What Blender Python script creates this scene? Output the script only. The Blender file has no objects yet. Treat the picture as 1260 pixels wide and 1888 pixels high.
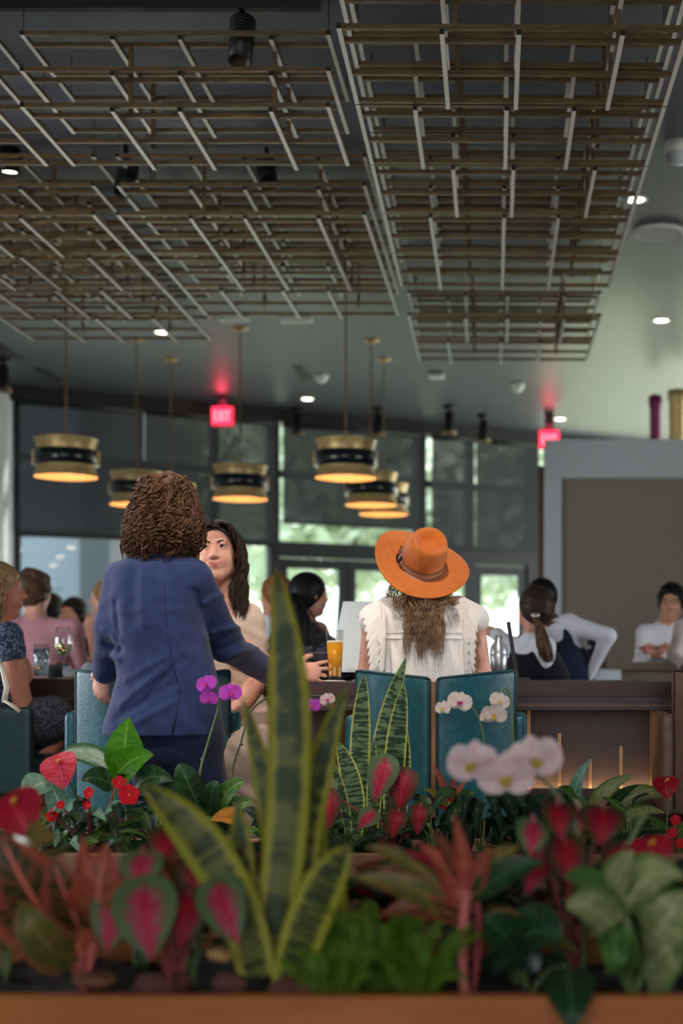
import bpy, math, random
import numpy as np
from mathutils import Vector, Matrix, Euler

# ------------------------------------------------------------------ camera
F_PX = 2622.0            # 50 mm on a 36 mm tall frame of 1888 px
U0, V0 = 950.0, 1222.0   # principal point (level camera, shifted lens)
CAM_Z = 1.133
scene = bpy.context.scene
COL = scene.collection
cam_d = bpy.data.cameras.new('camera')
cam = bpy.data.objects.new('camera', cam_d); COL.objects.link(cam)
cam.location = (0, 0, CAM_Z); cam.rotation_euler = (math.pi/2, 0, 0)
cam_d.sensor_fit = 'VERTICAL'; cam_d.sensor_height = 36.0; cam_d.sensor_width = 24.0
cam_d.lens = 50.0 * F_PX / 2622.2
cam_d.shift_x = (630.0 - U0) / 1888.0
cam_d.shift_y = (V0 - 944.0) / 1888.0
cam_d.clip_end = 300; cam_d.clip_start = 0.05
cam_d.dof.use_dof = True
cam_d.dof.focus_distance = 5.0
cam_d.dof.aperture_fstop = 1.7
scene.camera = cam
# ------------------------------------------------------------------ view
vs = scene.view_settings
vs.view_transform = 'Standard'; vs.look = 'None'; vs.gamma = 1.0
vs.use_curve_mapping = False
vs.exposure = 0.05
# ------------------------------------------------------------------ world
world = bpy.data.worlds.new('sky'); scene.world = world
world.use_nodes = True
wn = world.node_tree.nodes; wl = world.node_tree.links
bg = wn['Background']
wtc = wn.new('ShaderNodeTexCoord'); wsep = wn.new('ShaderNodeSeparateXYZ'); wramp = wn.new('ShaderNodeValToRGB')
wl.new(wtc.outputs['Generated'], wsep.inputs[0]); wl.new(wsep.outputs['Z'], wramp.inputs[0])
wramp.color_ramp.elements[0].color = (0.95, 0.97, 1.0, 1); wramp.color_ramp.elements[1].color = (0.62, 0.78, 1.0, 1)
wl.new(wramp.outputs[0], bg.inputs['Color'])
bg.inputs['Strength'].default_value = 4.6
# ------------------------------------------------------------------ sun and daylight lamps
def lamp(name, kind, loc, target=None, power=100, color=(1, 1, 1), size=1.0, size_y=None, spot=None, blend=0.5):
    d = bpy.data.lights.new(name, kind); d.energy = power; d.color = color
    if kind == 'AREA':
        d.shape = 'RECTANGLE'; d.size = size; d.size_y = size_y or size
    elif kind in ('POINT', 'SPOT'):
        d.shadow_soft_size = size
    if kind == 'SPOT':
        d.spot_size = spot; d.spot_blend = blend
    if kind == 'SUN': d.angle = size
    o = bpy.data.objects.new(name, d); COL.objects.link(o); o.location = loc
    if target is not None:
        o.rotation_euler = (Vector(target) - Vector(loc)).to_track_quat('-Z', 'Y').to_euler()
    return o
SUN = lamp('sun', 'SUN', (7, 42, 32), (0, 20, 0), 20.0, (1.0, 0.95, 0.86), math.radians(2))
DAY_R = lamp('window_daylight_right', 'AREA', (4.85, 5.6, 1.65), (0.0, 5.4, 1.2), 62, (0.95, 0.97, 1.0), 2.8, 1.4)
DAY_L = lamp('window_daylight_left', 'AREA', (-4.85, 5.3, 1.65), (-1.0, 5.3, 1.2), 80, (0.95, 0.97, 1.0), 2.8, 1.4)
DAY_B = lamp('window_daylight_back', 'AREA', (-0.6, -3.05, 2.2), (-0.8, 5.0, 1.6), 4, (0.95, 0.97, 1.0), 5.0, 2.0)

def P(u, v, Y):
    """photo pixel at depth Y -> world point"""
    return Vector(((u - U0) / F_PX * Y, Y, CAM_Z - (v - V0) / F_PX * Y))
def px(n, Y): return n / F_PX * Y

# ------------------------------------------------------------------ materials
def srgb(r, g, b):
    f = lambda c: (c/255/12.92) if c/255 <= 0.04045 else ((c/255+0.055)/1.055)**2.4
    return (f(r), f(g), f(b), 1.0)
MATS = {}
def mat(name, col, rough=0.6, metal=0.0, var=None, vscale=20.0, bump=0.0, bscale=60.0, spec=0.5, trans=0.0, ior=1.45,
        emit=None, estr=0.0, sheen=0.0, stretch=(1, 1, 1), coat=0.0, sss=0.0, detail=3.0, alpha=1.0):
    if name in MATS: return MATS[name]
    m = bpy.data.materials.new(name); m.use_nodes = True
    nt = m.node_tree; b = nt.nodes['Principled BSDF']
    col = tuple(col) if len(col) == 4 else tuple(col) + (1,)
    b.inputs['Base Color'].default_value = col
    b.inputs['Roughness'].default_value = rough
    b.inputs['Metallic'].default_value = metal
    b.inputs['Specular IOR Level'].default_value = spec
    b.inputs['IOR'].default_value = ior
    b.inputs['Transmission Weight'].default_value = trans
    b.inputs['Coat Weight'].default_value = coat
    b.inputs['Sheen Weight'].default_value = sheen
    b.inputs['Alpha'].default_value = alpha
    if sss:
        b.inputs['Subsurface Weight'].default_value = sss
        b.inputs['Subsurface Radius'].default_value = (0.012, 0.005, 0.003)
        b.inputs['Subsurface Scale'].default_value = 1.0
    if emit:
        b.inputs['Emission Color'].default_value = tuple(emit)[:3] + (1,)
        b.inputs['Emission Strength'].default_value = estr
    m.diffuse_color = col
    if var or bump:
        tc = nt.nodes.new('ShaderNodeTexCoord'); mp = nt.nodes.new('ShaderNodeMapping')
        mp.inputs['Scale'].default_value = stretch
        nt.links.new(tc.outputs['Object'], mp.inputs[0])
    if var:
        n = nt.nodes.new('ShaderNodeTexNoise'); n.inputs['Scale'].default_value = vscale; n.inputs['Detail'].default_value = detail
        nt.links.new(mp.outputs[0], n.inputs['Vector'])
        r = nt.nodes.new('ShaderNodeValToRGB')
        r.color_ramp.elements[0].position = 0.32; r.color_ramp.elements[1].position = 0.68
        r.color_ramp.elements[0].color = col
        r.color_ramp.elements[1].color = tuple(var) if len(var) == 4 else tuple(var) + (1,)
        nt.links.new(n.outputs['Fac'], r.inputs[0]); nt.links.new(r.outputs[0], b.inputs['Base Color'])
    if bump:
        n2 = nt.nodes.new('ShaderNodeTexNoise'); n2.inputs['Scale'].default_value = bscale; n2.inputs['Detail'].default_value = 4
        nt.links.new(mp.outputs[0], n2.inputs['Vector'])
        bp = nt.nodes.new('ShaderNodeBump'); bp.inputs['Strength'].default_value = bump; bp.inputs['Distance'].default_value = 0.01
        nt.links.new(n2.outputs['Fac'], bp.inputs['Height']); nt.links.new(bp.outputs[0], b.inputs['Normal'])
    MATS[name] = m
    return m
def glass_mat(name, tint=(1, 1, 1), gloss=0.08, rough=0.02):
    """thin clear pane: mostly straight-through, a little mirror"""
    if name in MATS: return MATS[name]
    m = bpy.data.materials.new(name); m.use_nodes = True; nt = m.node_tree
    for n in list(nt.nodes):
        if n.type != 'OUTPUT_MATERIAL': nt.nodes.remove(n)
    out = [n for n in nt.nodes if n.type == 'OUTPUT_MATERIAL'][0]
    t = nt.nodes.new('ShaderNodeBsdfTransparent'); t.inputs[0].default_value = tuple(tint) + (1,)
    g = nt.nodes.new('ShaderNodeBsdfGlossy'); g.inputs['Roughness'].default_value = rough
    mx = nt.nodes.new('ShaderNodeMixShader'); lw = nt.nodes.new('ShaderNodeLayerWeight'); lw.inputs[0].default_value = 0.25
    mm = nt.nodes.new('ShaderNodeMath'); mm.operation = 'MULTIPLY_ADD'; mm.inputs[1].default_value = 0.12; mm.inputs[2].default_value = gloss
    nt.links.new(lw.outputs['Fresnel'], mm.inputs[0]); nt.links.new(mm.outputs[0], mx.inputs[0])
    nt.links.new(t.outputs[0], mx.inputs[1]); nt.links.new(g.outputs[0], mx.inputs[2]); nt.links.new(mx.outputs[0], out.inputs[0])
    MATS[name] = m; return m

# ------------------------------------------------------------------ objects
def new_mesh(name, V, Fc, mats, midx=None, smooth=False, uv=None):
    me = bpy.data.meshes.new(name)
    V = np.asarray(V, dtype=np.float32).reshape(-1, 3)
    if isinstance(Fc, np.ndarray):
        nf, k = Fc.shape
        me.vertices.add(len(V)); me.vertices.foreach_set('co', V.ravel())
        me.loops.add(nf*k); me.loops.foreach_set('vertex_index', Fc.ravel().astype(np.int32))
        me.polygons.add(nf); me.polygons.foreach_set('loop_start', (np.arange(nf)*k).astype(np.int32))
        me.update(calc_edges=True)
    else:
        me.from_pydata(V.tolist(), [], [tuple(f) for f in Fc])
    if not isinstance(mats, (list, tuple)): mats = [mats]
    for m in mats: me.materials.append(m)
    if midx is not None: me.polygons.foreach_set('material_index', np.asarray(midx, dtype=np.int32))
    if smooth is True: me.polygons.foreach_set('use_smooth', np.ones(len(me.polygons), dtype=bool))
    elif smooth is not False and smooth is not None: me.polygons.foreach_set('use_smooth', np.asarray(smooth, dtype=bool))
    if uv is not None:
        ul = me.uv_layers.new(name='UVMap'); li = np.zeros(len(me.loops), dtype=np.int32); me.loops.foreach_get('vertex_index', li)
        ul.data.foreach_set('uv', np.asarray(uv, dtype=np.float32)[li].ravel())
    me.update()
    return me
def link(name, me, parent=None):
    o = bpy.data.objects.new(name, me); COL.objects.link(o)
    if parent is not None:
        o.parent = parent
        o.matrix_parent_inverse = pmat(parent).inverted()
    return o
def pmat(o):
    m = o.matrix_basis.copy()
    if o.parent is not None: m = pmat(o.parent) @ o.matrix_parent_inverse @ m
    return m
def tag(o, label=None, cat=None, group=None, kind=None):
    if label: o['label'] = label
    if cat: o['category'] = cat
    if group: o['group'] = group
    if kind: o['kind'] = kind
    return o
def thing(name, label, cat, loc=(0, 0, 0), group=None, rz=0.0):
    o = bpy.data.objects.new(name, None); COL.objects.link(o)
    o.location = loc; o.rotation_euler = (0, 0, rz); o.empty_display_size = 0.1
    return tag(o, label, cat, group)
class MB:
    """collects shapes into one mesh"""
    def __init__(s): s.v = []; s.f = []; s.m = []; s.s = []; s.uv = []
    def add(s, V, Fc, mi=0, sm=False, uv=None):
        b = len(s.v); s.v += [tuple(x) for x in V]
        s.uv += (uv if uv is not None else [(0, 0)]*len(V))
        for f in Fc: s.f.append(tuple(b+i for i in f)); s.m.append(mi); s.s.append(sm)
        return s
    def box(s, x0, x1, y0, y1, z0, z1, mi=0, bev=0.0):
        if bev <= 0:
            V = [(x, y, z) for z in (z0, z1) for y in (y0, y1) for x in (x0, x1)]
            return s.add(V, [(0, 2, 3, 1), (4, 5, 7, 6), (0, 1, 5, 4), (2, 6, 7, 3), (0, 4, 6, 2), (1, 3, 7, 5)], mi)
        b = bev; n0 = len(s.v)
        V = []
        for z, i in ((z0, b), (z0+b, 0), (z1-b, 0), (z1, b)):
            for (x, y) in ((x0+b, y0+i), (x1-b, y0+i), (x1-i, y0+b), (x1-i, y1-b), (x1-b, y1-i), (x0+b, y1-i), (x0+i, y1-b), (x0+i, y0+b)):
                V.append((x, y, z))
        Fc = [tuple(range(7, -1, -1)), tuple(range(24, 32))]
        for r in range(3):
            for k in range(8):
                Fc.append((r*8+k, r*8+(k+1) % 8, (r+1)*8+(k+1) % 8, (r+1)*8+k))
        return s.add(V, Fc, mi)
    def obox(s, M, hx, hy, hz, mi=0):
        V = [M @ Vector((x, y, z)) for z in (-hz, hz) for y in (-hy, hy) for x in (-hx, hx)]
        return s.add(V, [(0, 2, 3, 1), (4, 5, 7, 6), (0, 1, 5, 4), (2, 6, 7, 3), (0, 4, 6, 2), (1, 3, 7, 5)], mi)
    def tube(s, pts, r, n=8, mi=0, caps=True, sm=True, flat=1.0, up=None):
        pts = [Vector(p) for p in pts]
        rr = list(r) if hasattr(r, '__len__') else [r]*len(pts)
        V = []; prev = None
        for i, p in enumerate(pts):
            t = (pts[min(i+1, len(pts)-1)] - pts[max(i-1, 0)])
            t = t.normalized() if t.length > 1e-9 else Vector((0, 0, 1))
            if prev is None:
                a = Vector(up) if up is not None else (Vector((0, 0, 1)) if abs(t.z) < 0.9 else Vector((0, 1, 0)))
                x = a - t*a.dot(t); x.normalize()
            else:
                x = prev - t*prev.dot(t); x.normalize()
            prev = x; y = t.cross(x)
            for k in range(n):
                an = 2*math.pi*k/n
                V.append(p + (x*math.cos(an)*flat + y*math.sin(an))*rr[i])
        Fc = []
        for i in range(len(pts)-1):
            for k in range(n):
                Fc.append((i*n+k, i*n+(k+1) % n, (i+1)*n+(k+1) % n, (i+1)*n+k))
        if caps:
            Fc.append(tuple(range(n-1, -1, -1))); Fc.append(tuple(range((len(pts)-1)*n, len(pts)*n)))
        return s.add(V, Fc, mi, sm)
    def lathe(s, prof, n=32, mi=0, c=(0, 0, 0), sm=True, M=None):
        V = []
        for (r, z) in prof:
            for k in range(n):
                a = 2*math.pi*k/n; p = Vector((r*math.cos(a), r*math.sin(a), z))
                p = (M @ p) if M is not None else p + Vector(c)
                V.append(p)
        Fc = []
        for i in range(len(prof)-1):
            for k in range(n):
                Fc.append((i*n+k, i*n+(k+1) % n, (i+1)*n+(k+1) % n, (i+1)*n+k))
        return s.add(V, Fc, mi, sm)
    def sphere(s, c, r, n=12, mi=0, M=None):
        rx, ry, rz = r if hasattr(r, '__len__') else (r, r, r)
        V = []; Fc = []; rows = n//2
        for i in range(rows+1):
            th = math.pi*i/rows
            for k in range(n):
                a = 2*math.pi*k/n
                p = Vector((rx*math.sin(th)*math.cos(a), ry*math.sin(th)*math.sin(a), rz*math.cos(th)))
                V.append((M @ p if M is not None else p) + Vector(c))
        for i in range(rows):
            for k in range(n):
                Fc.append((i*n+k, (i+1)*n+k, (i+1)*n+(k+1) % n, i*n+(k+1) % n))
        return s.add(V, Fc, mi, True)
    def prism(s, pts2, y0, y1, mi=0, fn=None):
        """outline in x,z extruded along y"""
        n = len(pts2); V = [(x, y0, z) for x, z in pts2] + [(x, y1, z) for x, z in pts2]
        if fn: V = [fn(*p) for p in V]
        Fc = [tuple(range(n)), tuple(range(2*n-1, n-1, -1))] + [(i, i+n, (i+1) % n+n, (i+1) % n) for i in range(n)]
        return s.add(V, Fc, mi)
    def grid(s, rows, mi=0, sm=True, uv=None, closed=False):
        n = len(rows[0]); V = [p for r in rows for p in r]; Fc = []
        for i in range(len(rows)-1):
            for k in range(n if closed else n-1):
                Fc.append((i*n+k, i*n+(k+1) % n, (i+1)*n+(k+1) % n, (i+1)*n+k))
        return s.add(V, Fc, mi, sm, uv)
    def mesh(s, name, mats, uv=False):
        return new_mesh(name, s.v, s.f, mats, s.m, s.s, s.uv if uv else None)
    def build(s, name, mats, parent=None, uv=False):
        return link(name, s.mesh(name, mats, uv), parent)
def struct(name, mb, mats, parent=None):
    o = mb.build(name, mats, parent)
    if parent is None: o['kind'] = 'structure'
    return o
def copy_tree(o, parent=None):
    c = o.copy(); COL.objects.link(c)
    if parent is not None: c.parent = parent
    for ch in o.children: copy_tree(ch, c)
    return c
def rnd(seed): return random.Random(seed)

# ------------------------------------------------------------------ distance-field modelling (bodies, cloth, cushions)
class SDF:
    def __init__(s): s.ops = []
    def _add(s, fn, lo, hi, k, mode, mi):
        s.ops.append((fn, np.array(lo, float), np.array(hi, float), k, mode, mi)); return s
    def cap(s, a, b, ra, rb=None, k=0.02, mode=1, mi=0, flat=None):
        a = np.array(a, float); b = np.array(b, float); rb = ra if rb is None else rb
        ax = None
        if flat is not None:
            ax = np.array(flat[0], float); ax /= np.linalg.norm(ax); fk = 1.0/flat[1]-1.0
        ab = b-a; L2 = max(float(ab@ab), 1e-12)
        def fn(X, Y, Z):
            x, y, z = X-a[0], Y-a[1], Z-a[2]
            t = np.clip((x*ab[0]+y*ab[1]+z*ab[2])/L2, 0, 1)
            x, y, z = x-t*ab[0], y-t*ab[1], z-t*ab[2]
            if ax is not None:
                q = (x*ax[0]+y*ax[1]+z*ax[2])*fk
                x, y, z = x+q*ax[0], y+q*ax[1], z+q*ax[2]
            return np.sqrt(x*x+y*y+z*z) - (ra+(rb-ra)*t)
        R = max(ra, rb)*(1.0 if flat is None else max(1.0, flat[1]))
        return s._add(fn, np.minimum(a, b)-R, np.maximum(a, b)+R, k, mode, mi)
    def ell(s, c, r, rot=None, k=0.02, mode=1, mi=0):
        c = np.array(c, float); r = np.array(r, float); M = np.array(rot.to_3x3() if rot is not None else Matrix.Identity(3))
        def fn(X, Y, Z):
            x, y, z = X-c[0], Y-c[1], Z-c[2]
            p = [x*M[0, i]+y*M[1, i]+z*M[2, i] for i in range(3)]
            k0 = np.sqrt(sum((p[i]/r[i])**2 for i in range(3))); k1 = np.sqrt(sum((p[i]/r[i]**2)**2 for i in range(3)))
            return k0*(k0-1)/np.maximum(k1, 1e-6)
        R = r.max() if rot is not None else r
        return s._add(fn, c-R, c+R, k, mode, mi)
    def loft(s, rows, M, k=0.02, mode=1, mi=0, n=2.0, wr=None, round_=0.0):
        """rows (z, cx, cy, rx, ry) in the frame M (4x4)"""
        rows = np.array(rows, float); zs = rows[:, 0]
        zz = np.linspace(zs[0], zs[-1], 80)
        def herm(y):
            m = np.gradient(y, zs); out = np.empty_like(zz)
            idx = np.clip(np.searchsorted(zs, zz)-1, 0, len(zs)-2); h = zs[idx+1]-zs[idx]; t = (zz-zs[idx])/h
            return (2*t**3-3*t**2+1)*y[idx]+(t**3-2*t**2+t)*h*m[idx]+(-2*t**3+3*t**2)*y[idx+1]+(t**3-t**2)*h*m[idx+1]
        C = [herm(rows[:, i]) for i in range(1, 5)]
        Mi = np.array(M.inverted())
        def fn(X, Y, Z):
            x = Mi[0, 0]*X+Mi[0, 1]*Y+Mi[0, 2]*Z+Mi[0, 3]; y = Mi[1, 0]*X+Mi[1, 1]*Y+Mi[1, 2]*Z+Mi[1, 3]; z = Mi[2, 0]*X+Mi[2, 1]*Y+Mi[2, 2]*Z+Mi[2, 3]
            cx, cy, rx, ry = [np.interp(z, zz, c) for c in C]
            if wr is not None:
                w = wr(x-cx, y-cy, z); rx = rx+w; ry = ry+w
            qx, qy = np.abs(x-cx)/rx, np.abs(y-cy)/ry
            k0 = (qx**n+qy**n)**(1.0/n)
            d = (k0-1)*np.minimum(rx, ry)
            dz = np.maximum(zs[0]-z, z-zs[-1])
            if round_ > 0:
                a = np.maximum(d+round_, 0); b = np.maximum(dz+round_, 0)
                return np.minimum(np.maximum(d, dz)+round_, 0)+np.sqrt(a*a+b*b)-round_
            return np.maximum(d, dz)
        rx, ry = rows[:, 3].max(), rows[:, 4].max()
        pts = [M @ Vector((cx+sx*rxx, cy+sy*ryy, z)) for z, cx, cy, rxx, ryy in rows for sx in (-1, 1) for sy in (-1, 1)]
        pts = np.array([tuple(p) for p in pts])
        return s._add(fn, pts.min(0)-0.02, pts.max(0)+0.02, k, mode, mi)
    def func(s, fn, lo, hi, k=0.02, mode=1, mi=0): return s._add(fn, lo, hi, k, mode, mi)
    def mesh(s, name, h, mats, smooth_it=0, disp=None, bounds=None):
        if bounds is None:
            adds = [o for o in s.ops if o[4] == 1]
            lo = np.min([o[1] for o in adds], 0)-3*h; hi = np.max([o[2] for o in adds], 0)+3*h
        else: lo, hi = [np.array(b, float) for b in bounds]
        n = np.ceil((hi-lo)/h).astype(int)+1
        ax = [(lo[i]+np.arange(n[i])*h) for i in range(3)]
        BIG = 0.12
        Fd = np.full(n, BIG, np.float32); Md = np.zeros(n, np.int8)
        for fn, l, hh, k, mode, mi in s.ops:
            mar = k+2.5*h
            i0 = np.clip(np.floor((l-mar-lo)/h).astype(int), 0, n); i1 = np.clip(np.ceil((hh+mar-lo)/h).astype(int)+1, 0, n)
            if np.any(i1 <= i0): continue
            sl = tuple(slice(i0[i], i1[i]) for i in range(3))
            X = ax[0][sl[0]][:, None, None]; Y = ax[1][sl[1]][None, :, None]; Z = ax[2][sl[2]][None, None, :]
            d = fn(X, Y, Z).astype(np.float32); a = Fd[sl]
            if mode == 1:
                Md[sl] = np.where(d < a, mi, Md[sl])
                t = np.clip(0.5+0.5*(a-d)/k, 0, 1); Fd[sl] = a+(d-a)*t-k*t*(1-t)
            elif mode == -1:
                d = -d; t = np.clip(0.5-0.5*(a-d)/k, 0, 1); Fd[sl] = a+(d-a)*t+k*t*(1-t)
            elif mode == 2:   # paint only
                Md[sl] = np.where(d < 0, mi, Md[sl])
        if disp is not None:
            near = np.abs(Fd) < 0.05
            ii = np.nonzero(near)
            Fd[ii] += disp(ax[0][ii[0]], ax[1][ii[1]], ax[2][ii[2]]).astype(np.float32)
        Fd[0] = BIG; Fd[-1] = BIG; Fd[:, 0] = BIG; Fd[:, -1] = BIG; Fd[:, :, 0] = BIG; Fd[:, :, -1] = BIG
        S = Fd < 0
        cnt = np.zeros(n-1, np.int8)
        offs = [(i, j, k) for i in (0, 1) for j in (0, 1) for k in (0, 1)]
        for (i, j, k) in offs:
            cnt += S[i:n[0]-1+i, j:n[1]-1+j, k:n[2]-1+k]
        ci = np.nonzero((cnt > 0) & (cnt < 8))
        N = len(ci[0]); idx = np.full(n-1, -1, np.int32); idx[ci] = np.arange(N)
        val = np.stack([Fd[ci[0]+i, ci[1]+j, ci[2]+k] for (i, j, k) in offs], 1)
        O = np.array(offs, float); acc = np.zeros((N, 3)); cn = np.zeros(N)
        for p in range(8):
            for q in range(p+1, 8):
                if np.abs(O[p]-O[q]).sum() != 1: continue
                va, vb = val[:, p], val[:, q]; mk = (va < 0) != (vb < 0)
                t = np.where(mk, va/np.where(mk, va-vb, 1), 0)
                acc += mk[:, None]*(O[p]+t[:, None]*(O[q]-O[p])); cn += mk
        V = lo+(np.stack(ci, 1)+acc/cn[:, None])*h
        Q = []
        for a in range(3):
            b, c = (a+1) % 3, (a+2) % 3
            sl0 = [slice(None)]*3; sl1 = [slice(None)]*3
            sl0[a] = slice(0, n[a]-1); sl1[a] = slice(1, n[a])
            A = S[tuple(sl0)]; B = S[tuple(sl1)]
            e = np.nonzero(A != B); e = np.stack(e, 1)
            ok = (e[:, b] > 0) & (e[:, c] > 0) & (e[:, b] < n[b]-1) & (e[:, c] < n[c]-1); e = e[ok]
            flip = A[tuple(e.T)]
            def cell(db, dc):
                g = e.copy(); g[:, b] -= db; g[:, c] -= dc; return idx[tuple(g.T)]
            q = np.stack([cell(1, 1), cell(0, 1), cell(0, 0), cell(1, 0)], 1)
            q[~flip] = q[~flip][:, ::-1]
            Q.append(q)
        Q = np.concatenate(Q); Q = Q[(Q >= 0).all(1)]
        for _ in range(smooth_it):
            sm = np.zeros_like(V); c2 = np.zeros(len(V))
            for a in range(4):
                for b2 in (1, 3):
                    np.add.at(sm, Q[:, a], V[Q[:, (a+b2) % 4]]); np.add.at(c2, Q[:, a], 1)
            V = V*0.4+0.6*sm/np.maximum(c2, 1)[:, None]
        vm = Md[ci[0], ci[1], ci[2]]
        return new_mesh(name, V, Q.astype(np.int32), mats, vm[Q[:, 0]], True)
    def build(s, name, h, mats, parent=None, **kw):
        return link(name, s.mesh(name, h, mats, **kw), parent)
# ================================================================== the room
CEIL = CAM_Z + 2.75
M_CEIL = mat('ceiling_paint', srgb(84, 86, 99), 0.42, spec=.7)
M_WALLL = mat('pale_plaster', srgb(190, 193, 198), 0.8, bump=0.05)
M_WALLD = mat('dark_plaster', srgb(58, 56, 58), 0.8, bump=0.05)
M_FLOOR = mat('floor_boards', srgb(84, 74, 68), 0.5, var=srgb(66, 58, 53), vscale=3, stretch=(1, 6, 1))
M_BLACK = mat('black_metal', srgb(24, 25, 28), 0.45, 0.0)
M_FRAME = mat('window_frame_dark', srgb(34, 36, 41), 0.45)
M_WHITE = mat('white_plastic', srgb(225, 225, 222), 0.45)
M_BRASS = mat('aged_brass', srgb(204, 176, 126), 0.42, 0.45, var=srgb(182, 152, 104), vscale=30)
XL, XR = -5.0, 5.0
WA = Vector((XL, 14.2, 0)); WD = Vector((5.21, 2.9, 0)).normalized()   # far window wall: origin and direction
WN = Vector((WD.y, -WD.x, 0))                                          # towards the room
def wall_at(u):
    """distance along the far wall of pixel column u"""
    k = (u - U0) / F_PX     # X = k Y
    return (k*WA.y - WA.x) / (WD.x - k*WD.y)
def wp(s, z, off=0.0): return WA + WD*s + WN*off + Vector((0, 0, z))
def wz(u, v):
    Y = (WA + WD*wall_at(u)).y
    return CAM_Z - (v - V0)/F_PX*Y
def wbox(mb, s0, s1, z0, z1, o0, o1, mi=0):
    V = [tuple(wp(s, z, o)) for z in (z0, z1) for o in (o0, o1) for s in (s0, s1)]
    mb.add(V, [(0, 2, 3, 1), (4, 5, 7, 6), (0, 1, 5, 4), (2, 6, 7, 3), (0, 4, 6, 2), (1, 3, 7, 5)][::1], mi)
    return mb
wall_end = 14.0
def room_slab(z0, z1):
    e = wp(wall_end, 0); pts = [(XL-0.1, -3.2), (e.x, -3.2), (e.x, e.y), (XL-0.1, WA.y)]
    V = [(x, y, z) for z in (z0, z1) for x, y in pts]
    return MB().add(V, [(3, 2, 1, 0), (4, 5, 6, 7), (0, 1, 5, 4), (1, 2, 6, 5), (2, 3, 7, 6), (3, 0, 4, 7)])
struct('floor', room_slab(-0.1, 0), M_FLOOR)
struct('ceiling', room_slab(CEIL, CEIL+0.12), M_CEIL)
# left wall with a window opening beside the camera
mb = MB()
for a in ((XL-0.15, XL, 7.0, 14.25, 0, CEIL), (XL-0.15, XL, 3.9, 7.0, 0, 0.9), (XL-0.15, XL, 3.9, 7.0, 2.4, CEIL), (XL-0.15, XL, -3.2, 3.9, 0, CEIL)): mb.box(*a)
struct('wall_left', mb, M_WALLL)
mb = MB()
for a in ((XR, XR+0.15, 7.2, 12.6, 0, CEIL), (XR, XR+0.15, 4.2, 7.2, 0, 0.9), (XR, XR+0.15, 4.2, 7.2, 2.4, CEIL), (XR, XR+0.15, -3.2, 4.2, 0, CEIL)): mb.box(*a)
struct('wall_right', mb, M_WALLD)
mb = MB(); mb.box(XL-0.15, -3.2, -3.35, -3.2, 0, CEIL); mb.box(2.0, XR+0.15, -3.35, -3.2, 0, CEIL); mb.box(-3.2, 2.0, -3.35, -3.2, 0, 1.1); mb.box(-3.2, 2.0, -3.35, -3.2, 3.3, CEIL)
struct('wall_back', mb, M_WALLD)

# ---- far window wall: frame, panes, blinds
HEADZ = 2.46
S = lambda u: wall_at(u)
s_left = S(27)
Zm = 3.2
mb = MB()
wbox(mb, -0.05, wall_end, CEIL-0.14, CEIL, -0.12, 0.16)             # dark bulkhead under the ceiling
struct('trim_1', mb, M_BLACK)
vert = [(18, 38, 0.06), (256, 264, 0.05), (386, 402, 0.06), (496, 514, 0.09), (766, 784, 0.09), (860, 874, 0.07), (972, 992, 0.08)]
win = bpy.data.objects.new('window_1', None); COL.objects.link(win); win['kind'] = 'structure'; win.location = wp(S(500), 0)
for a, b, d in vert:
    wbox(MB(), S(a), S(b), 0, CEIL-0.1, -d, d*0.4).build('mullion', M_FRAME, win)
for (a, b) in ((27, 500), (500, 774), (774, 985)):
    wbox(MB(), S(a), S(b), Zm-0.04, Zm+0.04, -0.07, 0.0).build('transom', M_FRAME, win)
wbox(MB(), S(505), S(990), HEADZ-0.17, HEADZ, -0.1, 0.05).build('transom', M_FRAME, win)
wbox(MB(), S(27), S(505), 2.40, 2.47, -0.07, 0.01).build('transom', M_FRAME, win)
wbox(MB(), S(27), S(505), 0.0, 0.25, -0.07, 0.02).build('sill', M_FRAME, win)
GL = glass_mat('window_glass', (0.90, 0.94, 0.93), 0.008)
edges = [38, 256, 402, 496]
panes = [(38, 256), (264, 386), (402, 496), (514, 766), (784, 860), (874, 972)]
for a, b in panes:
    for z0, z1 in ((Zm+0.04, CEIL-0.1), (2.47, Zm-0.04)):
        wbox(MB(), S(a), S(b), z0, z1, -0.04, -0.03).build('pane', GL, win)
    if b <= 500: wbox(MB(), S(a), S(b), 0.25, 2.40, -0.04, -0.03).build('pane', GL, win)
# right of the doors, a fixed light
wbox(MB(), S(784), S(862), 0.1, HEADZ-0.17, -0.04, -0.03).build('pane', GL, win)
# double glass doors and the single leaf to the right
def door(name, label, ua, ub, hl):
    d = bpy.data.objects.new(name, None); COL.objects.link(d); d.location = wp((S(ua)+S(ub))/2, 0); d['kind'] = 'structure'
    s0, s1 = S(ua), S(ub); zt = HEADZ-0.18
    m = MB()
    wbox(m, s0, s0+0.09, 0.01, zt, -0.07, 0.0); wbox(m, s1-0.09, s1, 0.01, zt, -0.07, 0.0)
    wbox(m, s0+0.09, s1-0.09, zt-0.11, zt, -0.07, 0.0); wbox(m, s0+0.09, s1-0.09, 0.01, 0.27, -0.07, 0.0)
    m.build('door_frame', M_FRAME, d)
    wbox(MB(), s0+0.09, s1-0.09, 0.27, zt-0.11, -0.04, -0.03).build('door_pane', GL, d)
    hs = s0+0.13 if hl < 0 else s1-0.13
    MB().tube([wp(hs, 0.95, 0.05), wp(hs, 1.25, 0.05)], 0.012).build('door_handle', M_BLACK, d)
    return d
door('door_1', '', 516, 641, 1); door('door_2', '', 643, 765, -1); door('door_3', '', 876, 972, -1)
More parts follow.
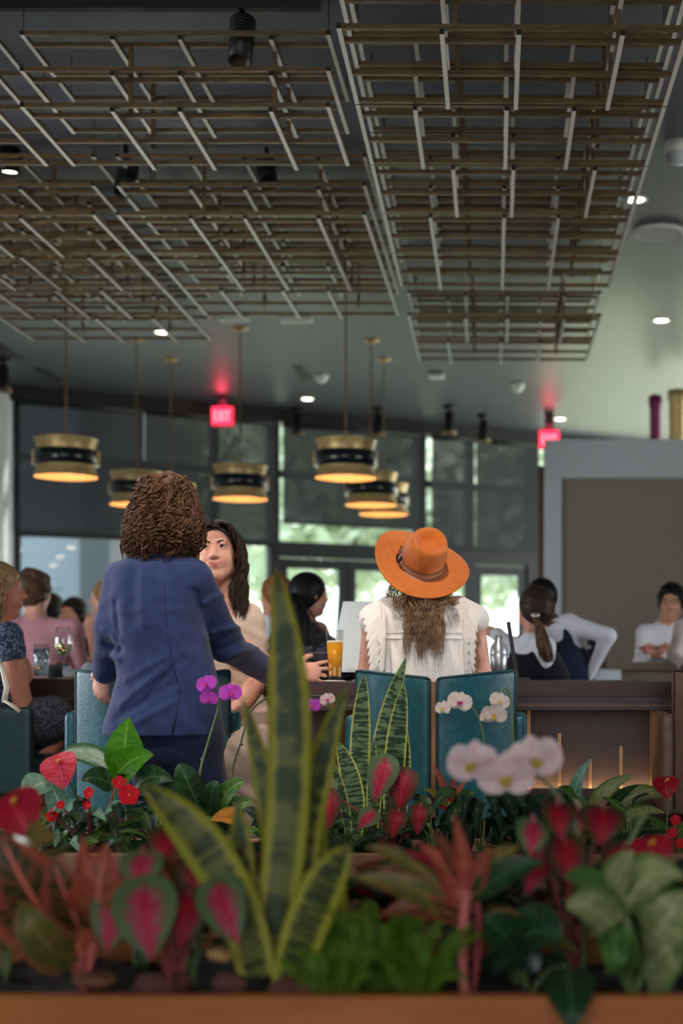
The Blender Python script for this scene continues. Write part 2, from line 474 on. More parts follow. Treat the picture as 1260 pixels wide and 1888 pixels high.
# solar roller blinds, half see-through
def blind_mat():
    m = bpy.data.materials.new('solar_blind_weave'); m.use_nodes = True; nt = m.node_tree
    b = nt.nodes['Principled BSDF']; b.inputs['Base Color'].default_value = srgb(74, 78, 84); b.inputs['Roughness'].default_value = 0.85
    out = [n for n in nt.nodes if n.type == 'OUTPUT_MATERIAL'][0]
    t = nt.nodes.new('ShaderNodeBsdfTransparent'); mx = nt.nodes.new('ShaderNodeMixShader'); mx.inputs[0].default_value = 0.20
    nt.links.new(b.outputs[0], mx.inputs[1]); nt.links.new(t.outputs[0], mx.inputs[2]); nt.links.new(mx.outputs[0], out.inputs[0])
    return m
M_BLIND = blind_mat()
blinds = [(30, 258, 2.43, 'leftmost dark roller blind beside the pale wall'), (262, 394, 2.43, 'dark roller blind behind the curly-haired man'),
          (397, 503, 2.43, 'dark roller blind beside the double doors, left of them'), (516, 766, 2.68, 'wide see-through roller blind pulled short above the double glass doors'),
          (789, 868, 2.49, 'narrow grey roller blind right above the orange hat'), (870, 984, 2.49, 'rightmost grey roller blind next to the white partition')]
for a, b, zb, lab in blinds:
    t = thing('roller_blind', lab, 'roller blind', wp((S(a)+S(b))/2, zb, 0.12), 'roller blinds on the far windows')
    wbox(MB(), S(a), S(b), zb, CEIL-0.12, 0.105, 0.109).build('fabric', M_BLIND, t)
    wbox(MB(), S(a), S(b), zb-0.035, zb, 0.095, 0.119).build('bottom_rail', M_BLACK, t)
    mb = MB(); mb.tube([wp(S(a), CEIL-0.15, 0.11), wp(S(b), CEIL-0.15, 0.11)], 0.035, 10); mb.build('roller', M_BLACK, t)

# ---- white partition block with a taupe panel, to the right
PY = 12.0
px0 = P(1005, 0, PY).x; pz = P(0, 810, PY).z
M_PART = mat('partition_white', srgb(196, 203, 212), 0.6)
M_TAUPE = mat('taupe_panel', srgb(140, 130, 118), 0.7, bump=0.03)
M_BROWNTRIM = mat('brown_trim', srgb(92, 56, 44), 0.5)
x1, zt = P(1036, 0, PY).x, P(0, 881, PY).z
mb = MB(); mb.box(px0, XR, PY, PY+0.6, zt, pz); mb.box(px0, x1, PY, PY+0.6, 0, zt); mb.box(x1, XR, PY+0.09, PY+0.6, 0, zt)
part = struct('wall_partition', mb, M_PART)
pan = MB().box(x1, XR, PY+0.05, PY+0.09, 0, zt).build('panel', M_TAUPE, part)
struct('trim_2', MB().box(P(993, 0, PY+0.4).x, P(1004, 0, PY+0.4).x, PY+0.35, PY+0.5, 0, P(0, 860, PY+0.4).z), M_BROWNTRIM)
# columns that show above the partition
mag = mat('magenta_enamel', srgb(122, 30, 84), 0.4); 
def top_column(name, label, u, r, Y, zt, m):
    c = P(u, 0, Y); mb = MB()
    mb.lathe([(0, 0), (r*1.25, 0), (r*1.25, 0.06), (r, 0.1), (r, zt-0.14), (r*1.2, zt-0.1), (r*1.2, zt-0.02), (0, zt)], 20, c=(c.x, c.y, 0))
    o = mb.build(name, m); return tag(o, label, 'column')
top_column('round_column', 'round magenta column top rising behind the white partition', 1209, 0.055, 13.6, P(0, 726, 13.6).z, mag)
top_column('round_column', 'round brass-coloured column top at the right end of the partition', 1249, 0.075, 13.2, P(0, 716, 13.2).z, M_BRASS)

# ================================================================== ceiling lattice
M_SLAT = mat('bronze_woodgrain', srgb(112, 88, 62), 0.38, 0.0, var=srgb(80, 61, 42), vscale=14, stretch=(1, 1, 8), bump=0.05, bscale=40)
M_SLATB = mat('slat_underside_sheen', srgb(200, 194, 190), 0.35)  # window reflection under the runners, put into the colour
M_CAP = mat('black_end_cap', srgb(12, 12, 13), 0.6)
SW, SH = 0.0175, 0.019
def bar_mesh(name, axis, L, cap=True):
    """bar along +axis from 0; sides wood, runner underside painted pale as window sheen, ends capped black"""
    mb = MB()
    if axis == 'y':
        V = [(x, y, z) for z in (-SH/2, SH/2) for y in (0, L) for x in (-SW/2, SW/2)]
    elif axis == 'x':
        V = [(x, y, z) for z in (-SH/2, SH/2) for y in (-SW/2, SW/2) for x in (0, L)]
    else:
        V = [(x, y, z) for z in (0, L) for y in (-SW/2, SW/2) for x in (-SW/2, SW/2)]
    Fc = [(0, 2, 3, 1), (4, 5, 7, 6), (0, 1, 5, 4), (2, 6, 7, 3), (0, 4, 6, 2), (1, 3, 7, 5)]
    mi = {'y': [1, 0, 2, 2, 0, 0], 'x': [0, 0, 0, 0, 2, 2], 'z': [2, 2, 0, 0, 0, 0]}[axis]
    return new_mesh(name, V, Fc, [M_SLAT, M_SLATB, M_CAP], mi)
LW, LD, LS = 1.25, 0.70, 0.147
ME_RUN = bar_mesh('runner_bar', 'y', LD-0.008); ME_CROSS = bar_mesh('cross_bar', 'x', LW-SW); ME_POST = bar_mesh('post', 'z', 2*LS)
ZL = CAM_Z + 2.257
FR = {'A': (0, .295, .515, .813, 1), 'B': (0, .187, .485, .705, 1)}
CABLE = MB().tube([(0, 0, 0), (0, 0, CEIL-(ZL+2*LS+SH))], 0.0025, 5).mesh('suspension_cable', M_BLACK)
def lattice(x0, y0, kind, label, rz, group):
    t = thing('ceiling_lattice', label, 'ceiling lattice', (x0, y0, ZL), group, rz)
    def put(nm, me, x, y, z):
        o = bpy.data.objects.new(nm, me); COL.objects.link(o); o.parent = t; o.location = (x, y, z)
    for L in range(3):
        z = L*LS
        for i, f in enumerate(FR[kind]):
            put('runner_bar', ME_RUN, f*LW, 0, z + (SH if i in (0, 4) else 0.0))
        for f in (0.014, .17, .58, .965):
            put('cross_bar', ME_CROSS, SW/2, f*LD, z + SH + 0.0006)
    for fx in (.33, .81):
        for fy in (.175, .70):
            put('post', ME_POST, fx*LW, fy*LD, SH)
    for fx in (0.0, 1.0):
        for fy in (0.03, 0.93):
            put('suspension_cable', CABLE, fx*LW, fy*LD, 2*LS+1.5*SH)
Y0 = 5.08
ords = ['nearest', 'second nearest', 'third nearest', 'fourth nearest', 'fifth nearest', 'sixth nearest', 'seventh nearest', 'eighth nearest']
n = 0
for r, k in ((0, 'A'), (1, 'B'), (2, 'A'), (3, 'B'), (4, 'B'), (6, 'A'), (7, 'B')):
    rz = 0.0148
    lattice(-0.63 - 0.0148*LD*r, Y0+LD*r, k, 'bronze slatted lattice module, %s in the right-hand ceiling run' % ords[n], rz, 'lattice modules of the right-hand ceiling run'); n += 1
n = 0
for r, k in ((1, 'A'), (3, 'A'), (4, 'A'), (5, 'B')):
    lattice(-2.013, Y0+0.02+LD*r, k, 'bronze slatted lattice module, %s in the middle ceiling run' % ords[n], 0.0, 'lattice modules of the middle ceiling run'); n += 1
n = 0
for r, k in ((1, 'B'), (3, 'B'), (4, 'A'), (5, 'B'), (6, 'A')):
    lattice(-2.013-0.125-LW, Y0+0.02+LD*r, k, 'bronze slatted lattice module, %s in the left-hand ceiling run' % ords[n], 0.0, 'lattice modules of the left-hand ceiling run'); n += 1

# ================================================================== pendant lamps
M_BAND = mat('black_lacquer_band', srgb(18, 26, 34), 0.28, coat=0.4)
M_GLOW = mat('warm_lamp_diffuser', srgb(255, 214, 165), 0.5, emit=(1.0, 0.66, 0.36), estr=.8)
M_INNER = mat('pendant_inner_gold', srgb(226, 176, 112), 0.5, 0.0)
M_STEMB = mat('dark_brass_chain', srgb(116, 88, 62), .45, .5)
def pendant(u, v, label):
    """v = bottom rim pixel"""
    Hb = 1.34; Y = Hb*F_PX/(V0-v); c = P(u, v, Y); R = 0.225
    t = thing('pendant_lamp', label, 'pendant lamp', (c.x, c.y, c.z), 'brass drum pendants over the bar')
    C = (c.x, c.y, c.z)
    MB().lathe([(R, 0.0), (R*0.99, 0.004), (R*0.90, 0.075), (R*0.90, 0.20), (R*0.97, 0.262), (R*1.0, 0.272), (R*1.0, 0.276), (R*0.96, 0.276), (R*0.88, 0.20), (0.02, 0.198)], 40, c=C).build('drum_shade', M_BRASS, t)
    MB().lathe([(R*0.985, 0.001), (R*0.885, 0.075), (R*0.87, 0.19), (0.01, 0.192)], 40, c=C).build('shade_lining', M_INNER, t)
    mb = MB(); mb.lathe([(R*0.90, 0.083), (R*1.0, 0.083), (R*1.0, 0.19), (R*0.90, 0.19)], 40, c=C)
    band = mb.build('band', M_BAND, t)
    for k in range(2):
        a = k*math.pi+3.3
        M = Matrix.Translation(Vector(C)) @ Matrix.Rotation(a, 4, 'Z') @ Matrix.Translation((R*1.015, 0, 0.136))
        MB().obox(M, 0.006, 0.025, 0.052).build('clasp', M_BRASS, band)
    MB().lathe([(R*0.86, 0.055), (R*0.84, 0.050), (0.0, 0.046)], 32, c=C).build('diffuser', M_GLOW, t)
    # twisted stem of chain links
    mb = MB(); top = CEIL-0.02
    pts = []; N = int((top-c.z-0.2)/0.02)
    for st in (0, math.pi):
        mb.tube([(c.x+0.006*math.cos(i*0.9+st), c.y+0.006*math.sin(i*0.9+st), c.z+0.2+(top-c.z-0.2)*i/N) for i in range(N+1)], 0.0042, 5)
    mb.build('twisted_stem', M_STEMB, t)
    MB().lathe([(0, -0.035), (0.02, -0.033), (0.025, -0.012), (0.068, -0.010), (0.068, 0), (0, 0)], 24, c=(c.x, c.y, CEIL)).build('canopy', M_BRASS, t)
    l = lamp('pendant_bulb', 'POINT', (c.x, c.y, c.z+0.02), None, 3.6, (1.0, 0.74, 0.46), 0.05)
    l.parent = t; l.matrix_parent_inverse = pmat(t).inverted()
pendant(122, 880, 'leftmost brass and black drum pendant, above the wine glass')
pendant(252, 931, 'brass drum pendant half hidden behind the curly brown hair')
pendant(443, 921, 'brass and black drum pendant just above the dark-haired woman facing us')
pendant(638, 882, 'brass and black drum pendant nearest above the double doors')
pendant(685, 932, 'brass and black drum pendant overlapping a farther one, left above the hat')
pendant(708, 949, 'farthest small drum pendant, peeking out below another above the hat')
pendant(315, 949, 'drum pendant on a thin stem, shade hidden behind the man\'s hair')

# ================================================================== things on the ceiling
M_LENS = mat('downlight_lens', srgb(255, 244, 225), 0.4, emit=(1.0, 0.88, 0.70), estr=9.0)
def ceil_pt(u, v): 
    Y = (CEIL-CAM_Z)*F_PX/(V0-v); return Vector(((u-U0)/F_PX*Y, Y, CEIL))
def downlight(u, v, label, r=0.06, power=14, drop=0.0):
    c = ceil_pt(u, v)
    t = thing('recessed_downlight', label, 'downlight', c, 'recessed ceiling downlights')
    MB().lathe([(r*1.3, -0.001), (r*1.3, -0.006), (r, -0.008), (r*0.92, -0.002)], 24, c=c).build('trim_ring', M_WHITE, t)
    MB().lathe([(r*0.95, -0.004), (0, -0.0045)], 24, c=c).build('lens', M_LENS, t)
    if power:
        l = lamp('downlight_beam', 'SPOT', c-Vector((0, 0, 0.02)), c-Vector((0, 0, 2)), power, (1.0, 0.88, 0.72), 0.05, math.radians(80), 0.6)
        l.parent = t; l.matrix_parent_inverse = pmat(t).inverted()
for u, v, lab in ((1220, 590, 'bright recessed downlight right of the right-hand lattice run'), (567, 735, 'recessed downlight beside a white detector, near the far window'),
                  (1033, 772, 'recessed downlight above the right-hand exit sign'), (300, 612, 'recessed downlight glimpsed through the left lattice tip'),
                  (118, 388, 'pair-like bright downlight shining through the left lattice'), (1172, 367, 'bright downlight at the right edge of the right lattice run')):
    downlight(u, v, lab)
def can(u, v, lab):
    c = ceil_pt(u, v); c = c  # cylinder lamp on the ceiling
    t = thing('cylinder_downlight', lab, 'downlight', c)
    MB().lathe([(0.0, 0), (0.055, 0), (0.055, -0.13), (0.045, -0.13), (0.045, -0.10)], 24, c=c).build('housing', M_BLACK, t)
    MB().lathe([(0.046, -0.115), (0, -0.116)], 20, c=c).build('lens', M_LENS, t)
can(18, 275, 'black can downlight glowing at the far left of the ceiling')
def cone_spot(u, v, lab):
    c = ceil_pt(u, v)
    t = thing('cone_spotlight', lab, 'spotlight', c, 'hanging cone spotlights')
    MB().lathe([(0, 0), (0.07, 0), (0.07, -0.03), (0.02, -0.035), (0.018, -0.06)], 20, c=c).build('mount', M_BLACK, t)
    MB().lathe([(0.03, -0.06), (0.045, -0.065), (0.055, -0.24), (0.078, -0.30), (0.07, -0.30), (0.05, -0.24), (0, -0.22)], 20, c=c).build('cone_shade', M_BLACK, t)
    MB().lathe([(0.068, -0.275), (0.079, -0.302), (0.073, -0.302), (0.062, -0.275)], 20, c=c).build('brass_lip', M_BRASS, t)
for u, v, lab in ((550, 752, 'black cone spotlight left of the double doors blind'), (698, 752, 'black cone spotlight behind the pendant stems'), (829, 748, 'black cone spotlight above the narrow grey blind'),
                  (892, 765, 'black cone spotlight with brass lip, rightmost of the row'), (6, 660, 'black cone spotlight cut off by the left edge')):
    cone_spot(u, v, lab)
def detector(u, v, lab, box=False):
    c = ceil_pt(u, v); t = thing('smoke_detector', lab, 'detector', c)
    if box:
        MB().box(c.x-0.07, c.x+0.07, c.y-0.05, c.y+0.05, c.z-0.055, c.z, 0, 0.012).build('housing', M_WHITE, t)
        MB().box(c.x-0.07, c.x+0.07, c.y-0.052, c.y-0.05, c.z-0.02, c.z-0.008).build('grille', M_FRAME, t)
    else:
        MB().lathe([(0, 0), (0.07, 0), (0.07, -0.025), (0.055, -0.04), (0.05, -0.065), (0.03, -0.08), (0, -0.083)], 24, c=c).build('housing', M_WHITE, t)
        MB().lathe([(0.071, -0.006), (0.071, -0.012)], 24, c=c).build('ring', M_FRAME, t)
detector(593, 690, 'white dome detector left of the middle pendants'); detector(955, 707, 'white dome detector right of the ceiling middle'); detector(805, 687, 'small white box detector beyond the right lattice run', True)
# flat white speaker discs
def disc(u, v, r, lab):
    c = ceil_pt(u, v); t = thing('ceiling_speaker', lab, 'speaker', c)
    MB().lathe([(0, 0), (r, 0), (r, -0.02), (r*0.93, -0.03), (r*0.9, -0.022)], 32, c=c).build('rim', M_WHITE, t)
    MB().lathe([(r*0.91, -0.022), (0, -0.022)], 32, c=c).build('grille', mat('speaker_mesh', srgb(200, 200, 200), 0.7), t)
disc(547, 588, 0.13, 'bright flat white disc speaker at the end of the middle lattice run'); disc(432, 586, 0.12, 'grey flat disc speaker behind the middle lattice tip')
disc(1215, 425, 0.16, 'flat pale disc speaker right of the right lattice run')
def vent(u, v, lab):
    c = ceil_pt(u, v); t = thing('slot_vent', lab, 'vent', c)
    MB().box(c.x-0.05, c.x+0.05, c.y-0.3, c.y+0.3, c.z-0.012, c.z).build('frame', mat('vent_grey', srgb(60, 62, 68), 0.5), t)
    for k in range(3): MB().box(c.x-0.035+k*0.03, c.x-0.025+k*0.03, c.y-0.28, c.y+0.28, c.z-0.015, c.z-0.011).build('slot', M_BLACK, t)
vent(90, 690, 'dark slot vent left, above the leftmost blind'); vent(558, 686, 'dark slot vent beside the white dome detector'); vent(18, 648, 'dark slot vent at the left edge above the pale wall')
# dome camera
c = ceil_pt(1250, 262); t = thing('dome_camera', 'white dome camera at the right edge of the ceiling', 'camera', c)
MB().lathe([(0, 0), (0.07, 0), (0.07, -0.05), (0.06, -0.06)], 24, c=c).build('base', M_WHITE, t)
MB().lathe([(0.06, -0.06), (0.058, -0.09), (0.04, -0.115), (0, -0.125)], 24, c=c).build('dome', mat('smoked_dome', srgb(190, 195, 205), 0.2), t)
# track with spot heads
def track(u0, u1, v, lab):
    Y = (CEIL-0.04-CAM_Z)*F_PX/(V0-v); a, b = P(u0, v, Y), P(u1, v, Y)
    o = MB().box(a.x, b.x, Y-0.018, Y+0.018, CEIL-0.04, CEIL).build('lighting_track', M_BLACK); tag(o, lab, 'lighting track'); return Y
TY = track(-40, 590, 18, 'long black lighting track along the top left of the ceiling')
def head(u, v, Y, tilt, lab, aim, power=60):
    c = P(u, v, Y); t = thing('track_spotlight', lab, 'spotlight', (c.x, c.y, CEIL-0.04), 'black track spotlights')
    MB().tube([(c.x, c.y, CEIL-0.04), (c.x, c.y, c.z+0.05)], 0.012).build('stem', M_BLACK, t)
    d = (Vector(aim)-c).normalized(); q = d.to_track_quat('Z', 'Y').to_matrix().to_4x4(); M = Matrix.Translation(c) @ q
    MB().lathe([(0, -0.10), (0.05, -0.10), (0.05, 0.10), (0.043, 0.10), (0.04, 0.06), (0, 0.06)], 20, M=M).build('housing', M_BLACK, t)
    mb = MB()
    for k in range(5): mb.lathe([(0.05, -0.09+k*0.014), (0.056, -0.087+k*0.014), (0.05, -0.084+k*0.014)], 16, M=M)
    mb.build('cooling_fin', M_BLACK, t)
    if power:
        l = lamp('track_beam', 'SPOT', c+d*0.11, aim, power, (1.0, 0.90, 0.78), 0.04, math.radians(46), 0.7)
        l.parent = t; l.matrix_parent_inverse = pmat(t).inverted()
head(446, 75, TY, 0, 'black track spotlight hanging near the top of the ceiling', (-1.2, 5.2, 1.2), 90)
TY2 = track(300, 560, 205, 'short black lighting track above the middle lattice run')
Y3 = 3.1  # unseen track added overhead so its spots light the guests' backs
o = MB().box(-2.6, 1.4, Y3-0.018, Y3+0.018, CEIL-0.04, CEIL).build('lighting_track', M_BLACK); tag(o, 'added black lighting track above the front planter, out of view', 'lighting track')
def fill_head(x, lab, aim, power):
    v = V0-(CEIL-0.22-CAM_Z)*F_PX/Y3; head(U0+x*F_PX/Y3, v, Y3, 0, lab, aim, power)
fill_head(-1.75, 'added unseen fill spotlight above the planter aimed at the man in the suit', (-1.35, 4.95, 1.15), 170)
fill_head(-0.25, 'added unseen fill spotlight above the planter aimed at the woman in the hat', (-0.55, 5.05, 1.15), 200)
head(492, 318, TY2+0.5, 0, 'black track spotlight behind the middle lattice run', (-0.6, 5.3, 1.2), 0)
head(232, 330, TY2+0.4, 0, 'black track spotlight left behind the lattice', (-2.0, 5.6, 1.1), 0)

# ---- exit signs
M_EXITRED = mat('exit_red_glow', srgb(255, 40, 70), 0.4, emit=(1.0, 0.03, 0.09), estr=2.2)
M_EXITDK = mat('exit_letter_glow', srgb(255, 150, 160), 0.4, emit=(1.0, 0.25, 0.30), estr=2.4)
M_EXITCASE = mat('exit_housing', srgb(190, 60, 80), 0.35, trans=0.3)
def exit_sign(u, v, lab, Y, w=0.245, hgt=0.215):
    c = P(u, v, Y); t = thing('exit_sign', lab, 'exit sign', (c.x, c.y, c.z), 'glowing exit signs')
    MB().box(c.x-w/2, c.x+w/2, c.y-0.03, c.y+0.03, c.z-hgt/2, c.z+hgt/2, 0, 0.014).build('housing', M_EXITCASE, t)
    MB().box(c.x-w/2+0.015, c.x+w/2-0.015, c.y-0.036, c.y-0.030, c.z-hgt/2+0.015, c.z+hgt/2-0.015).build('face', M_EXITRED, t)
    m = MB(); L = 0.045; h2 = 0.052; st = 0.011; y0, y1 = c.y-0.040, c.y-0.0361
    def seg(x, z0, z1, wd=st): m.box(x, x+wd, y0, y1, c.z+z0, c.z+z1)
    x = c.x-0.083
    seg(x, -h2, h2)
    for z in (-h2, -st/2, h2-st): m.box(x+st, x+0.034, y0, y1, c.z+z, c.z+z+st)
    x += 0.046
    for sg in (1, -1):
        V = [(x+(0 if sg > 0 else 0.03), y, c.z-h2) for y in (y0, y1)] 
        a0 = x+(0 if sg > 0 else 0.032); a1 = x+(0.032 if sg > 0 else 0)
        V = [(a0, y, c.z-h2) for y in (y0, y1)]+[(a0+st, y, c.z-h2) for y in (y0, y1)]+[(a1+st, y, c.z+h2) for y in (y0, y1)]+[(a1, y, c.z+h2) for y in (y0, y1)]
        m.add(V, [(0, 2, 4, 6), (1, 7, 5, 3), (0, 1, 3, 2), (2, 3, 5, 4), (4, 5, 7, 6), (6, 7, 1, 0)])
    x += 0.056; seg(x, -h2, h2)
    x += 0.022; m.box(x, x+0.040, y0, y1, c.z+h2-st, c.z+h2); seg(x+0.0145, -h2, h2-st)
    m.build('lettering', M_EXITDK, t)
    MB().box(c.x-0.05, c.x+0.05, c.y-0.02, c.y+0.02, c.z+hgt/2, CEIL).build('ceiling_mount', M_FRAME, t)
    l = lamp('exit_glow', 'POINT', (c.x, c.y-0.06, c.z+hgt/2+0.03), None, 1.0, (1, 0.05, 0.12), 0.05); l.parent = t; l.matrix_parent_inverse = pmat(t).inverted()
exit_sign(411, 768, 'glowing red exit sign hanging in front of the dark blinds', 14.6)
exit_sign(1013, 811, 'glowing red exit sign half hidden behind the white partition', 15.6)

# ================================================================== outside
M_GRASS = mat('ground_outside', srgb(196, 194, 186), 0.9, var=srgb(150, 168, 120), vscale=0.25)
struct('ground', MB().box(-60, 60, -40.0, 90, -0.45, -0.105), M_GRASS)
M_LEAFO = []
for i, (a, b) in enumerate((((196, 206, 180), (218, 226, 204)), ((176, 192, 160), (204, 214, 188)), ((210, 218, 198), (228, 233, 218)))):
    mo = mat('outdoor_leaf_%s' % 'abc'[i], srgb(*a), 0.6, var=srgb(*b), vscale=1.5); nt = mo.node_tree
    tr = nt.nodes.new('ShaderNodeBsdfTranslucent'); tr.inputs[0].default_value = srgb(*b); mx = nt.nodes.new('ShaderNodeMixShader'); mx.inputs[0].default_value = 0.5
    nt.links.new(nt.nodes['Principled BSDF'].outputs[0], mx.inputs[1]); nt.links.new(tr.outputs[0], mx.inputs[2]); nt.links.new(mx.outputs[0], [n for n in nt.nodes if n.type == 'OUTPUT_MATERIAL'][0].inputs[0])
    M_LEAFO.append(mo)
M_BARK = mat('bark', srgb(90, 74, 60), 0.9)
def leaf_cloud(mb, rg, c, r, n, size):
    for _ in range(n):
        while True:
            d = Vector((rg.uniform(-1, 1), rg.uniform(-1, 1), rg.uniform(-1, 1)))
            if 0.2 < d.length < 1: break
        d = d * (0.5+0.5*d.length)
        p = Vector(c)+Vector((d.x*r[0], d.y*r[1], d.z*r[2])); s = size*rg.uniform(0.6, 1.4)
        q = Euler((rg.uniform(-1.2, 1.2), rg.uniform(-1.2, 1.2), rg.uniform(0, 6.28))).to_matrix()
        V = [p+q @ Vector(v) for v in ((-s, 0, 0), (0, -0.45*s, 0.12*s), (s, 0, 0), (0, 0.45*s, 0.12*s))]
        mb.add(V, [(0, 1, 2), (0, 2, 3)])
def tree(x, y, h, r, label, mi, seed, low=1.2, n=2600, size=0.22):
    rg = rnd(seed); t = thing('tree', label, 'tree', (x, y, -0.02), 'trees outside the windows')
    mb = MB(); mb.tube([(x, y, -0.02), (x+0.1, y, h*0.4), (x-0.1, y+0.1, h*0.8)], [0.16, 0.11, 0.04], 8); 
    for k in range(5):
        a = rg.uniform(0, 6.28); mb.tube([(x, y, h*(0.3+0.08*k)), (x+math.cos(a)*r*0.6, y+math.sin(a)*r*0.6, h*(0.5+0.09*k))], [0.06, 0.015], 6)
    mb.build('trunk', M_BARK, t)
    mb = MB()
    for k in range(9):
        a = rg.uniform(0, 6.28); d = rg.uniform(0, 0.6)*r
        z = low+(h-low)*rg.uniform(0.15, 0.9)
        leaf_cloud(mb, rg, (x+math.cos(a)*d, y+math.sin(a)*d, z), (r*0.6, r*0.6, (h-low)*0.25), n//9, size)
    mb.build('foliage', M_LEAFO[mi], t)
tree(-3.0, 24.2, 6.5, 1.9, 'bright leafy tree outside, left behind the double doors', 0, 1)
tree(-1.5, 25.5, 7.5, 2.3, 'pale green tree outside, behind the double doors', 2, 2)
tree(0.8, 24.5, 7.0, 2.0, 'green tree outside, behind the orange hat', 1, 3)
tree(2.6, 27.5, 8.0, 2.4, 'tall tree outside at the right by the partition', 0, 4)
tree(-6.2, 27.5, 8.0, 2.6, 'tree outside seen through the left-hand blinds', 1, 5)
def bush(x, y, r, h, label, mi, seed):
    rg = rnd(seed); mb = MB()
    t = thing('shrub', label, 'shrub', (x, y, -0.02), 'shrubs outside the windows')
    for k in range(5): leaf_cloud(mb, rg, (x+rg.uniform(-.5, .5)*r, y+rg.uniform(-.5, .5)*r, h*0.5), (r*0.7, r*0.6, h*0.5), 330, 0.10)
    mb.build('foliage', M_LEAFO[mi], t)
    MB().tube([(x, y, -0.02), (x, y, h*0.6)], [0.05, 0.02], 6).build('stem', M_BARK, t)
bush(-2.6, 20.6, 1.0, 1.35, 'low shrub outside the left door leaf', 2, 11); bush(-1.2, 21.2, 1.0, 1.25, 'low shrub outside the right door leaf', 0, 12)
bush(0.3, 21.6, 0.9, 1.45, 'rounded green shrub outside, right of the hat', 0, 13); bush(-0.4, 22.4, 0.9, 1.2, 'shrub outside directly behind the hat', 1, 14)
# neighbouring building, left
M_BLOCK = mat('grey_cladding', srgb(98, 106, 118), 0.7); M_BLOCKD = mat('dark_cladding', srgb(48, 51, 60), 0.7)
t = thing('neighbour_building', 'blue-grey clad building outside the left windows', 'building', (-9.5, 21.5, -0.02))
for i in range(4):
    for j in range(7):
        MB().box(-12.0+i*1.62, -12.0+i*1.62+1.60, 19.4, 19.9, -0.02+j*0.72, -0.02+j*0.72+0.705).build('wall_panel', M_BLOCK, t)
MB().box(-12.1, -5.5, 19.46, 24, -0.02, 5.0).build('wall', M_BLOCKD, t)
MB().box(-5.82, -5.42, 19.0, 19.9, -0.02, 5.0).build('pillar', M_BLOCKD, t); MB().box(-6.15, -5.86, 19.3, 19.9, -0.02, 5.0).build('pillar', M_BLOCK, t)
# ================================================================== the bar
M_BARWOOD = mat('dark_stained_wood', srgb(58, 40, 35), 0.38, var=srgb(52, 37, 33), vscale=5, stretch=(1, 1, 9), bump=0.03)
M_BARTOP = mat('bar_top_wood', srgb(66, 40, 34), 0.38, var=srgb(52, 31, 26), vscale=4, stretch=(1, 7, 1), spec=.35)
M_BARPANEL = mat('bronze_bar_panel', srgb(58, 48, 45), 0.42, var=srgb(46, 38, 36), vscale=3)
M_COPPER = mat('brass_inlay', srgb(196, 150, 104), 0.35, 1.0)
M_LED = mat('warm_led_strip', srgb(255, 190, 130), 0.5, emit=(1.0, 0.60, 0.32), estr=3.0)
BT, BB = 1.060, 1.008
YB, YL = 5.35, 6.40
xa, xb = P(330, 0, YL).x, P(556, 0, YB).x
front = [(-3.4, YL), (xa, YL), (xb, YB), (2.4, YB)]
DEP = 0.66
def offs(path, d):
    """shift a polyline to the back by d (mitred)"""
    out = []
    for i, (x, y) in enumerate(path):
        ns = []
        for j in (i-1, i):
            if 0 <= j < len(path)-1:
                dx, dy = path[j+1][0]-path[j][0], path[j+1][1]-path[j][1]; l = math.hypot(dx, dy); ns.append((-dy/l, dx/l))
        nx, ny = sum(n[0] for n in ns)/len(ns), sum(n[1] for n in ns)/len(ns); l2 = nx*nx+ny*ny
        out.append((x+nx/l2*d, y+ny/l2*d))
    return out
def slab(mb, p0, p1, z0, z1, mi=0):
    n = len(p0)
    for i in range(n-1):
        a, b, c, d = p0[i], p0[i+1], p1[i+1], p1[i]
        V = [(q[0], q[1], z) for z in (z0, z1) for q in (a, b, c, d)]
        mb.add(V, [(3, 2, 1, 0), (4, 5, 6, 7), (0, 1, 5, 4), (1, 2, 6, 5), (2, 3, 7, 6), (3, 0, 4, 7)], mi)
    return mb
bar = thing('bar_counter', 'long dark wooden bar counter with brass inlay strips and warm under-glow', 'bar counter', (0, 5.9, 0))
slab(MB(), front, offs(front, DEP), BB, BT).build('bar_top', M_BARTOP, bar)
slab(MB(), offs(front, 0.02), offs(front, 0.30), 0.955, BB).build('apron', M_BARWOOD, bar)
slab(MB(), offs(front, 0.012), offs(front, 0.020), 0.968, 0.974).build('brass_line', mat('dull_bronze_line', srgb(112, 82, 60), .5, .5), bar)
f2 = offs(front, 0.30)
slab(MB(), f2, offs(front, 0.36), 0.05, 0.955).build('front_panel', M_BARPANEL, bar)
ZLG = CAM_Z-(1454-V0)/F_PX*(YB+0.22)
slab(MB(), offs(front, 0.22), f2, 0.10, ZLG-0.03).build('base_ledge', M_BARWOOD, bar)
slab(MB(), offs(front, 0.22), offs(front, 0.235), ZLG-0.03, ZLG).build('ledge_lip', M_BARWOOD, bar)
slab(MB(), offs(front, 0.25), offs(front, 0.275), ZLG-0.028, ZLG-0.018).build('led_strip', M_LED, bar)
slab(MB(), offs(front, 0.36), offs(front, 0.62), 0.0, 0.9).build('inner_cabinet', M_BARWOOD, bar)
YP = YB+0.30
pat = [(975.6, 1300), (1032, 1352), (1090, 1400), (1146, 1376), (1202, 1303)]
dx = px(56.6, YP)
tops = [CAM_Z-(v-V0)/F_PX*YP for _, v in pat]
x0 = P(975.6, 0, YP).x
def strip(x, y, zt):
    mb = MB()
    for o in (-0.0035, 0.0035): mb.box(x+o-0.002, x+o+0.002, y-0.006, y+0.001, 0.10, zt)
    mb.build('inlay_strip', M_COPPER, bar)
k = -14
while x0+k*dx < 2.3:
    x = x0+k*dx
    if x > xb+0.12: strip(x, YP, tops[k % 4] if k % 4 else tops[0])
    k += 1
for k in range(10):
    x = P(141, 0, YL+0.3).x+(k-6)*dx
    if x < xa-0.05: strip(x, YL+0.30, tops[(k+2) % 4])
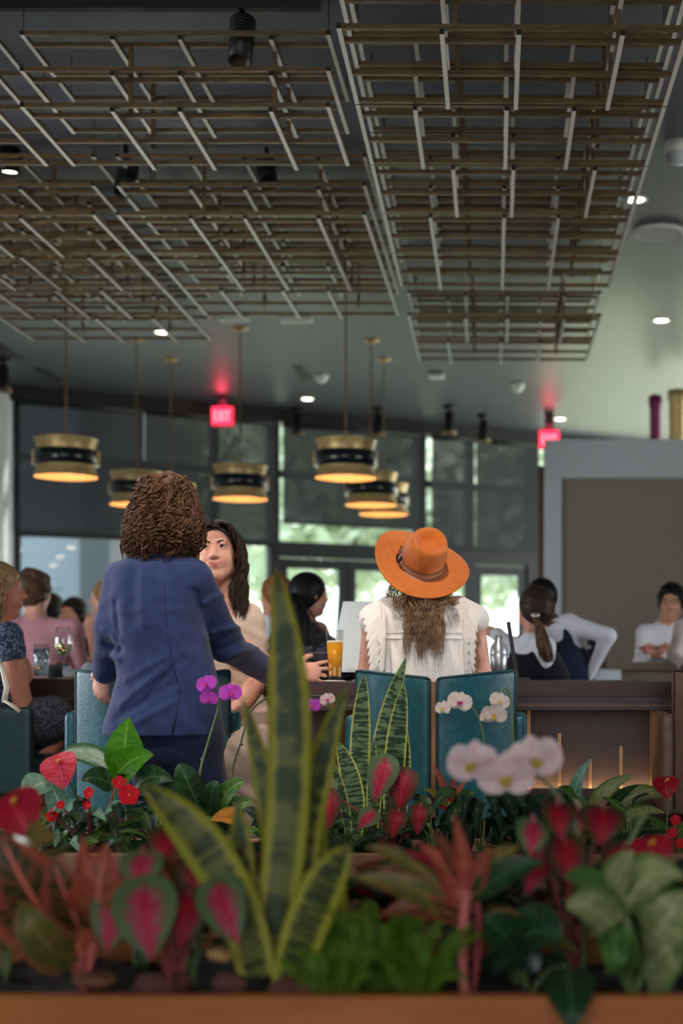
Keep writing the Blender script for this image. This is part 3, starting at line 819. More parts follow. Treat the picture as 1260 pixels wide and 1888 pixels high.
lamp_led = lamp('led_glow', 'AREA', ((xb+2.4)/2, YB+0.262, ZLG-0.014), ((xb+2.4)/2, YB+0.268, ZLG+1), 8, (1.0, 0.60, 0.32), 3.4, 0.02)
lamp_led.parent = bar; lamp_led.matrix_parent_inverse = pmat(bar).inverted()
l2 = lamp('led_glow', 'AREA', ((xa-3.4)/2, YL+0.262, ZLG-0.014), ((xa-3.4)/2, YL+0.268, ZLG+1), 4, (1.0, 0.60, 0.32), 1.8, 0.02)
l2.parent = bar; l2.matrix_parent_inverse = pmat(bar).inverted()
# counter across the aisle
M_OAK = mat('pale_oak', srgb(150, 122, 96), 0.45, var=srgb(128, 102, 80), vscale=5, stretch=(6, 1, 1))
YC = 8.3
cx0 = P(1068, 0, YC).x
bc = thing('service_counter', 'pale wooden service counter behind the bartenders', 'counter', (cx0+1.5, YC+0.3, 0))
MB().box(cx0, 4.6, YC, YC+0.6, 1.085, 1.135, 0, 0.006).build('counter_top', M_OAK, bc)
MB().box(cx0+0.04, 4.6, YC+0.05, YC+0.55, 0.0, 1.085).build('cabinet', mat('beige_cabinet', srgb(150, 138, 120), 0.6), bc)
t = thing('steel_sink', 'small pale steel sink unit in front of the service counter', 'sink', (P(1116, 0, 8.12).x, 8.12, 0))
c = P(1116, 0, 8.12)
MB().box(c.x-0.09, c.x+0.09, 8.0, 8.27, 0.0, P(0, 1234, 8.0).z, 0, 0.008).build('cabinet', mat('steel', srgb(165, 172, 178), 0.35, 0.6), t)
MB().tube([(c.x, 8.2, P(0, 1234, 8.0).z), (c.x, 8.2, 1.20), (c.x, 8.15, 1.23), (c.x, 8.1, 1.20)], 0.012).build('tap', mat('chrome', srgb(220, 220, 225), 0.1, 1.0), t)

# ================================================================== bar chairs
M_TEAL = mat('teal_leather', srgb(34, 96, 106), 0.42, var=srgb(22, 76, 88), vscale=38, bump=0.12, bscale=90, detail=6, coat=0.05)
M_TEALD = mat('dark_green_leather', srgb(10, 50, 50), 0.42, var=srgb(8, 40, 42), vscale=38, bump=0.12, bscale=90)
M_TAN = mat('tan_leather', srgb(150, 120, 100), 0.5, var=srgb(128, 100, 84), vscale=30, bump=0.1)
M_PIPE = mat('teal_piping', srgb(12, 40, 48), 0.5)
M_PIPET = mat('dark_piping', srgb(40, 30, 26), 0.5)
M_WALNUT = mat('walnut_strip', srgb(150, 108, 74), 0.45, var=srgb(124, 88, 60), vscale=8, stretch=(6, 6, 1))
M_LEGW = mat('chair_leg_wood', srgb(58, 42, 34), 0.45)
def warped(sd, x0, x1, y0, y1, z0, ztop, curve, r, slope=0.0):
    """rounded slab between x0..x1, thickness y0..y1 about the curve y = curve(x)"""
    xc, hx = (x0+x1)/2, (x1-x0)/2; yc, hy = (y0+y1)/2, (y1-y0)/2
    def fn(X, Y, Z):
        zt = ztop+slope*np.abs(X)
        zc = (z0+zt)/2; hz = (zt-z0)/2
        qx = np.abs(X-xc)-hx+r+0*Y+0*Z; qy = np.abs(Y-curve(X)-yc)-hy+r+0*Z; qz = np.abs(Z-zc)-hz+r+0*X+0*Y
        return np.sqrt(np.maximum(qx, 0)**2+np.maximum(qy, 0)**2+np.maximum(qz, 0)**2)+np.minimum(np.maximum(qx, np.maximum(qy, qz)), 0)-r
    ys = [curve(x)+y for x in np.linspace(x0, x1, 9) for y in (y0, y1)]
    sd.func(fn, (x0, min(ys), z0), (x1, max(ys), ztop+slope*max(abs(x0), abs(x1))+0.01), k=0.004)
    return sd
def chair_proto():
    """bar chair around its own origin (floor under the seat), facing +y"""
    cv = lambda x: -0.245+1.9*np.abs(x)**2
    out = {}
    for nm, s in (('l', -1), ('r', 1)):
        xs = sorted((s*0.007, s*0.276))
        out['pad_'+nm] = warped(SDF(), xs[0], xs[1], -0.028, 0.028, 0.60, 1.085, cv, 0.018, 0.10).mesh('back_pad', 0.007, M_TEAL)
        # piping round the outer face of the pad
        mb = MB(); pts = []
        xe0, xe1 = s*0.013, s*0.270
        for x in np.linspace(xe0, xe1, 9): pts.append((x, cv(x)-0.024, 1.078+0.10*abs(x)))
        for z in np.linspace(1.08, 0.62, 7): pts.append((xe1, cv(xe1)-0.024, z))
        pts2 = [(xe0, cv(xe0)-0.024, z) for z in np.linspace(0.62, 1.078, 7)]
        mb.tube(pts, 0.0035, 5); mb.tube(pts2, 0.0035, 5)
        out['pipe_'+nm] = mb.mesh('piping', M_PIPE)
        ca = lambda X, s=s: 0*X
        a0 = sorted((s*0.262, s*0.312)); ztop = 0.955
        def arm(X, Y, Z, xc=(a0[0]+a0[1])/2):
            r = 0.02; qx = np.abs(X-xc)-0.025+r; qy = np.abs(Y-0.075)-0.19+r; qz = np.abs(Z-0.775-0.0*Y)-0.18+r
            return np.sqrt(np.maximum(qx, 0)**2+np.maximum(qy, 0)**2+np.maximum(qz, 0)**2)+np.minimum(np.maximum(qx, np.maximum(qy, qz)), 0)-r
        out['arm_'+nm] = SDF().func(arm, (a0[0], -0.12, 0.59), (a0[1], 0.27, 0.96)).mesh('armrest', 0.009, M_TEAL)
    def seat(X, Y, Z):
        r = 0.035; qx = np.abs(X)-0.255+r; qy = np.abs(Y-0.09)-0.185+r; qz = np.abs(Z-0.70)-0.05+r
        return np.sqrt(np.maximum(qx, 0)**2+np.maximum(qy, 0)**2+np.maximum(qz, 0)**2)+np.minimum(np.maximum(qx, np.maximum(qy, qz)), 0)-r
    out['seat'] = SDF().func(seat, (-0.26, -0.22, 0.64), (0.26, 0.28, 0.76)).mesh('seat', 0.01, M_TEAL)
    out['strip'] = MB().box(-0.008, 0.008, -0.262, -0.235, 0.62, 1.07, 0, 0.002).mesh('wood_spine', M_WALNUT)
    out['frame'] = MB().box(-0.24, 0.24, -0.1, 0.26, 0.62, 0.655).mesh('seat_frame', M_LEGW)
    out['leg'] = MB().tube([(0, 0, 0), (0, 0, 0.63)], [0.014, 0.022], 8).mesh('leg', M_LEGW)
    mb = MB(); mb.tube([(-0.2, 0.22, 0.25), (0.2, 0.22, 0.25)], 0.011, 8)
    out['rail'] = mb.mesh('footrest', M_COPPER)
    return out
CH = chair_proto()
def bar_chair(x, y, rz, label, leather=None, pipe=None, spine=True, scale=1.0):
    t = thing('bar_chair', label, 'chair', (x, y, 0), 'leather bar chairs along the counter', rz)
    t.scale = (scale, scale, 1)
    def put(nm, me, loc=(0, 0, 0), par=t):
        if leather is not None and me.materials[0] in (M_TEAL, M_PIPE):
            me = me.copy(); me.materials[0] = leather if me.materials[0] == M_TEAL or CHM(me) else pipe
        o = bpy.data.objects.new(nm, me); COL.objects.link(o); o.parent = par; o.location = loc; return o
    def CHM(me): return False
    for s in 'lr':
        p = put('back_pad', CH['pad_'+s]); put('piping', CH['pipe_'+s], par=p)
        put('armrest', CH['arm_'+s])
    put('seat', CH['seat']); put('seat_frame', CH['frame'])
    if spine: put('wood_spine', CH['strip'])
    for sx in (-1, 1):
        for sy in (-0.08, 0.23): put('leg', CH['leg'], (sx*0.22, sy, 0))
    put('footrest', CH['rail'])
    return t
c = P(800, 0, 4.72)
bar_chair(c.x, 4.72+0.245, 0.0, 'teal leather bar chair with split back, under the woman in the hat')
bar_chair(P(262, 0, 5.1).x, 5.28, 0.22, 'teal leather bar chair the man in the blue suit leans on')
bar_chair(P(45, 0, 5.66).x-0.265, 5.98, -1.5, 'dark green leather bar chair under the woman in the patterned dress', M_TEALD, M_PIPE)
bar_chair(P(1394, 0, 4.9).x, 5.12, 0.0, 'tan leather bar chair cut off by the right edge', M_TAN, M_PIPET)

# ================================================================== things on the bar
GLS = glass_mat('drink_glass', (0.96, 0.97, 0.97), 0.05)
M_BEER = mat('hazy_beer', srgb(236, 166, 30), 0.3, trans=0.25, ior=1.33, var=srgb(228, 150, 22), vscale=8)
M_WINE = mat('white_wine', srgb(238, 236, 190), 0.0, trans=1.0, ior=1.33)
M_WATER = mat('ice_water', srgb(235, 242, 246), 0.02, trans=1.0, ior=1.33)
M_ICE = mat('ice', srgb(235, 242, 248), 0.15, trans=0.8, ior=1.31)
c = P(618, 1253, 5.62); g = thing('beer_glass', 'tall flared glass of hazy golden beer beside the man\'s hand', 'glass', (c.x, c.y, BT+0.004))
z0 = BT+0.0042; hg = px(93, 5.62); rb, rt = px(12.8, 5.62), px(16.6, 5.62)
MB().lathe([(0, 0), (rb, 0), (rb, 0.012), (rt, hg), (rt-0.002, hg), (rb-0.0025, 0.016), (0, 0.016)], 32, c=(c.x, c.y, z0)).build('glass', GLS, g)
lv = 0.74*hg; rl = rb+(rt-rb)*0.74
MB().lathe([(0, 0.0165), (rb-0.0024, 0.0165), (rl-0.0020, lv), (0, lv)], 32, c=(c.x, c.y, z0)).build('beer', M_BEER, g)
MB().lathe([(0, lv), (rl-0.0021, lv), (rl-0.0021, lv+0.007), (rl-0.006, lv+0.009), (0, lv+0.009)], 32, c=(c.x, c.y, z0)).build('foam', mat('beer_foam', srgb(245, 232, 200), 0.8), g)
co = MB().lathe([(0, 0), (0.052, 0), (0.052, 0.003), (0, 0.003)], 28, c=(c.x-0.01, c.y, BT+0.0005)).build('coaster', mat('white_card', srgb(232, 226, 218), 0.8))
tag(co, 'round white card coaster under the beer glass', 'coaster')
# wine glass, left
Yw = 6.62; c = P(117, 1243, Yw); g = thing('wine_glass', 'stemmed glass half full of white wine on the left of the bar', 'glass', (c.x, c.y, BT))
k = px(95, Yw)/0.232
prof = [(0, 0), (0.038, 0), (0.036, 0.003), (0.006, 0.007), (0.0042, 0.02), (0.004, 0.085), (0.010, 0.095), (0.030, 0.115), (0.0425, 0.145), (0.042, 0.17), (0.033, 0.232), (0.0318, 0.232), (0.0408, 0.17), (0.0412, 0.145), (0.029, 0.117), (0.008, 0.0985), (0, 0.098)]
MB().lathe([(r*k, z*k) for r, z in prof], 36, c=(c.x, c.y, BT+0.0005)).build('glass', GLS, g)
MB().lathe([(r*k, z*k) for r, z in [(0, 0.0985), (0.008, 0.099), (0.0288, 0.1175), (0.0410, 0.145), (0.0411, 0.155), (0, 0.155)]], 36, c=(c.x, c.y, BT+0.0005)).build('wine', M_WINE, g)
# water glass with ice
Yw = 6.60; c = P(76, 1243, Yw); g = thing('water_glass', 'straight tumbler of iced water left of the wine glass', 'glass', (c.x, c.y, BT))
h_, r_ = px(64, Yw), px(15, Yw); z0 = BT+0.0005
MB().lathe([(0, 0), (r_*0.9, 0), (r_, h_), (r_-0.002, h_), (r_*0.9-0.0025, 0.010), (0, 0.010)], 28, c=(c.x, c.y, z0)).build('glass', GLS, g)
MB().lathe([(0, 0.0105), (r_*0.9-0.0024, 0.0105), (r_*0.98-0.0023, h_*0.86), (0, h_*0.86)], 28, c=(c.x, c.y, z0)).build('water', M_WATER, g)
rg = rnd(5)
for i in range(9):
    M = Matrix.Translation((c.x+rg.uniform(-.5, .5)*r_, c.y+rg.uniform(-.5, .5)*r_, z0+0.03+h_*0.75*i/9)) @ Euler((rg.uniform(0, 3), rg.uniform(0, 3), 0)).to_matrix().to_4x4()
    MB().obox(M, 0.011, 0.011, 0.011).build('ice_cube', M_ICE, g)
# plates and napkin
M_PLATE = mat('dark_glaze', srgb(52, 58, 60), 0.25); M_NAP = mat('grey_linen', srgb(172, 176, 188), 0.85)
c = P(150, 1246, 6.66); t = thing('plate', 'stack of side plates right of the wine glass', 'plate', (c.x, c.y, BT))
for i in range(2): MB().lathe([(0, 0.002+i*0.007), (0.06, 0.002+i*0.007), (0.085, 0.014+i*0.007), (0.083, 0.017+i*0.007), (0.058, 0.006+i*0.007), (0, 0.006+i*0.007)], 32, c=(c.x, c.y, BT)).build('side_plate', mat('plate_grey', srgb(170, 160, 150), 0.3), t)
rows = []
c2 = P(152, 1228, 6.66)
for i in range(13):
    r = []
    for j in range(19):
        a, b = i/12-0.5, j/18-0.5
        z = BT+0.026+0.045*max(0, 1-(2*a)**2)*(0.55+0.45*math.sin(b*9+a*4))*max(0, 1-(2*b)**4)+0.012*math.sin(a*17+b*5)*max(0, 1-(2*b)**2)
        r.append((c2.x+b*0.155+0.01*math.sin(a*8), c2.y+a*0.11, max(z, BT+0.022)))
    rows.append(r)
o = MB().grid(rows).build('napkin', M_NAP); tag(o, 'crumpled grey linen napkin on the plates by the wine glass', 'napkin'); m = o.modifiers.new('s', 'SOLIDIFY'); m.thickness = 0.004
c = P(103, 1238, 6.80); t = thing('bowl', 'dark round bowl behind the wine glass stem', 'bowl', (c.x, c.y, BT))
MB().lathe([(0, 0.001), (0.03, 0.001), (0.035, 0.008), (0.06, 0.045), (0.066, 0.065), (0.063, 0.065), (0.056, 0.045), (0.03, 0.012), (0, 0.012)], 32, c=(c.x, c.y, BT)).build('body', M_PLATE, t)
MB().sphere((c.x+0.01, c.y, BT+0.05), (0.04, 0.04, 0.03), 12).build('food', mat('food_brown', srgb(150, 110, 80), 0.8, var=srgb(80, 60, 40), vscale=60), t)
# menu held in front of the hat woman
def quad_sheet(p00, p10, p11, p01, th, off=0.0):
    n = (p10-p00).cross(p01-p00).normalized(); 
    V = [p+n*off for p in (p00, p10, p11, p01)]+[p+n*(off+th) for p in (p00, p10, p11, p01)]
    return V, [(3, 2, 1, 0), (4, 5, 6, 7), (0, 1, 5, 4), (1, 2, 6, 5), (2, 3, 7, 6), (3, 0, 4, 7)]
A, B, C_, D = P(607, 1240, 5.76), P(700, 1240, 5.76), P(712, 1110, 5.94), P(633, 1110, 5.94)
menu = thing('menu', 'tall white printed menu held up by the woman in the hat', 'menu', (A+B)/2)
MB().add(*quad_sheet(A, B, C_, D, 0.004)).build('cover', mat('menu_cover', srgb(206, 216, 222), 0.6), menu)
def bil(s, t_): return (A*(1-s)+B*s)*(1-t_)+(D*(1-s)+C_*s)*t_
MB().add(*quad_sheet(bil(.2, .06), bil(.95, .06), bil(.95, .62), bil(.2, .62), -0.0008, 0)).build('page', mat('menu_paper', srgb(228, 233, 240), 0.7), menu)
mb = MB(); rg = rnd(8)
for i in range(11):
    t_ = .58-i*0.047; w = rg.uniform(.16, .42)
    mb.add(*quad_sheet(bil(.58-w/2, t_), bil(.58+w/2, t_), bil(.58+w/2, t_+.012), bil(.58-w/2, t_+.012), -0.0004, -0.0009))
mb.build('text_line', mat('menu_ink', srgb(150, 158, 168), 0.7), menu)
# handbags
M_CREAM = mat('cream_leather', srgb(214, 202, 188), 0.45); M_DKTRIM = mat('dark_brown_trim', srgb(38, 28, 24), 0.45); M_GOLD = mat('gold_hardware', srgb(214, 176, 96), 0.25, 1.0)
M_BLKL = mat('black_leather', srgb(16, 17, 21), 0.4, bump=0.2, bscale=30)
def handbag(c, w, d, h_, label, m, trim, rz, seed):
    t = thing('handbag', label, 'bag', c, None, rz)
    def body(X, Y, Z):
        r = 0.022; tp = 1-0.22*np.clip(Z/h_, 0, 1); qx = np.abs(X)-w/2*tp+r+0*Y; qy = np.abs(Y)-d/2*tp+r+0*X; qz = np.abs(Z-h_/2)-h_/2+r+0*X+0*Y
        return np.sqrt(np.maximum(qx, 0)**2+np.maximum(qy, 0)**2+np.maximum(qz, 0)**2)+np.minimum(np.maximum(qx, np.maximum(qy, qz)), 0)-r+0.004*np.sin(X*60+Z*30+seed)
    o = link('body', SDF().func(body, (-w/2, -d/2, 0), (w/2, d/2, h_)).mesh('body', 0.006, m)); o.parent = t
    def flap(X, Y, Z):
        zz = h_*0.52+0.28*h_*np.abs(2*X/w)**1.5
        r = 0.012; tp = 1-0.20*np.clip(Z/h_, 0, 1); qx = np.abs(X)-w/2*tp*1.0+r+0*Y; qy = np.abs(Y+d*0.12)-d*0.40*tp+r+0*X; qz = np.maximum(zz-Z, Z-h_-0.008)+r+0*Y
        return np.sqrt(np.maximum(qx, 0)**2+np.maximum(qy, 0)**2+np.maximum(qz, 0)**2)+np.minimum(np.maximum(qx, np.maximum(qy, qz)), 0)-r
    o = link('flap', SDF().func(flap, (-w/2, -d*0.6, h_*0.4), (w/2, d*0.6, h_+0.02)).mesh('flap', 0.006, trim)); o.parent = t
    mb = MB(); mb.tube([(w*0.33*math.cos(a), 0, h_+0.10*h_*math.sin(a)*3) for a in np.linspace(0, math.pi, 14)], 0.006, 6)
    o = mb.build('handle', trim); o.parent = t
    mb = MB(); mb.tube([(0.014*math.cos(a), -d*0.52, h_*0.55+0.014*math.sin(a)) for a in np.linspace(0, 2*math.pi, 13)], 0.004, 6)
    o = mb.build('clasp', M_GOLD); o.parent = t
    return t
c = P(494, 1222, 5.86); handbag((c.x, c.y, BT), 0.15, 0.08, 0.125, 'cream handbag with dark trim and gold clasp on the bar', M_CREAM, M_DKTRIM, 0.35, 1)
c = P(612, 1250, 5.90); handbag((c.x, c.y, BT), 0.26, 0.10, 0.115, 'black leather handbag lying behind the beer glass', M_BLKL, M_BLKL, -0.1, 2)
# cocktail things near the bartenders
M_STEEL = mat('polished_steel', srgb(190, 193, 198), 0.36, 0.8)
c = P(920, 1240, 5.9); t = thing('cocktail_shaker', 'steel cocktail shaker on the bar right of the hat woman', 'shaker', (c.x, c.y, BT))
MB().lathe([(0, 0), (0.028, 0), (0.038, 0.11), (0.036, 0.112), (0, 0.112)], 24, c=(c.x, c.y, BT)).build('cup', M_STEEL, t)
MB().lathe([(0.037, 0.110), (0.034, 0.14), (0.016, 0.165), (0.016, 0.185), (0, 0.19)], 24, c=(c.x, c.y, BT)).build('cap', M_STEEL, t)
a, b = P(938, 1148, 5.75), P(955, 1257, 5.75)
t = thing('screen_stand', 'slim black screen standing edge-on at the bar beside the bartender', 'screen', (b.x, b.y, BT))
M = Matrix.Translation((a+b)/2) @ Matrix.Rotation(math.atan2(-(b-a).x, -(b-a).z)+math.pi, 4, 'Y').inverted()
ang = math.atan2(a.x-b.x, a.z-b.z)
M = Matrix.Translation((a+b)/2) @ Matrix.Rotation(ang, 4, 'Y')
MB().obox(M, 0.008, 0.10, (a-b).length/2).build('panel', M_BLACK, t)
MB().box(b.x-0.03, b.x+0.05, b.y-0.08, b.y+0.08, BT, BT+0.012).build('foot', M_BLACK, t)
rg = rnd(21)
for i, (u, hgt, colr, lab) in enumerate(((1092, 0.20, (28, 32, 34), 'dark bottle on the service counter, beside the bartender\'s elbow'), (1062, 0.16, (150, 160, 150), 'pale bottle on the service counter behind the bartender'))):
    c = P(u, 0, 8.55); m = mat('bottle_%s' % ('dark', 'pale')[i], srgb(*colr), 0.15, coat=0.3)
    t = thing('bottle', lab, 'bottle', (c.x, c.y, 1.135))
    MB().lathe([(0, 0), (0.035, 0), (0.036, hgt*0.6), (0.014, hgt*0.78), (0.013, hgt)], 20, c=(c.x, c.y, 1.1355)).build('body', m, t)
    MB().lathe([(0.015, hgt*0.95), (0.015, hgt*1.03), (0, hgt*1.03)], 16, c=(c.x, c.y, 1.1355)).build('cap', M_BLACK, t)
# ================================================================== people
def skin(name, c, c2): return mat('skin_'+name, srgb(*c), 0.5, var=srgb(*c2), vscale=25, sss=0.12)
SK_FAIR = skin('fair', (226, 170, 148), (214, 152, 130)); SK_TAN = skin('tan', (186, 122, 96), (172, 108, 84)); SK_DARK = skin('deep', (96, 58, 44), (82, 48, 36)); SK_MED = skin('medium', (205, 150, 124), (192, 134, 108))
M_LIP = mat('lips', srgb(176, 96, 92), 0.45); M_BROW = mat('brow_hair', srgb(58, 38, 30), 0.7)
def cloth(name, c, c2=None, bump=0.25, bscale=220, vscale=60, rough=0.85, sheen=0.15):
    return mat('cloth_'+name, srgb(*c), rough, var=srgb(*(c2 or [max(0, x-8) for x in c])), vscale=vscale, bump=bump, bscale=bscale, sheen=sheen, spec=0.2)
def frame(o, x, y, z): return Matrix(((x.x, y.x, z.x, o.x), (x.y, y.y, z.y, o.y), (x.z, y.z, z.z, o.z), (0, 0, 0, 1)))
def joints(x, y, yaw, pose='stand', s=1.0, seat=0.75, z0=0.0, lean=0.0):
    """standard joints in world space; yaw 0 faces away from the camera, positive turns to its left"""
    J = {}
    if pose == 'stand':
        L = dict(hip=(0, 0, .93), neck=(0, 0, 1.47), head=(0, .035, 1.635))
        for n, sg in (('L', -1), ('R', 1)):
            L.update({'sh'+n: (sg*.185, -.01, 1.415), 'el'+n: (sg*.24, -.03, 1.12), 'wr'+n: (sg*.24, .08, .88), 'hi'+n: (sg*.095, 0, .90), 'kn'+n: (sg*.10, .03, .49), 'an'+n: (sg*.10, -.01, .09)})
    else:
        b = seat/s
        L = dict(hip=(0, 0, b+.10), neck=(0, .03, b+.63), head=(0, .065, b+.795))
        for n, sg in (('L', -1), ('R', 1)):
            L.update({'sh'+n: (sg*.18, .01, b+.575), 'el'+n: (sg*.22, .08, b+.30), 'wr'+n: (sg*.16, .30, b+.33), 'hi'+n: (sg*.10, .02, b+.08), 'kn'+n: (sg*.12, .44, b+.06), 'an'+n: (sg*.11, .36, b-.37)})
    R = Matrix.Rotation(yaw, 3, 'Z'); h0 = L['hip'][2]; c, sn = math.cos(lean), math.sin(lean)
    for k, v in L.items():
        v = Vector(v)*s
        if k[:2] in ('sh', 'el', 'wr', 'ne', 'he'):
            dz, dy = v.z-h0*s, v.y; v = Vector((v.x, dy*c+dz*sn, h0*s+dz*c-dy*sn))
        J[k] = R @ v+Vector((x, y, z0))
    J['yaw'] = yaw; J['s'] = s
    return J
def tframe(J):
    up = (J['neck']-J['hip']).normalized(); r = (J['shR']-J['shL']); r = (r-up*r.dot(up)).normalized()
    return frame(J['hip'], r, up.cross(r), up), (J['neck']-J['hip']).length
def head_matrix(J, yaw=0.0, pitch=0.0, roll=0.0):
    """yaw relative to the camera axis (0 looks away), pitch up positive, roll to its right"""
    return Matrix.Translation(J['head']) @ Matrix.Rotation(yaw, 4, 'Z') @ Matrix.Rotation(pitch, 4, 'X') @ Matrix.Rotation(roll, 4, 'Y') @ Matrix.Scale(J['s'], 4)
def head_prims(sd, M, skin=0, lip=None, brow=None, detail=True):
    s = M.to_scale().x; R = M.to_quaternion().to_matrix().to_4x4()
    T = lambda *p: M @ Vector(p)
    E = lambda p, r, k=0.02, mode=1, mi=skin: sd.ell(T(*p), [q*s for q in r], R, k*s, mode, mi)
    Cp = lambda a, b, ra, rb=None, k=0.01, mode=1, mi=skin, flat=None: sd.cap(T(*a), T(*b), ra*s, (rb if rb is not None else ra)*s, k*s, mode, mi, flat)
    E((0, -.018, .03), (.077, .095, .087)); E((0, .022, -.03), (.060, .070, .080), .03); E((0, .055, -.096), (.026, .028, .022), .03)
    for sx in (-1, 1):
        E((sx*.034, .058, -.030), (.026, .026, .030), .025); E((sx*.042, .012, -.070), (.016, .035, .024), .03)
        E((sx*.079, -.008, .0), (.008, .019, .031), .006)
    if detail:
        Cp((-.038, .076, .034), (.038, .076, .034), .012, k=.02)
        for sx in (-1, 1): E((sx*.032, .1, .012), (.019, .022, .011), .012, -1)
        Cp((0, .084, .020), (0, .106, -.022), .0075, .012, k=.012)
        for sx in (-1, 1): E((sx*.012, .096, -.026), (.009, .010, .008), .008)
        lm = skin if lip is None else lip; lz = .0035
        E((0, .083, -.058), (.026, .014, .016), .012)
        for sx in (-1, 1):
            Cp((0, .0960, -.0555), (sx*.022, .0920, -.0550), .0038, .0022, k=.003, mi=lm); Cp((0, .0950, -.0640), (sx*.020, .0915, -.0590), .0046, .0024, k=.003, mi=lm)
            Cp((0, .1015, -.0600), (sx*.027, .0945, -.0555), .0020, .0015, k=.003, mode=-1)
        if brow is not None:
            for sx in (-1, 1): Cp((sx*.016, .0855, .032), (sx*.048, .073, .034), .0042, .0028, k=.003, mi=brow)
        for sx in (-1, 1):   # lids round the eye
            Cp((sx*.018, .0840, .014), (sx*.033, .0865, .0215), .0038, k=.004); Cp((sx*.033, .0865, .0215), (sx*.048, .076, .014), .0038, k=.004)
            Cp((sx*.018, .0835, .008), (sx*.034, .0835, .003), .0034, k=.004); Cp((sx*.034, .0835, .003), (sx*.048, .076, .009), .0034, k=.004)
    return sd
M_EYEW = mat('eye_white', srgb(206, 200, 196), 0.35); M_IRIS = mat('iris', srgb(70, 52, 38), 0.2); M_PUP = mat('pupil', srgb(8, 8, 8), 0.1)
def eyes(M, gaze, parent, lash=False):
    """gaze: target direction in head space"""
    for sx in (-1, 1):
        q = Vector(gaze).normalized().to_track_quat('Z', 'Y').to_matrix().to_4x4()
        mb = MB(); r = .0128
        rows = [(r*math.sin(a), r*math.cos(a)) for a in (0.0001, .17, .32, .48, .64, .75, 1.0, 1.5, 2.2, 3.1)]
        mb.lathe(rows, 16, M=M @ Matrix.Translation((sx*.0325, .0735, .0118)) @ q)
        for i, f in enumerate(mb.f): mb.m[i] = 2 if i < 32 else (1 if i < 64 else 0)
        mb.build('eye', [M_EYEW, M_IRIS, M_PUP], parent)
        if lash:
            T = lambda *p: M @ Vector(p)
            MB().tube([T(sx*.0185, .0845, .0125), T(sx*.025, .0885, .0165), T(sx*.033, .0905, .0182), T(sx*.041, .0865, .0168), T(sx*.050, .0775, .0135)], [.0006, .0014, .0017, .0018, .0010], 5).build('eyelash', M_PUP, parent)
            MB().tube([T(sx*.0205, .0825, .0075), T(sx*.033, .0872, .0028), T(sx*.046, .0795, .0085)], [.0005, .0007, .0008], 5).build('eyelash', M_BROW, parent)
            MB().tube([T(sx*.014, .0915, .0290), T(sx*.026, .0915, .0340), T(sx*.040, .0850, .0365), T(sx*.054, .0730, .0310)], [.0022, .0030, .0026, .0010], 6).build('eyebrow', M_BROW, parent)
def hand_prims(sd, w, fwd, palm, thumb, mi=0, curl=0.35, s=1.0, spread=0.0, curls=None):
    """w wrist, fwd towards the fingertips, palm = way the palm faces, thumb = +1/-1 side along fwd x palm"""
    f = Vector(fwd).normalized(); p = Vector(palm); p = (p-f*p.dot(f)).normalized(); l = f.cross(p)*thumb
    w = Vector(w)
    sd.cap(w-f*.01*s, w+f*.03*s, .024*s, .030*s, .02, 1, mi, (tuple(p), .72))
    sd.cap(w+f*.03*s, w+f*.078*s, .036*s, .038*s, .015, 1, mi, (tuple(p), .40))
    for i, (o, L) in enumerate(((.028, .072), (.0095, .080), (-.0095, .075), (-.028, .060))):
        b = w+f*(.088-.004*abs(i-1))*s+l*o*s; cu = (curls[i] if curls else curl); d = (f+l*spread*(1.5-i)*.3).normalized()
        for j, (q, r) in enumerate(((.42, .0088), (.32, .0080), (.26, .0072))):
            ang = cu*(0.6+0.6*j); ca, sa = math.cos(cu*(0.5+0.55*j)+cu*0.3*j), math.sin(cu*(0.5+0.55*j)+cu*0.3*j)
            e = b+(d*ca+p*sa)*L*q*s
            sd.cap(b, e, r*s, (r-.0008)*s, .004, 1, mi); b = e
    b = w+f*.028*s+l*.024*s
    for (df, dl, dp, L, r) in ((.55, .7, .35, .038, .0125), (.8, .42, .42, .030, .0102), (.9, .2, .4, .024, .0088)):
        e = b+(f*df+l*dl+p*dp).normalized()*L*s; sd.cap(b, e, r*s, (r-.001)*s, .008, 1, mi); b = e
    return sd
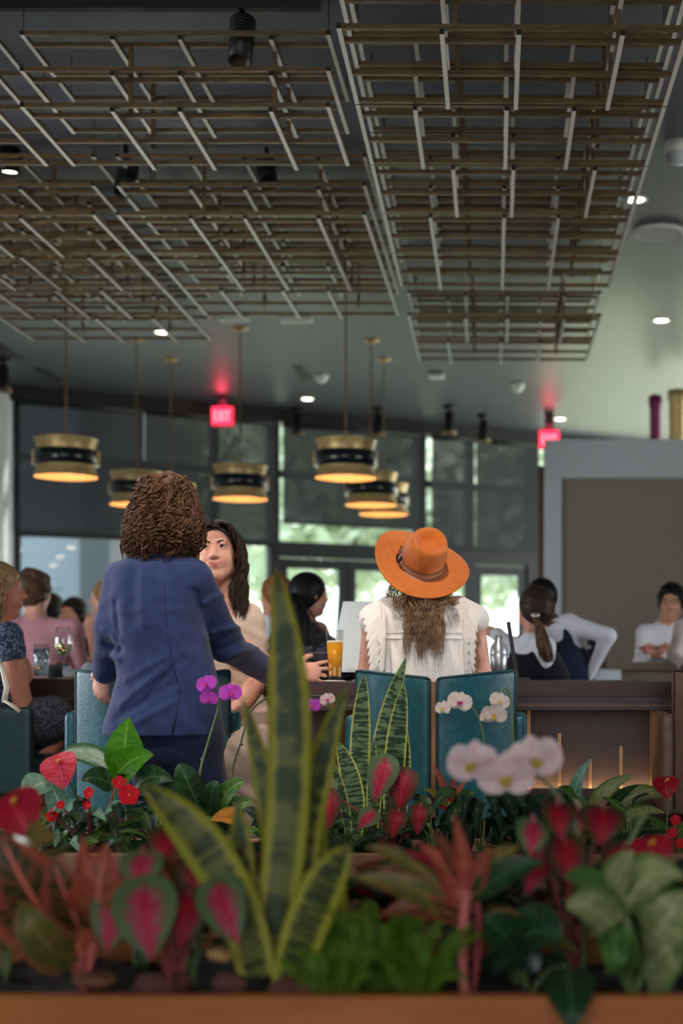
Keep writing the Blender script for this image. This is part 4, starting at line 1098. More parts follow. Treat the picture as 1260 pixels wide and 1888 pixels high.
def body_prims(sd, J, top=0, arm=0, fore=None, leg=1, shoe=None, skin=0, fem=False, legs=True, girth=1.0):
    s = J['s']; M, T = tframe(J); fore = arm if fore is None else fore; shoe = leg if shoe is None else shoe
    w = (.92 if fem else 1.0)*girth
    k = T/.54
    rows = [(-.11*k, 0, .0, .12*w, .10), (-.03*k, 0, -.005, (.172 if fem else .160)*w, .122), (.05*k, 0, -.003, .158*w, .115), (.16*k, 0, .004, (.125 if fem else .140)*w, .102), (.28*k, 0, .008, .152*w, .115), (.38*k, 0, .004, .165*w, .112), (.47*k, 0, -.004, .13*w, .085), (.545*k, 0, -.004, .05, .05)]
    sd.loft([(a, b, c, d*s, e*s) for a, b, c, d, e in rows], M, .03, 1, top)
    if fem:
        for sx in (-1, 1): sd.ell(M @ Vector((sx*.075*s, .085*s, .29*k)), (.065*s, .06*s, .065*s), M.to_3x3().to_4x4(), .05, 1, top)
    sd.cap(J['neck']-Vector((0, 0, .03)), J['head']-Vector((0, 0, .03)), .058*s*w, .052*s*w, .02, 1, skin)
    for n in 'LR':
        sd.cap(J['neck']-M.to_3x3() @ Vector((0, 0, .05*s)), J['sh'+n], .058*s, .060*s*w, .04, 1, top)
        sd.cap(J['sh'+n], J['el'+n], .054*s*w, .042*s*w, .025, 1, arm); sd.cap(J['el'+n], J['wr'+n], .042*s*w, .028*s, .02, 1, fore)
        if legs:
            sd.cap(J['hi'+n], J['kn'+n], .088*s*w, .060*s*w, .03, 1, leg); sd.cap(J['kn'+n], J['an'+n], .060*s*w, .038*s*w, .02, 1, leg)
            f = Matrix.Rotation(J['yaw'], 3, 'Z') @ Vector((0, 1, 0)); a = J['an'+n]
            sd.cap(a-Vector((0, 0, .045*s)), a+f*.15*s-Vector((0, 0, .06*s)), .036*s, .028*s, .02, 1, shoe)
    return sd
def add_hands(sd, J, mi=0, curl=0.5):
    for n, th in (('L', 1), ('R', -1)):
        f = J['wr'+n]-J['el'+n]
        inw = Matrix.Rotation(J['yaw'], 3, 'Z') @ Vector((1 if n == 'L' else -1, 0, -0.25))
        hand_prims(sd, J['wr'+n], f, inw, -th if n == 'L' else -th, mi, curl, J['s'])
# ---- hair
def strands(name, m, paths, parent, r=0.0022, sides=3, curl=None, seed=0, seg=26, clump=1):
    """paths: control polylines; curl=(radius, turns, irregularity)"""
    rg = np.random.RandomState(seed); Vs = []; Fs = []; base = 0
    for pi_, pth in enumerate(paths):
        c = np.array([tuple(p) for p in pth], float)
        d = np.r_[0, np.cumsum(np.linalg.norm(np.diff(c, axis=0), axis=1))]; t = np.linspace(0, d[-1], seg)
        p = np.stack([np.interp(t, d, c[:, i]) for i in range(3)], 1)
        for _ in range(3): p[1:-1] = 0.25*p[:-2]+0.5*p[1:-1]+0.25*p[2:]
        tn = np.gradient(p, axis=0); tn /= np.linalg.norm(tn, axis=1)[:, None]+1e-9
        ref = np.tile(np.array([0.31, 0.9, 0.27]), (seg, 1)); x = np.cross(tn, ref); x /= np.linalg.norm(x, axis=1)[:, None]+1e-9; y = np.cross(tn, x)
        if curl:
            if pi_ % clump == 0: ph0 = rg.uniform(0, 6.28); tu0 = curl[1]*rg.uniform(0.7, 1.3); rad0 = curl[0]*rg.uniform(0.5, 1.2)
            ph, tu, rad = ph0+rg.uniform(-.25, .25), tu0*rg.uniform(.97, 1.03), rad0*rg.uniform(.85, 1.15)
            w = np.linspace(0, 1, seg); amp = rad*np.minimum(1, w*3+0.15)
            a = ph+tu*6.283*w*(1+curl[2]*np.sin(w*5+ph))
            p = p+x*(amp*np.cos(a))[:, None]+y*(amp*np.sin(a))[:, None]
            tn = np.gradient(p, axis=0); tn /= np.linalg.norm(tn, axis=1)[:, None]+1e-9
            x = np.cross(tn, ref); x /= np.linalg.norm(x, axis=1)[:, None]+1e-9; y = np.cross(tn, x)
        rr = r*rg.uniform(0.7, 1.3)*np.minimum(1, np.linspace(3.5, 0.25, seg))
        ring = []
        for k in range(sides):
            a = 2*math.pi*k/sides; ring.append(p+(x*math.cos(a)+y*math.sin(a))*rr[:, None])
        V = np.stack(ring, 1).reshape(-1, 3); i = np.arange(seg-1)[:, None]; k = np.arange(sides)[None]
        q = np.stack([i*sides+k, i*sides+(k+1) % sides, (i+1)*sides+(k+1) % sides, (i+1)*sides+k], -1).reshape(-1, 4)
        Vs.append(V); Fs.append(q+base); base += len(V)
    return link(name, new_mesh(name, np.concatenate(Vs), np.concatenate(Fs).astype(np.int32), m, None, True), parent)
def hair_mat(name, a, b, rough=0.5): return mat('hair_'+name, srgb(*a), rough, var=srgb(*b), vscale=55, spec=0.25, detail=5)
H_CURL = hair_mat('curly_brown', (60, 39, 29), (106, 72, 50)); H_DARK = hair_mat('dark_brown', (38, 27, 23), (64, 46, 38)); H_ASH = hair_mat('ash_brown', (112, 84, 66), (176, 140, 108))
H_BLACK = hair_mat('black', (12, 12, 14), (26, 26, 30)); H_BLOND = hair_mat('blond', (176, 142, 100), (128, 98, 66)); H_BROWN = hair_mat('brown', (60, 42, 32), (98, 72, 54))
def wob(a, f, ph=0.0):
    return lambda X, Y, Z: a*(np.sin(X*f+ph+1.3*np.sin(Y*f*.7))*np.sin(Y*f*1.1+ph)+np.sin(Z*f*1.2+X*f*.5+ph))*0.6
def hair_cap(name, M, m, parent, h=0.008, puff=0.012, back=0.10, bumps=None, front=0.035, side=0.0, extra=None, cut=.115):
    """hair shell over the skull: head space; front = how far forward the hairline reaches (y), back = how far down the nape (z)"""
    s = M.to_scale().x; R = M.to_quaternion().to_matrix().to_4x4(); sd = SDF()
    sd.ell(M @ Vector((0, -.02, .035)), [(.077+puff)*s, (.097+puff)*s, (.087+puff)*s], R, .01)
    sd.ell(M @ Vector((0, -.045, .035-back*.55)), [(.068+puff+side)*s, (.062+puff)*s, (.05+back*.5)*s], R, .03)
    if extra: extra(sd)
    # cut the face free
    sd.ell(M @ Vector((0, .095+front, -.055)), [.085*s, .11*s, cut*s], R, .02, -1)
    return sd.build(name, h, m, parent, disp=bumps)

# ------------------------------------------------------------------ man in the blue suit
YM = 4.85
Mp = lambda u, v, dy=0.0: P(u, v, YM+dy)
J = joints(Mp(300, 0).x, YM, -0.35, 'stand', 1.0)
J.update(hip=Mp(310, 1330), neck=Mp(292, 1025), head=Mp(306, 950, .02), shL=Mp(222, 1070, .02), shR=Mp(356, 1064, 0), elL=Mp(203, 1165, .00), elR=Mp(418, 1188, .18), wrL=Mp(190, 1232, .09), wrR=P(540, 1240, 5.50),
         hiL=Mp(275, 1345), hiR=Mp(350, 1345), knL=Mp(325, 1560, .05), knR=Mp(388, 1560, .1), anL=Mp(345, 1775), anR=Mp(415, 1775, .05))
man = thing('person', 'person in a navy blue suit with shoulder-length curly brown hair, seen from behind', 'person', (Mp(360, 0).x, YM, 0))
sd = SDF(); body_prims(sd, J, 0, 0, 0, 0, 1, 0, girth=.74); HM = head_matrix(J, -0.5, -0.05); head_prims(sd, HM)
hand_prims(sd, J['wrL'], Vector((-.16, .30, -.75)), Vector((.5, .75, .25)), -1, 0, 0.55)
hand_prims(sd, J['wrR'], P(603, 1238, 5.57)-J['wrR'], Vector((.05, 1, -.1)), 1, 0, 0.3, spread=.45, curls=[.22, .30, .38, .46])
sd.build('body', 0.0042, [SK_FAIR, M_BLACK], man)
M_NAVY = cloth('navy_linen', (46, 58, 100), (38, 49, 88), bump=0.22, bscale=150, vscale=26)
M_NAVYD = cloth('navy_trouser', (40, 46, 78), (33, 39, 68))
sd = SDF()
jr = [(1354, 190, 408, .150), (1330, 195, 408, .150), (1290, 207, 405, .142), (1250, 217, 399, .135), (1200, 213, 388, .132), (1150, 207, 378, .135), (1100, 203, 376, .130), (1065, 204, 380, .116), (1043, 216, 366, .096), (1024, 240, 345, .07), (1010, 256, 330, .055)]
rows = []
for v, a, b, d in jr:
    A_, B_ = Mp(a, v), Mp(b, v); rows.append((A_.z, (A_.x+B_.x)/2, YM, (B_.x-A_.x)/2, d))
sd.loft(rows, Matrix.Identity(4), .02, n=2.3)
sd.cap(Mp(224, 1068, .02), Mp(206, 1160, .0), .060, .055, .03); sd.cap(Mp(206, 1160, 0), Mp(195, 1236, .07), .055, .047, .025)
sd.cap(Mp(356, 1066, 0), Mp(416, 1188, .16), .066, .060, .03); sd.cap(Mp(416, 1188, .16), P(512, 1250, 5.40), .058, .046, .025)
# back vent and the open hem
vt = [Mp(340, 1235, -.14), Mp(324, 1362, -.16)]
sd.cap(vt[0], vt[1], .003, .005, .004, -1); sd.cap(vt[0], vt[0]+Vector((0, .0, .0)), .002, .002, .004, -1)
rg = np.random.RandomState(4); WV = []
def fold(p, q, amp, w): WV.append((np.array(p), np.array(q), amp, w))
for (u0_, v0_, u1_, v1_, a_, w_) in ((262, 1045, 268, 1150, .006, .018), (300, 1040, 318, 1140, -.004, .02), (240, 1060, 246, 1140, -.005, .018), (225, 1128, 330, 1122, .0016, .010), (222, 1300, 300, 1235, .005, .012), (215, 1325, 320, 1262, -.004, .012), (240, 1340, 330, 1290, .004, .012), (230, 1255, 300, 1215, .004, .012), (260, 1300, 335, 1215, -.004, .01),
        (375, 1165, 420, 1150, .006, .012), (385, 1195, 428, 1175, -.005, .012), (395, 1215, 440, 1190, .006, .012), (365, 1110, 395, 1090, .004, .012), (182, 1160, 215, 1180, .006, .012), (180, 1185, 215, 1195, -.005, .012), (178, 1205, 214, 1215, .005, .012), (350, 1090, 352, 1190, -.006, .014), (208, 1110, 214, 1200, -.006, .012)):
    fold(Mp(u0_, v0_, -.13), Mp(u1_, v1_, -.13), a_, w_)
def folds(X, Y, Z):
    out = 0.0018*np.sin(X*46+3*np.sin(Z*21))*np.sin(Z*38+2*np.sin(X*17))
    for p, q, a, w in WV:
        ab = q-p; L2 = (ab[0]**2+ab[2]**2); t = np.clip(((X-p[0])*ab[0]+(Z-p[2])*ab[2])/L2, 0, 1)
        d2 = (X-p[0]-t*ab[0])**2+(Z-p[2]-t*ab[2])**2
        out = out-1.5*a*np.exp(-d2/(w*w))*np.where(Y < YM+.3, 1, 0)
    return out
jk = sd.build('jacket', 0.0058, M_NAVY, man, disp=folds)
# seams, cuff buttons
mb = MB()
def on_back(u, v, lift=.004):
    z = Mp(u, v).z; zs = [r[0] for r in rows]; cx, rx, ry = [np.interp(z, zs, [r[i] for r in rows]) for i in (1, 3, 4)]
    x = Mp(u, v, -.12).x; q = min(.98, abs(x-cx)/rx)
    return Vector((x, YM-ry*(1-q**2.3)**(1/2.3)-lift+.002, CAM_Z-(v-V0)/F_PX*(YM-.12)))
mb.tube([on_back(u, v) for u, v in ((300, 1030), (303, 1080), (306, 1130), (312, 1180), (322, 1230), (330, 1262))], 0.0013, 5); mb.tube([on_back(u, v, .003) for u, v in ((336, 1236), (334, 1262), (331, 1290), (327, 1320), (322, 1350))], [.001, .003, .0038, .0042, .0046], 6)
mb.build('back_seam', M_NAVYD, jk)
for i in range(3):
    c = P(197-i*1.5, 1226+i*7, YM-.0); MB().sphere((c.x-.02, c.y+.03, c.z), (.006, .004, .006), 10).build('cuff_button', M_NAVYD, jk)
sd = SDF()
sd.ell(Mp(312, 1350), (.165, .128, .14), None, .05)
for n, uk in (('L', 325), ('R', 388)):
    sd.cap(J['hi'+n], J['kn'+n], .105, .078, .06); sd.cap(J['kn'+n], J['an'+n], .078, .062, .03)
sd.build('trousers', 0.009, M_NAVYD, man, disp=wob(.003, 30))
# curly hair
rg = rnd(3); paths = []
hc = Mp(304, 945, .0)
def hair_env(z):   # half width of the hair mass at height z
    v = V0-(z-CAM_Z)*F_PX/YM
    return np.interp(v, [868, 880, 900, 940, 985, 1005, 1030], [.045, .074, .096, .114, .131, .128, .10]), np.interp(v, [868, 900, 950, 1000, 1030], [304, 306, 305, 302, 292])
for i in range(2300):
    a = rg.uniform(0, 6.283); el = rg.uniform(-0.25, 1.5)
    d = Vector((math.cos(a)*math.cos(el), math.sin(a)*math.cos(el), math.sin(el)))
    if d.y > 0.55 and d.z < 0.5: continue
    root = hc+Vector((d.x*.085, d.y*.10, d.z*.10+.01))
    vend = rg.choice((rg.uniform(955, 1030), rg.uniform(990, 1040), rg.uniform(915, 1005)))
    zend = CAM_Z-(vend-V0)/F_PX*YM
    if zend > root.z-.02: zend = root.z-.03
    w, uc = hair_env(zend); xc = (uc-U0)/F_PX*YM; rad = rg.uniform(.80, 1.06)
    hd = Vector((d.x, d.y, 0)); hd = hd.normalized() if hd.length > .05 else Vector((rg.uniform(-1, 1), rg.uniform(-1, 1), 0)).normalized()
    pts = [root]
    for t_ in (.2, .45, .7, 1.0):
        z = root.z+(zend-root.z)*t_**1.2+(.02 if t_ == .2 else 0); w2, u2 = hair_env(min(z, Mp(0, 872).z)); x2 = (u2-U0)/F_PX*YM
        q = rad*(.75+.25*min(1, t_*2)); pts.append(Vector((x2+hd.x*w2*q, YM+.0+hd.y*w2*q*.92, z)))
    paths.append(pts)
CP = []
for p_ in paths[:560]:
    for j in range(5):
        o_ = Vector((rg.gauss(0, .0018), rg.gauss(0, .0018), rg.gauss(0, .0018))); CP.append([q+o_*(.4+.8*i/4) for i, q in enumerate(p_)])
sd = SDF()
for v in (900, 925, 950, 975, 995): 
    w, u = hair_env(Mp(0, v).z); sd.ell(Mp(u, v), (w*.80, w*.78, .055), None, .03)
hb = sd.build('hair', 0.009, H_CURL, man, disp=wob(.006, 120))
strands('curl', H_CURL, CP, hb, .0019, 3, (.0105, 4.6, .3), 2, 44, 5)
strands('curl', H_CURL, paths[560:1150], hb, .0034, 4, (.0105, 5.0, .3), 4, 44)

# ------------------------------------------------------------------ woman in the orange hat
YW = 5.02
Wp = lambda u, v, dy=0.0: P(u, v, YW+dy)
hatn = Vector((.33, -.62, .70)).normalized(); hatx = Vector((.9, 0, -.42)); hatx = (hatx-hatn*hatx.dot(hatn)).normalized(); haty = hatn.cross(hatx)
HC = Wp(777, 1040)
HMw = frame(HC-hatn*.055, hatx, haty, hatn) @ Matrix.Scale(.95, 4)
J = joints(Wp(780, 0).x, YW, 0.0, 'sit', 1.0, .75)
dz = Vector((0, 0, 0))
J.update(hip=Wp(785, 1330, .05), neck=Wp(781, 1118), head=HMw.translation.copy(), shL=Wp(695, 1142, .0), shR=Wp(868, 1142, 0), elL=Wp(680, 1245, .02), elR=Wp(886, 1245, .02), wrL=P(690, 1215, 5.42), wrR=P(860, 1225, 5.40))
wom = thing('person', 'person in an orange hat and white ruffled blouse on the teal chair, seen from behind', 'person', (Wp(785, 0).x, YW, 0))
sd = SDF(); body_prims(sd, J, 0, 0, 0, 0, 0, 0, True); head_prims(sd, HMw)
hand_prims(sd, J['wrL'], Vector((-.15, .4, .3)), Vector((.3, .6, -.3)), -1, 0, .7); hand_prims(sd, J['wrR'], Vector((-.3, .6, -.1)), Vector((-.2, .3, -.9)), 1, 0, .5)
sd.build('body', 0.0062, SK_FAIR, wom)
M_BLOUSE = cloth('white_gauze', (243, 236, 230), (236, 227, 221), bump=0.35, bscale=140, rough=0.9)
sd = SDF()
br = [(1300, 690, 882, .13), (1262, 690, 878, .125), (1225, 692, 872, .125), (1190, 700, 864, .12), (1160, 700, 866, .118), (1135, 704, 862, .105), (1115, 722, 842, .08), (1100, 742, 822, .06)]
rows = []
for v, a, b, d in br: A_, B_ = Wp(a, v), Wp(b, v); rows.append((A_.z, (A_.x+B_.x)/2, YW, (B_.x-A_.x)/2, d))
zy = Wp(0, 1178).z
sd.loft(rows, Matrix.Identity(4), .02, n=2.3)
for sg, u_ in ((-1, 697), (1, 867)): sd.cap(Wp(u_-sg*22, 1124), Wp(u_+sg*3, 1143), .050, .062, .03)
def gathers(X, Y, Z):
    low = np.clip((zy-Z)/.03, 0, 1); up = np.clip((Z-zy)/.02, 0, 1)
    return low*(.0042*np.sin(X*150+2.2*np.sin(Z*16))+.002*np.sin(X*310+Z*20)) + up*.0010*np.sin(X*420) - .003*np.exp(-((Z-zy)/.004)**2)
bl = sd.build('blouse', 0.0055, M_BLOUSE, wom, disp=gathers)
# ruffled sleeves: two fluted tiers each
def ruffle(pts, out, drop, n, amp, flut, seed, name='ruffle'):
    """pts: seam line; cloth hangs from it outwards by out (vec) and down by drop"""
    rg = rnd(seed); rowsr = []; N = n; K = 9
    P3 = [Vector(p) for p in pts]
    def at(t):
        x = t*(len(P3)-1); i = min(int(x), len(P3)-2); return P3[i].lerp(P3[i+1], x-i)
    for j in range(K):
        q = j/(K-1); r = []
        for i in range(N+1):
            t = i/N; b = at(t); ph = t*flut*6.283
            w = amp*q*(math.sin(ph)+.4*math.sin(ph*2.3+seed))
            tan = (at(min(1, t+.02))-at(max(0, t-.02))).normalized(); o = Vector(out(t))
            r.append(b+o*q*(1-.25*q)+Vector((0, 0, -drop(t)*q**1.3))+o.normalized()*w+tan*w*.7)
        rowsr.append(r)
    o = MB().grid(rowsr).build(name, M_BLOUSE, bl); md = o.modifiers.new('t', 'SOLIDIFY'); md.thickness = .002; return o
for sg, us, ua in ((-1, 697, 656), (1, 869, 893)):
    top = [Wp(us-sg*2, 1124, .075), Wp(us-sg*4, 1110, .02), Wp(us-sg*6, 1113, -.045), Wp(us-sg*8, 1134, -.10), Wp(us-sg*9, 1165, -.118), Wp(us-sg*8, 1196, -.122), Wp(us-sg*6, 1226, -.124)]
    ruffle(top, lambda t, sg=sg, ua=ua, us=us: Vector((sg*(abs(px(ua-us, YW))*(1.10-.65*t)+.012), -.012-.02*t, .004)), lambda t: .034+.03*math.sin(math.pi*t), 110, .0045, 11, 3+sg)
    top2 = [p+Vector((-sg*.012, -.008, -.012)) for p in top[2:]]
    ruffle(top2, lambda t, sg=sg: Vector((sg*.038*(1-t*.5), -.012, 0)), lambda t: .035+.02*t, 80, .004, 8, 8+sg)
# yoke seams
def on_bl(u, v, lift=.003):
    z = Wp(u, v).z; zs = [r[0] for r in rows]; cx, rx, ry = [np.interp(z, zs, [r[i] for r in rows]) for i in (1, 3, 4)]
    x = Wp(u, v, -.1).x; q = min(.98, abs(x-cx)/rx); return Vector((x, YW-ry*(1-q**2.3)**(1/2.3)-lift, z))
mb = MB(); mb.tube([on_bl(u, 1178) for u in range(706, 862, 8)], .0022, 5); mb.tube([on_bl(u, 1168) for u in range(706, 862, 8)], .0015, 5)
mb.build('yoke_seam', M_BLOUSE, bl)
M_SKIRT = cloth('pale_skirt', (206, 196, 190)); sd = SDF()
for n in 'LR': sd.cap(J['hi'+n], J['kn'+n], .10, .085, .04)
sd.ell(J['hip'], (.18, .14, .12), None, .04); sd.build('skirt', .011, M_SKIRT, wom)
# hair below the hat
rg = rnd(7); paths = []
for i in range(70):
    a = rg.gauss(0, .5); u0_ = 775+58*a*.8; 
    root = HC-hatn*.065+hatx*(max(-1, min(1, a))*.06)-haty*.055
    ue = 785+rg.gauss(0, 19) if rg.random() < .85 else 775+rg.uniform(-58, 50); ve = rg.uniform(1130, 1218) if abs(ue-785) < 36 else rg.uniform(1095, 1140)
    um = 775+(ue-775)*1.05
    pts = [root, Wp(um, 1112, -.085), Wp((um+ue)/2+rg.uniform(-6, 6), (1098+ve)/2, -.135+rg.uniform(-.02, 0)), Wp(ue, ve, -.140+rg.uniform(-.015, .005))]
    for j in range(9): o_ = Vector((rg.gauss(0, .0045), rg.gauss(0, .003), rg.gauss(0, .004))); paths.append([q+o_*(.5+.5*i2) for i2, q in enumerate(pts)])
while len(paths) % 9: paths.append(paths[-1])
for i in range(60):   # loose sides under the brim
    sg = rg.choice((-1, 1)); root = HC-hatn*.04+hatx*sg*.07-haty*.03
    paths.append([root, Wp(775+sg*rg.uniform(38, 62), rg.uniform(1088, 1102), -.02), Wp(775+sg*rg.uniform(45, 68), rg.uniform(1108, 1128), -.03)])
strands('hair', H_ASH, paths, wom, .0011, 3, (.0095, 2.4, .3), 5, 34, 9)
# the hat
M_FELT = mat('orange_felt', srgb(218, 122, 54), 0.85, var=srgb(208, 112, 46), vscale=40, bump=0.1, bscale=300, sheen=0.3, spec=0.2)
hat = thing('felt_hat', 'wide-brimmed orange felt hat with striped band, worn by the woman in white', 'hat', HC)
FH = frame(HC, hatx, haty, hatn)
def brim_rows(dz):
    rows = []; N = 72
    for j, q in enumerate((0, .15, .35, .6, .8, .95, 1.0)):
        r = []
        for i in range(N):
            a = 2*math.pi*i/N; ri = Vector((.078*math.cos(a), .094*math.sin(a))); ro = Vector((.172*math.cos(a), .178*math.sin(a)))
            p = ri.lerp(ro, q); z = .026*q**2*(math.cos(a)**2)*1.0-.012*q**2*abs(math.sin(a))
            r.append(FH @ Vector((p.x, p.y, z+dz)))
        rows.append(r)
    return rows
mb = MB(); up_ = brim_rows(.0018); dn_ = brim_rows(-.0018)
mb.grid(up_+dn_[::-1], closed=True); mb.build('brim', M_FELT, hat)
N = 72; rowsc = []
prof = [(0, 1.0), (.25, .985), (.5, .95), (.72, .90), (.86, .845), (.94, .77), (.985, .66), (1.0, .52), (.99, .40), (.97, .28), (.95, .16), (.945, .06), (.945, 0.0)]
for j, (hq, rq) in enumerate(prof):
    r = []
    for i in range(N):
        a = 2*math.pi*i/N; ca, sa = math.cos(a), math.sin(a)
        x, y = .080*ca*rq, .096*sa*rq
        x *= 1-.22*hq*max(0, sa)**1.5     # pinched front
        z = .120*hq
        if j >= 5:   # teardrop dent in the top
            k_ = min(1, (j-4)/4.0); z = .120*(.985-.30*k_**1.1)+.012*(y/.096)*(1-k_)
            if j == 5: z = .118
            if j == 6: z = .112
        r.append(FH @ Vector((x, y-.006*hq, z)))
    rowsc.append(r)
mb = MB(); mb.grid(rowsc, closed=True); mb.build('crown', M_FELT, hat)
def band_mat():
    m = mat('striped_hat_band', srgb(176, 142, 110), 0.8); nt = m.node_tree; b = nt.nodes['Principled BSDF']
    uvn = nt.nodes.new('ShaderNodeUVMap'); sp = nt.nodes.new('ShaderNodeSeparateXYZ'); nt.links.new(uvn.outputs[0], sp.inputs[0])
    r = nt.nodes.new('ShaderNodeValToRGB'); r.color_ramp.interpolation = 'CONSTANT'
    cols = [(0, (30, 24, 22)), (.10, (170, 130, 96)), (.28, (120, 92, 72)), (.36, (196, 160, 124)), (.48, (150, 84, 60)), (.55, (196, 160, 124)), (.68, (120, 92, 72)), (.76, (176, 140, 104)), (.90, (30, 24, 22))]
    e = r.color_ramp.elements; e[0].position = 0; e[0].color = srgb(*cols[0][1]); e[1].position = cols[1][0]; e[1].color = srgb(*cols[1][1])
    for p_, c_ in cols[2:]: x = e.new(p_); x.color = srgb(*c_)
    nt.links.new(sp.outputs['Y'], r.inputs[0]); nt.links.new(r.outputs[0], b.inputs['Base Color']); return m
rowsb = []; uvb = []
for q in (0, .5, 1.0):
    r = []
    for i in range(73):
        a = 2*math.pi*i/72; hq = .03+.24*q; rq = np.interp(hq, [0, .25, .5], [1.0, .985, .95])+.022
        r.append(FH @ Vector((.080*math.cos(a)*rq, .096*math.sin(a)*rq-.006*hq, .120*hq))); uvb.append((i/72, q))
    rowsb.append(r)
MB().grid(rowsb, uv=uvb).build('hat_band', band_mat(), hat, uv=True)
# knot, feathers on the left side of the band
a = math.radians(207)
kc = FH @ Vector((.084*math.cos(a), .100*math.sin(a), .018))
mb = MB(); mb.sphere(kc, (.012, .012, .017), 12); mb.build('band_knot', band_mat(), hat)
fc = [(40, 34, 30), (196, 150, 140), (150, 60, 40), (220, 205, 190), (90, 60, 90)]
for i in range(7):
    a2 = math.radians(196+i*5); b0 = FH @ Vector((.086*math.cos(a2), .102*math.sin(a2), .014)); b1 = FH @ Vector((.086*math.cos(a2+.12), .100*math.sin(a2+.12), .066-.004*i))
    rowsf = []
    for t_ in np.linspace(0, 1, 6):
        p = b0.lerp(b1, t_); w = .006*math.sin(math.pi*(.12+.85*t_)); n_ = (p-HC); n_ = (n_-hatn*n_.dot(hatn)).normalized(); sd_ = n_.cross(b1-b0).normalized()
        rowsf.append([p+sd_*w+n_*.002, p+n_*.005, p-sd_*w+n_*.002])
    MB().grid(rowsf).build('feather', mat('feather_%d' % (i % 5), srgb(*fc[i % 5]), 0.7), hat)

# ------------------------------------------------------------------ dark-haired woman facing us
YF = 5.70
Fp = lambda u, v, dy=0.0: P(u, v, YF+dy)
J = joints(Fp(410, 0).x, YF, 2.75, 'sit', 1.0, .75)
J.update(hip=Fp(438, 1330, .0), neck=Fp(412, 1112, .02), head=Fp(401, 1019, -.02), shR=Fp(352, 1150, .05), shL=Fp(458, 1150, -.02), elR=Fp(352, 1270, -.02), elL=Fp(470, 1262, -.06), wrR=Fp(400, 1300, -.22), wrL=Fp(440, 1305, -.26),
         hiR=Fp(425, 1335, -.05), hiL=Fp(470, 1335, -.0), knR=Fp(400, 1400, -.42), knL=Fp(455, 1390, -.42), anR=Fp(405, 1580, -.38), anL=Fp(450, 1580, -.36))
fw = thing('person', 'person with long wavy dark hair smiling up at the man, in a beige dress', 'person', (Fp(430, 0).x, YF, 0))
HMf = head_matrix(J, 3.20, 0.06, 0.06)
sd = SDF(); body_prims(sd, J, 0, 0, 0, 0, 0, 0, True); head_prims(sd, HMf, 0, 1, None)
hand_prims(sd, J['wrR'], Vector((.5, -.4, -.1)), Vector((0, 0, -1)), -1, 0, .5); hand_prims(sd, J['wrL'], Vector((-.5, -.4, -.2)), Vector((0, 0, -1)), 1, 0, .5)
sd.build('body', 0.0040, [SK_FAIR, M_LIP, M_BROW], fw)
eyes(HMf, (.34, 1, .16), fw, True)
M_BEIGE = cloth('beige_silk', (206, 182, 164), (196, 170, 152), bump=.1, rough=.55)
sd = SDF(); M_, T_ = tframe(J); k = T_/.54
sd.loft([(-.14*k, 0, 0, .16, .14), (-.03*k, 0, 0, .175, .135), (.14*k, 0, .004, .132, .115), (.28*k, 0, .015, .155, .13), (.37*k, 0, .012, .150, .12), (.41*k, 0, .006, .13, .10)], M_, .03)
for n in 'LR':
    sd.cap(J['hi'+n], J['kn'+n], .105, .085, .05); sd.cap(J['kn'+n], J['an'+n]+Vector((0, 0, .12)), .085, .10, .05)
    b = M_ @ Vector(((.085 if n == 'R' else -.085), .06, .40*k)); sd.cap(b, J['sh'+n]+Vector((0, 0, .02)), .05, .058, .03); sd.cap(J['sh'+n], J['sh'+n].lerp(J['el'+n], .75), .064, .058, .03)
sd.cap(J['knL'], J['knR'], .08, .08, .05)
sd.build('dress', .0075, M_BEIGE, fw, disp=lambda X, Y, Z: .004*np.sin(X*60+Z*38+2*np.sin(Z*30))*np.sin(Z*22))
# hair: cap plus long waves
hcap = hair_cap('hair', HMf, H_DARK, fw, .006, .008, .11, None, .010, cut=.150)
rg = rnd(9); paths = []
for i in range(420):
    sg = -1 if rg.random() < .62 else 1     # head space x: our right is its left (-x)
    t_ = rg.random(); y = .082-.165*t_
    part = HMf @ Vector((sg*.004+rg.uniform(-.004, .004), y, np.interp(y, [-.09, -.02, .03, .06, .085], [.09, .131, .128, .115, .096])))
    sidep = HMf @ Vector((sg*(.086+rg.uniform(0, .012)), y*.75-.01, .035+rg.uniform(-.01, .01)))
    side2 = HMf @ Vector((sg*(.092+rg.uniform(0, .018)), y*.7-.02, -.06))
    ue = (452+rg.uniform(-20, 4)) if sg < 0 else (352+rg.uniform(-10, 20)); ve = rg.uniform(1095, 1152)
    dy = -.06+rg.uniform(-.02, .06)
    pts = [part, HMf @ Vector((sg*.055, y*.95, .108)), sidep, side2, Fp(ue-sg*-4, 1078, dy), Fp(ue, ve, dy-.02)]
    paths.append(pts)
LP = []
for p_ in paths[:170]:
    for j in range(7):
        o_ = Vector((rg.gauss(0, .004), rg.gauss(0, .004), rg.gauss(0, .002))); LP.append([q+o_*(.15+.22*i2) for i2, q in enumerate(p_)])
strands('wavy_lock', H_DARK, LP, hcap, .0017, 3, (.0090, 3.0, .25), 6, 40, 7)

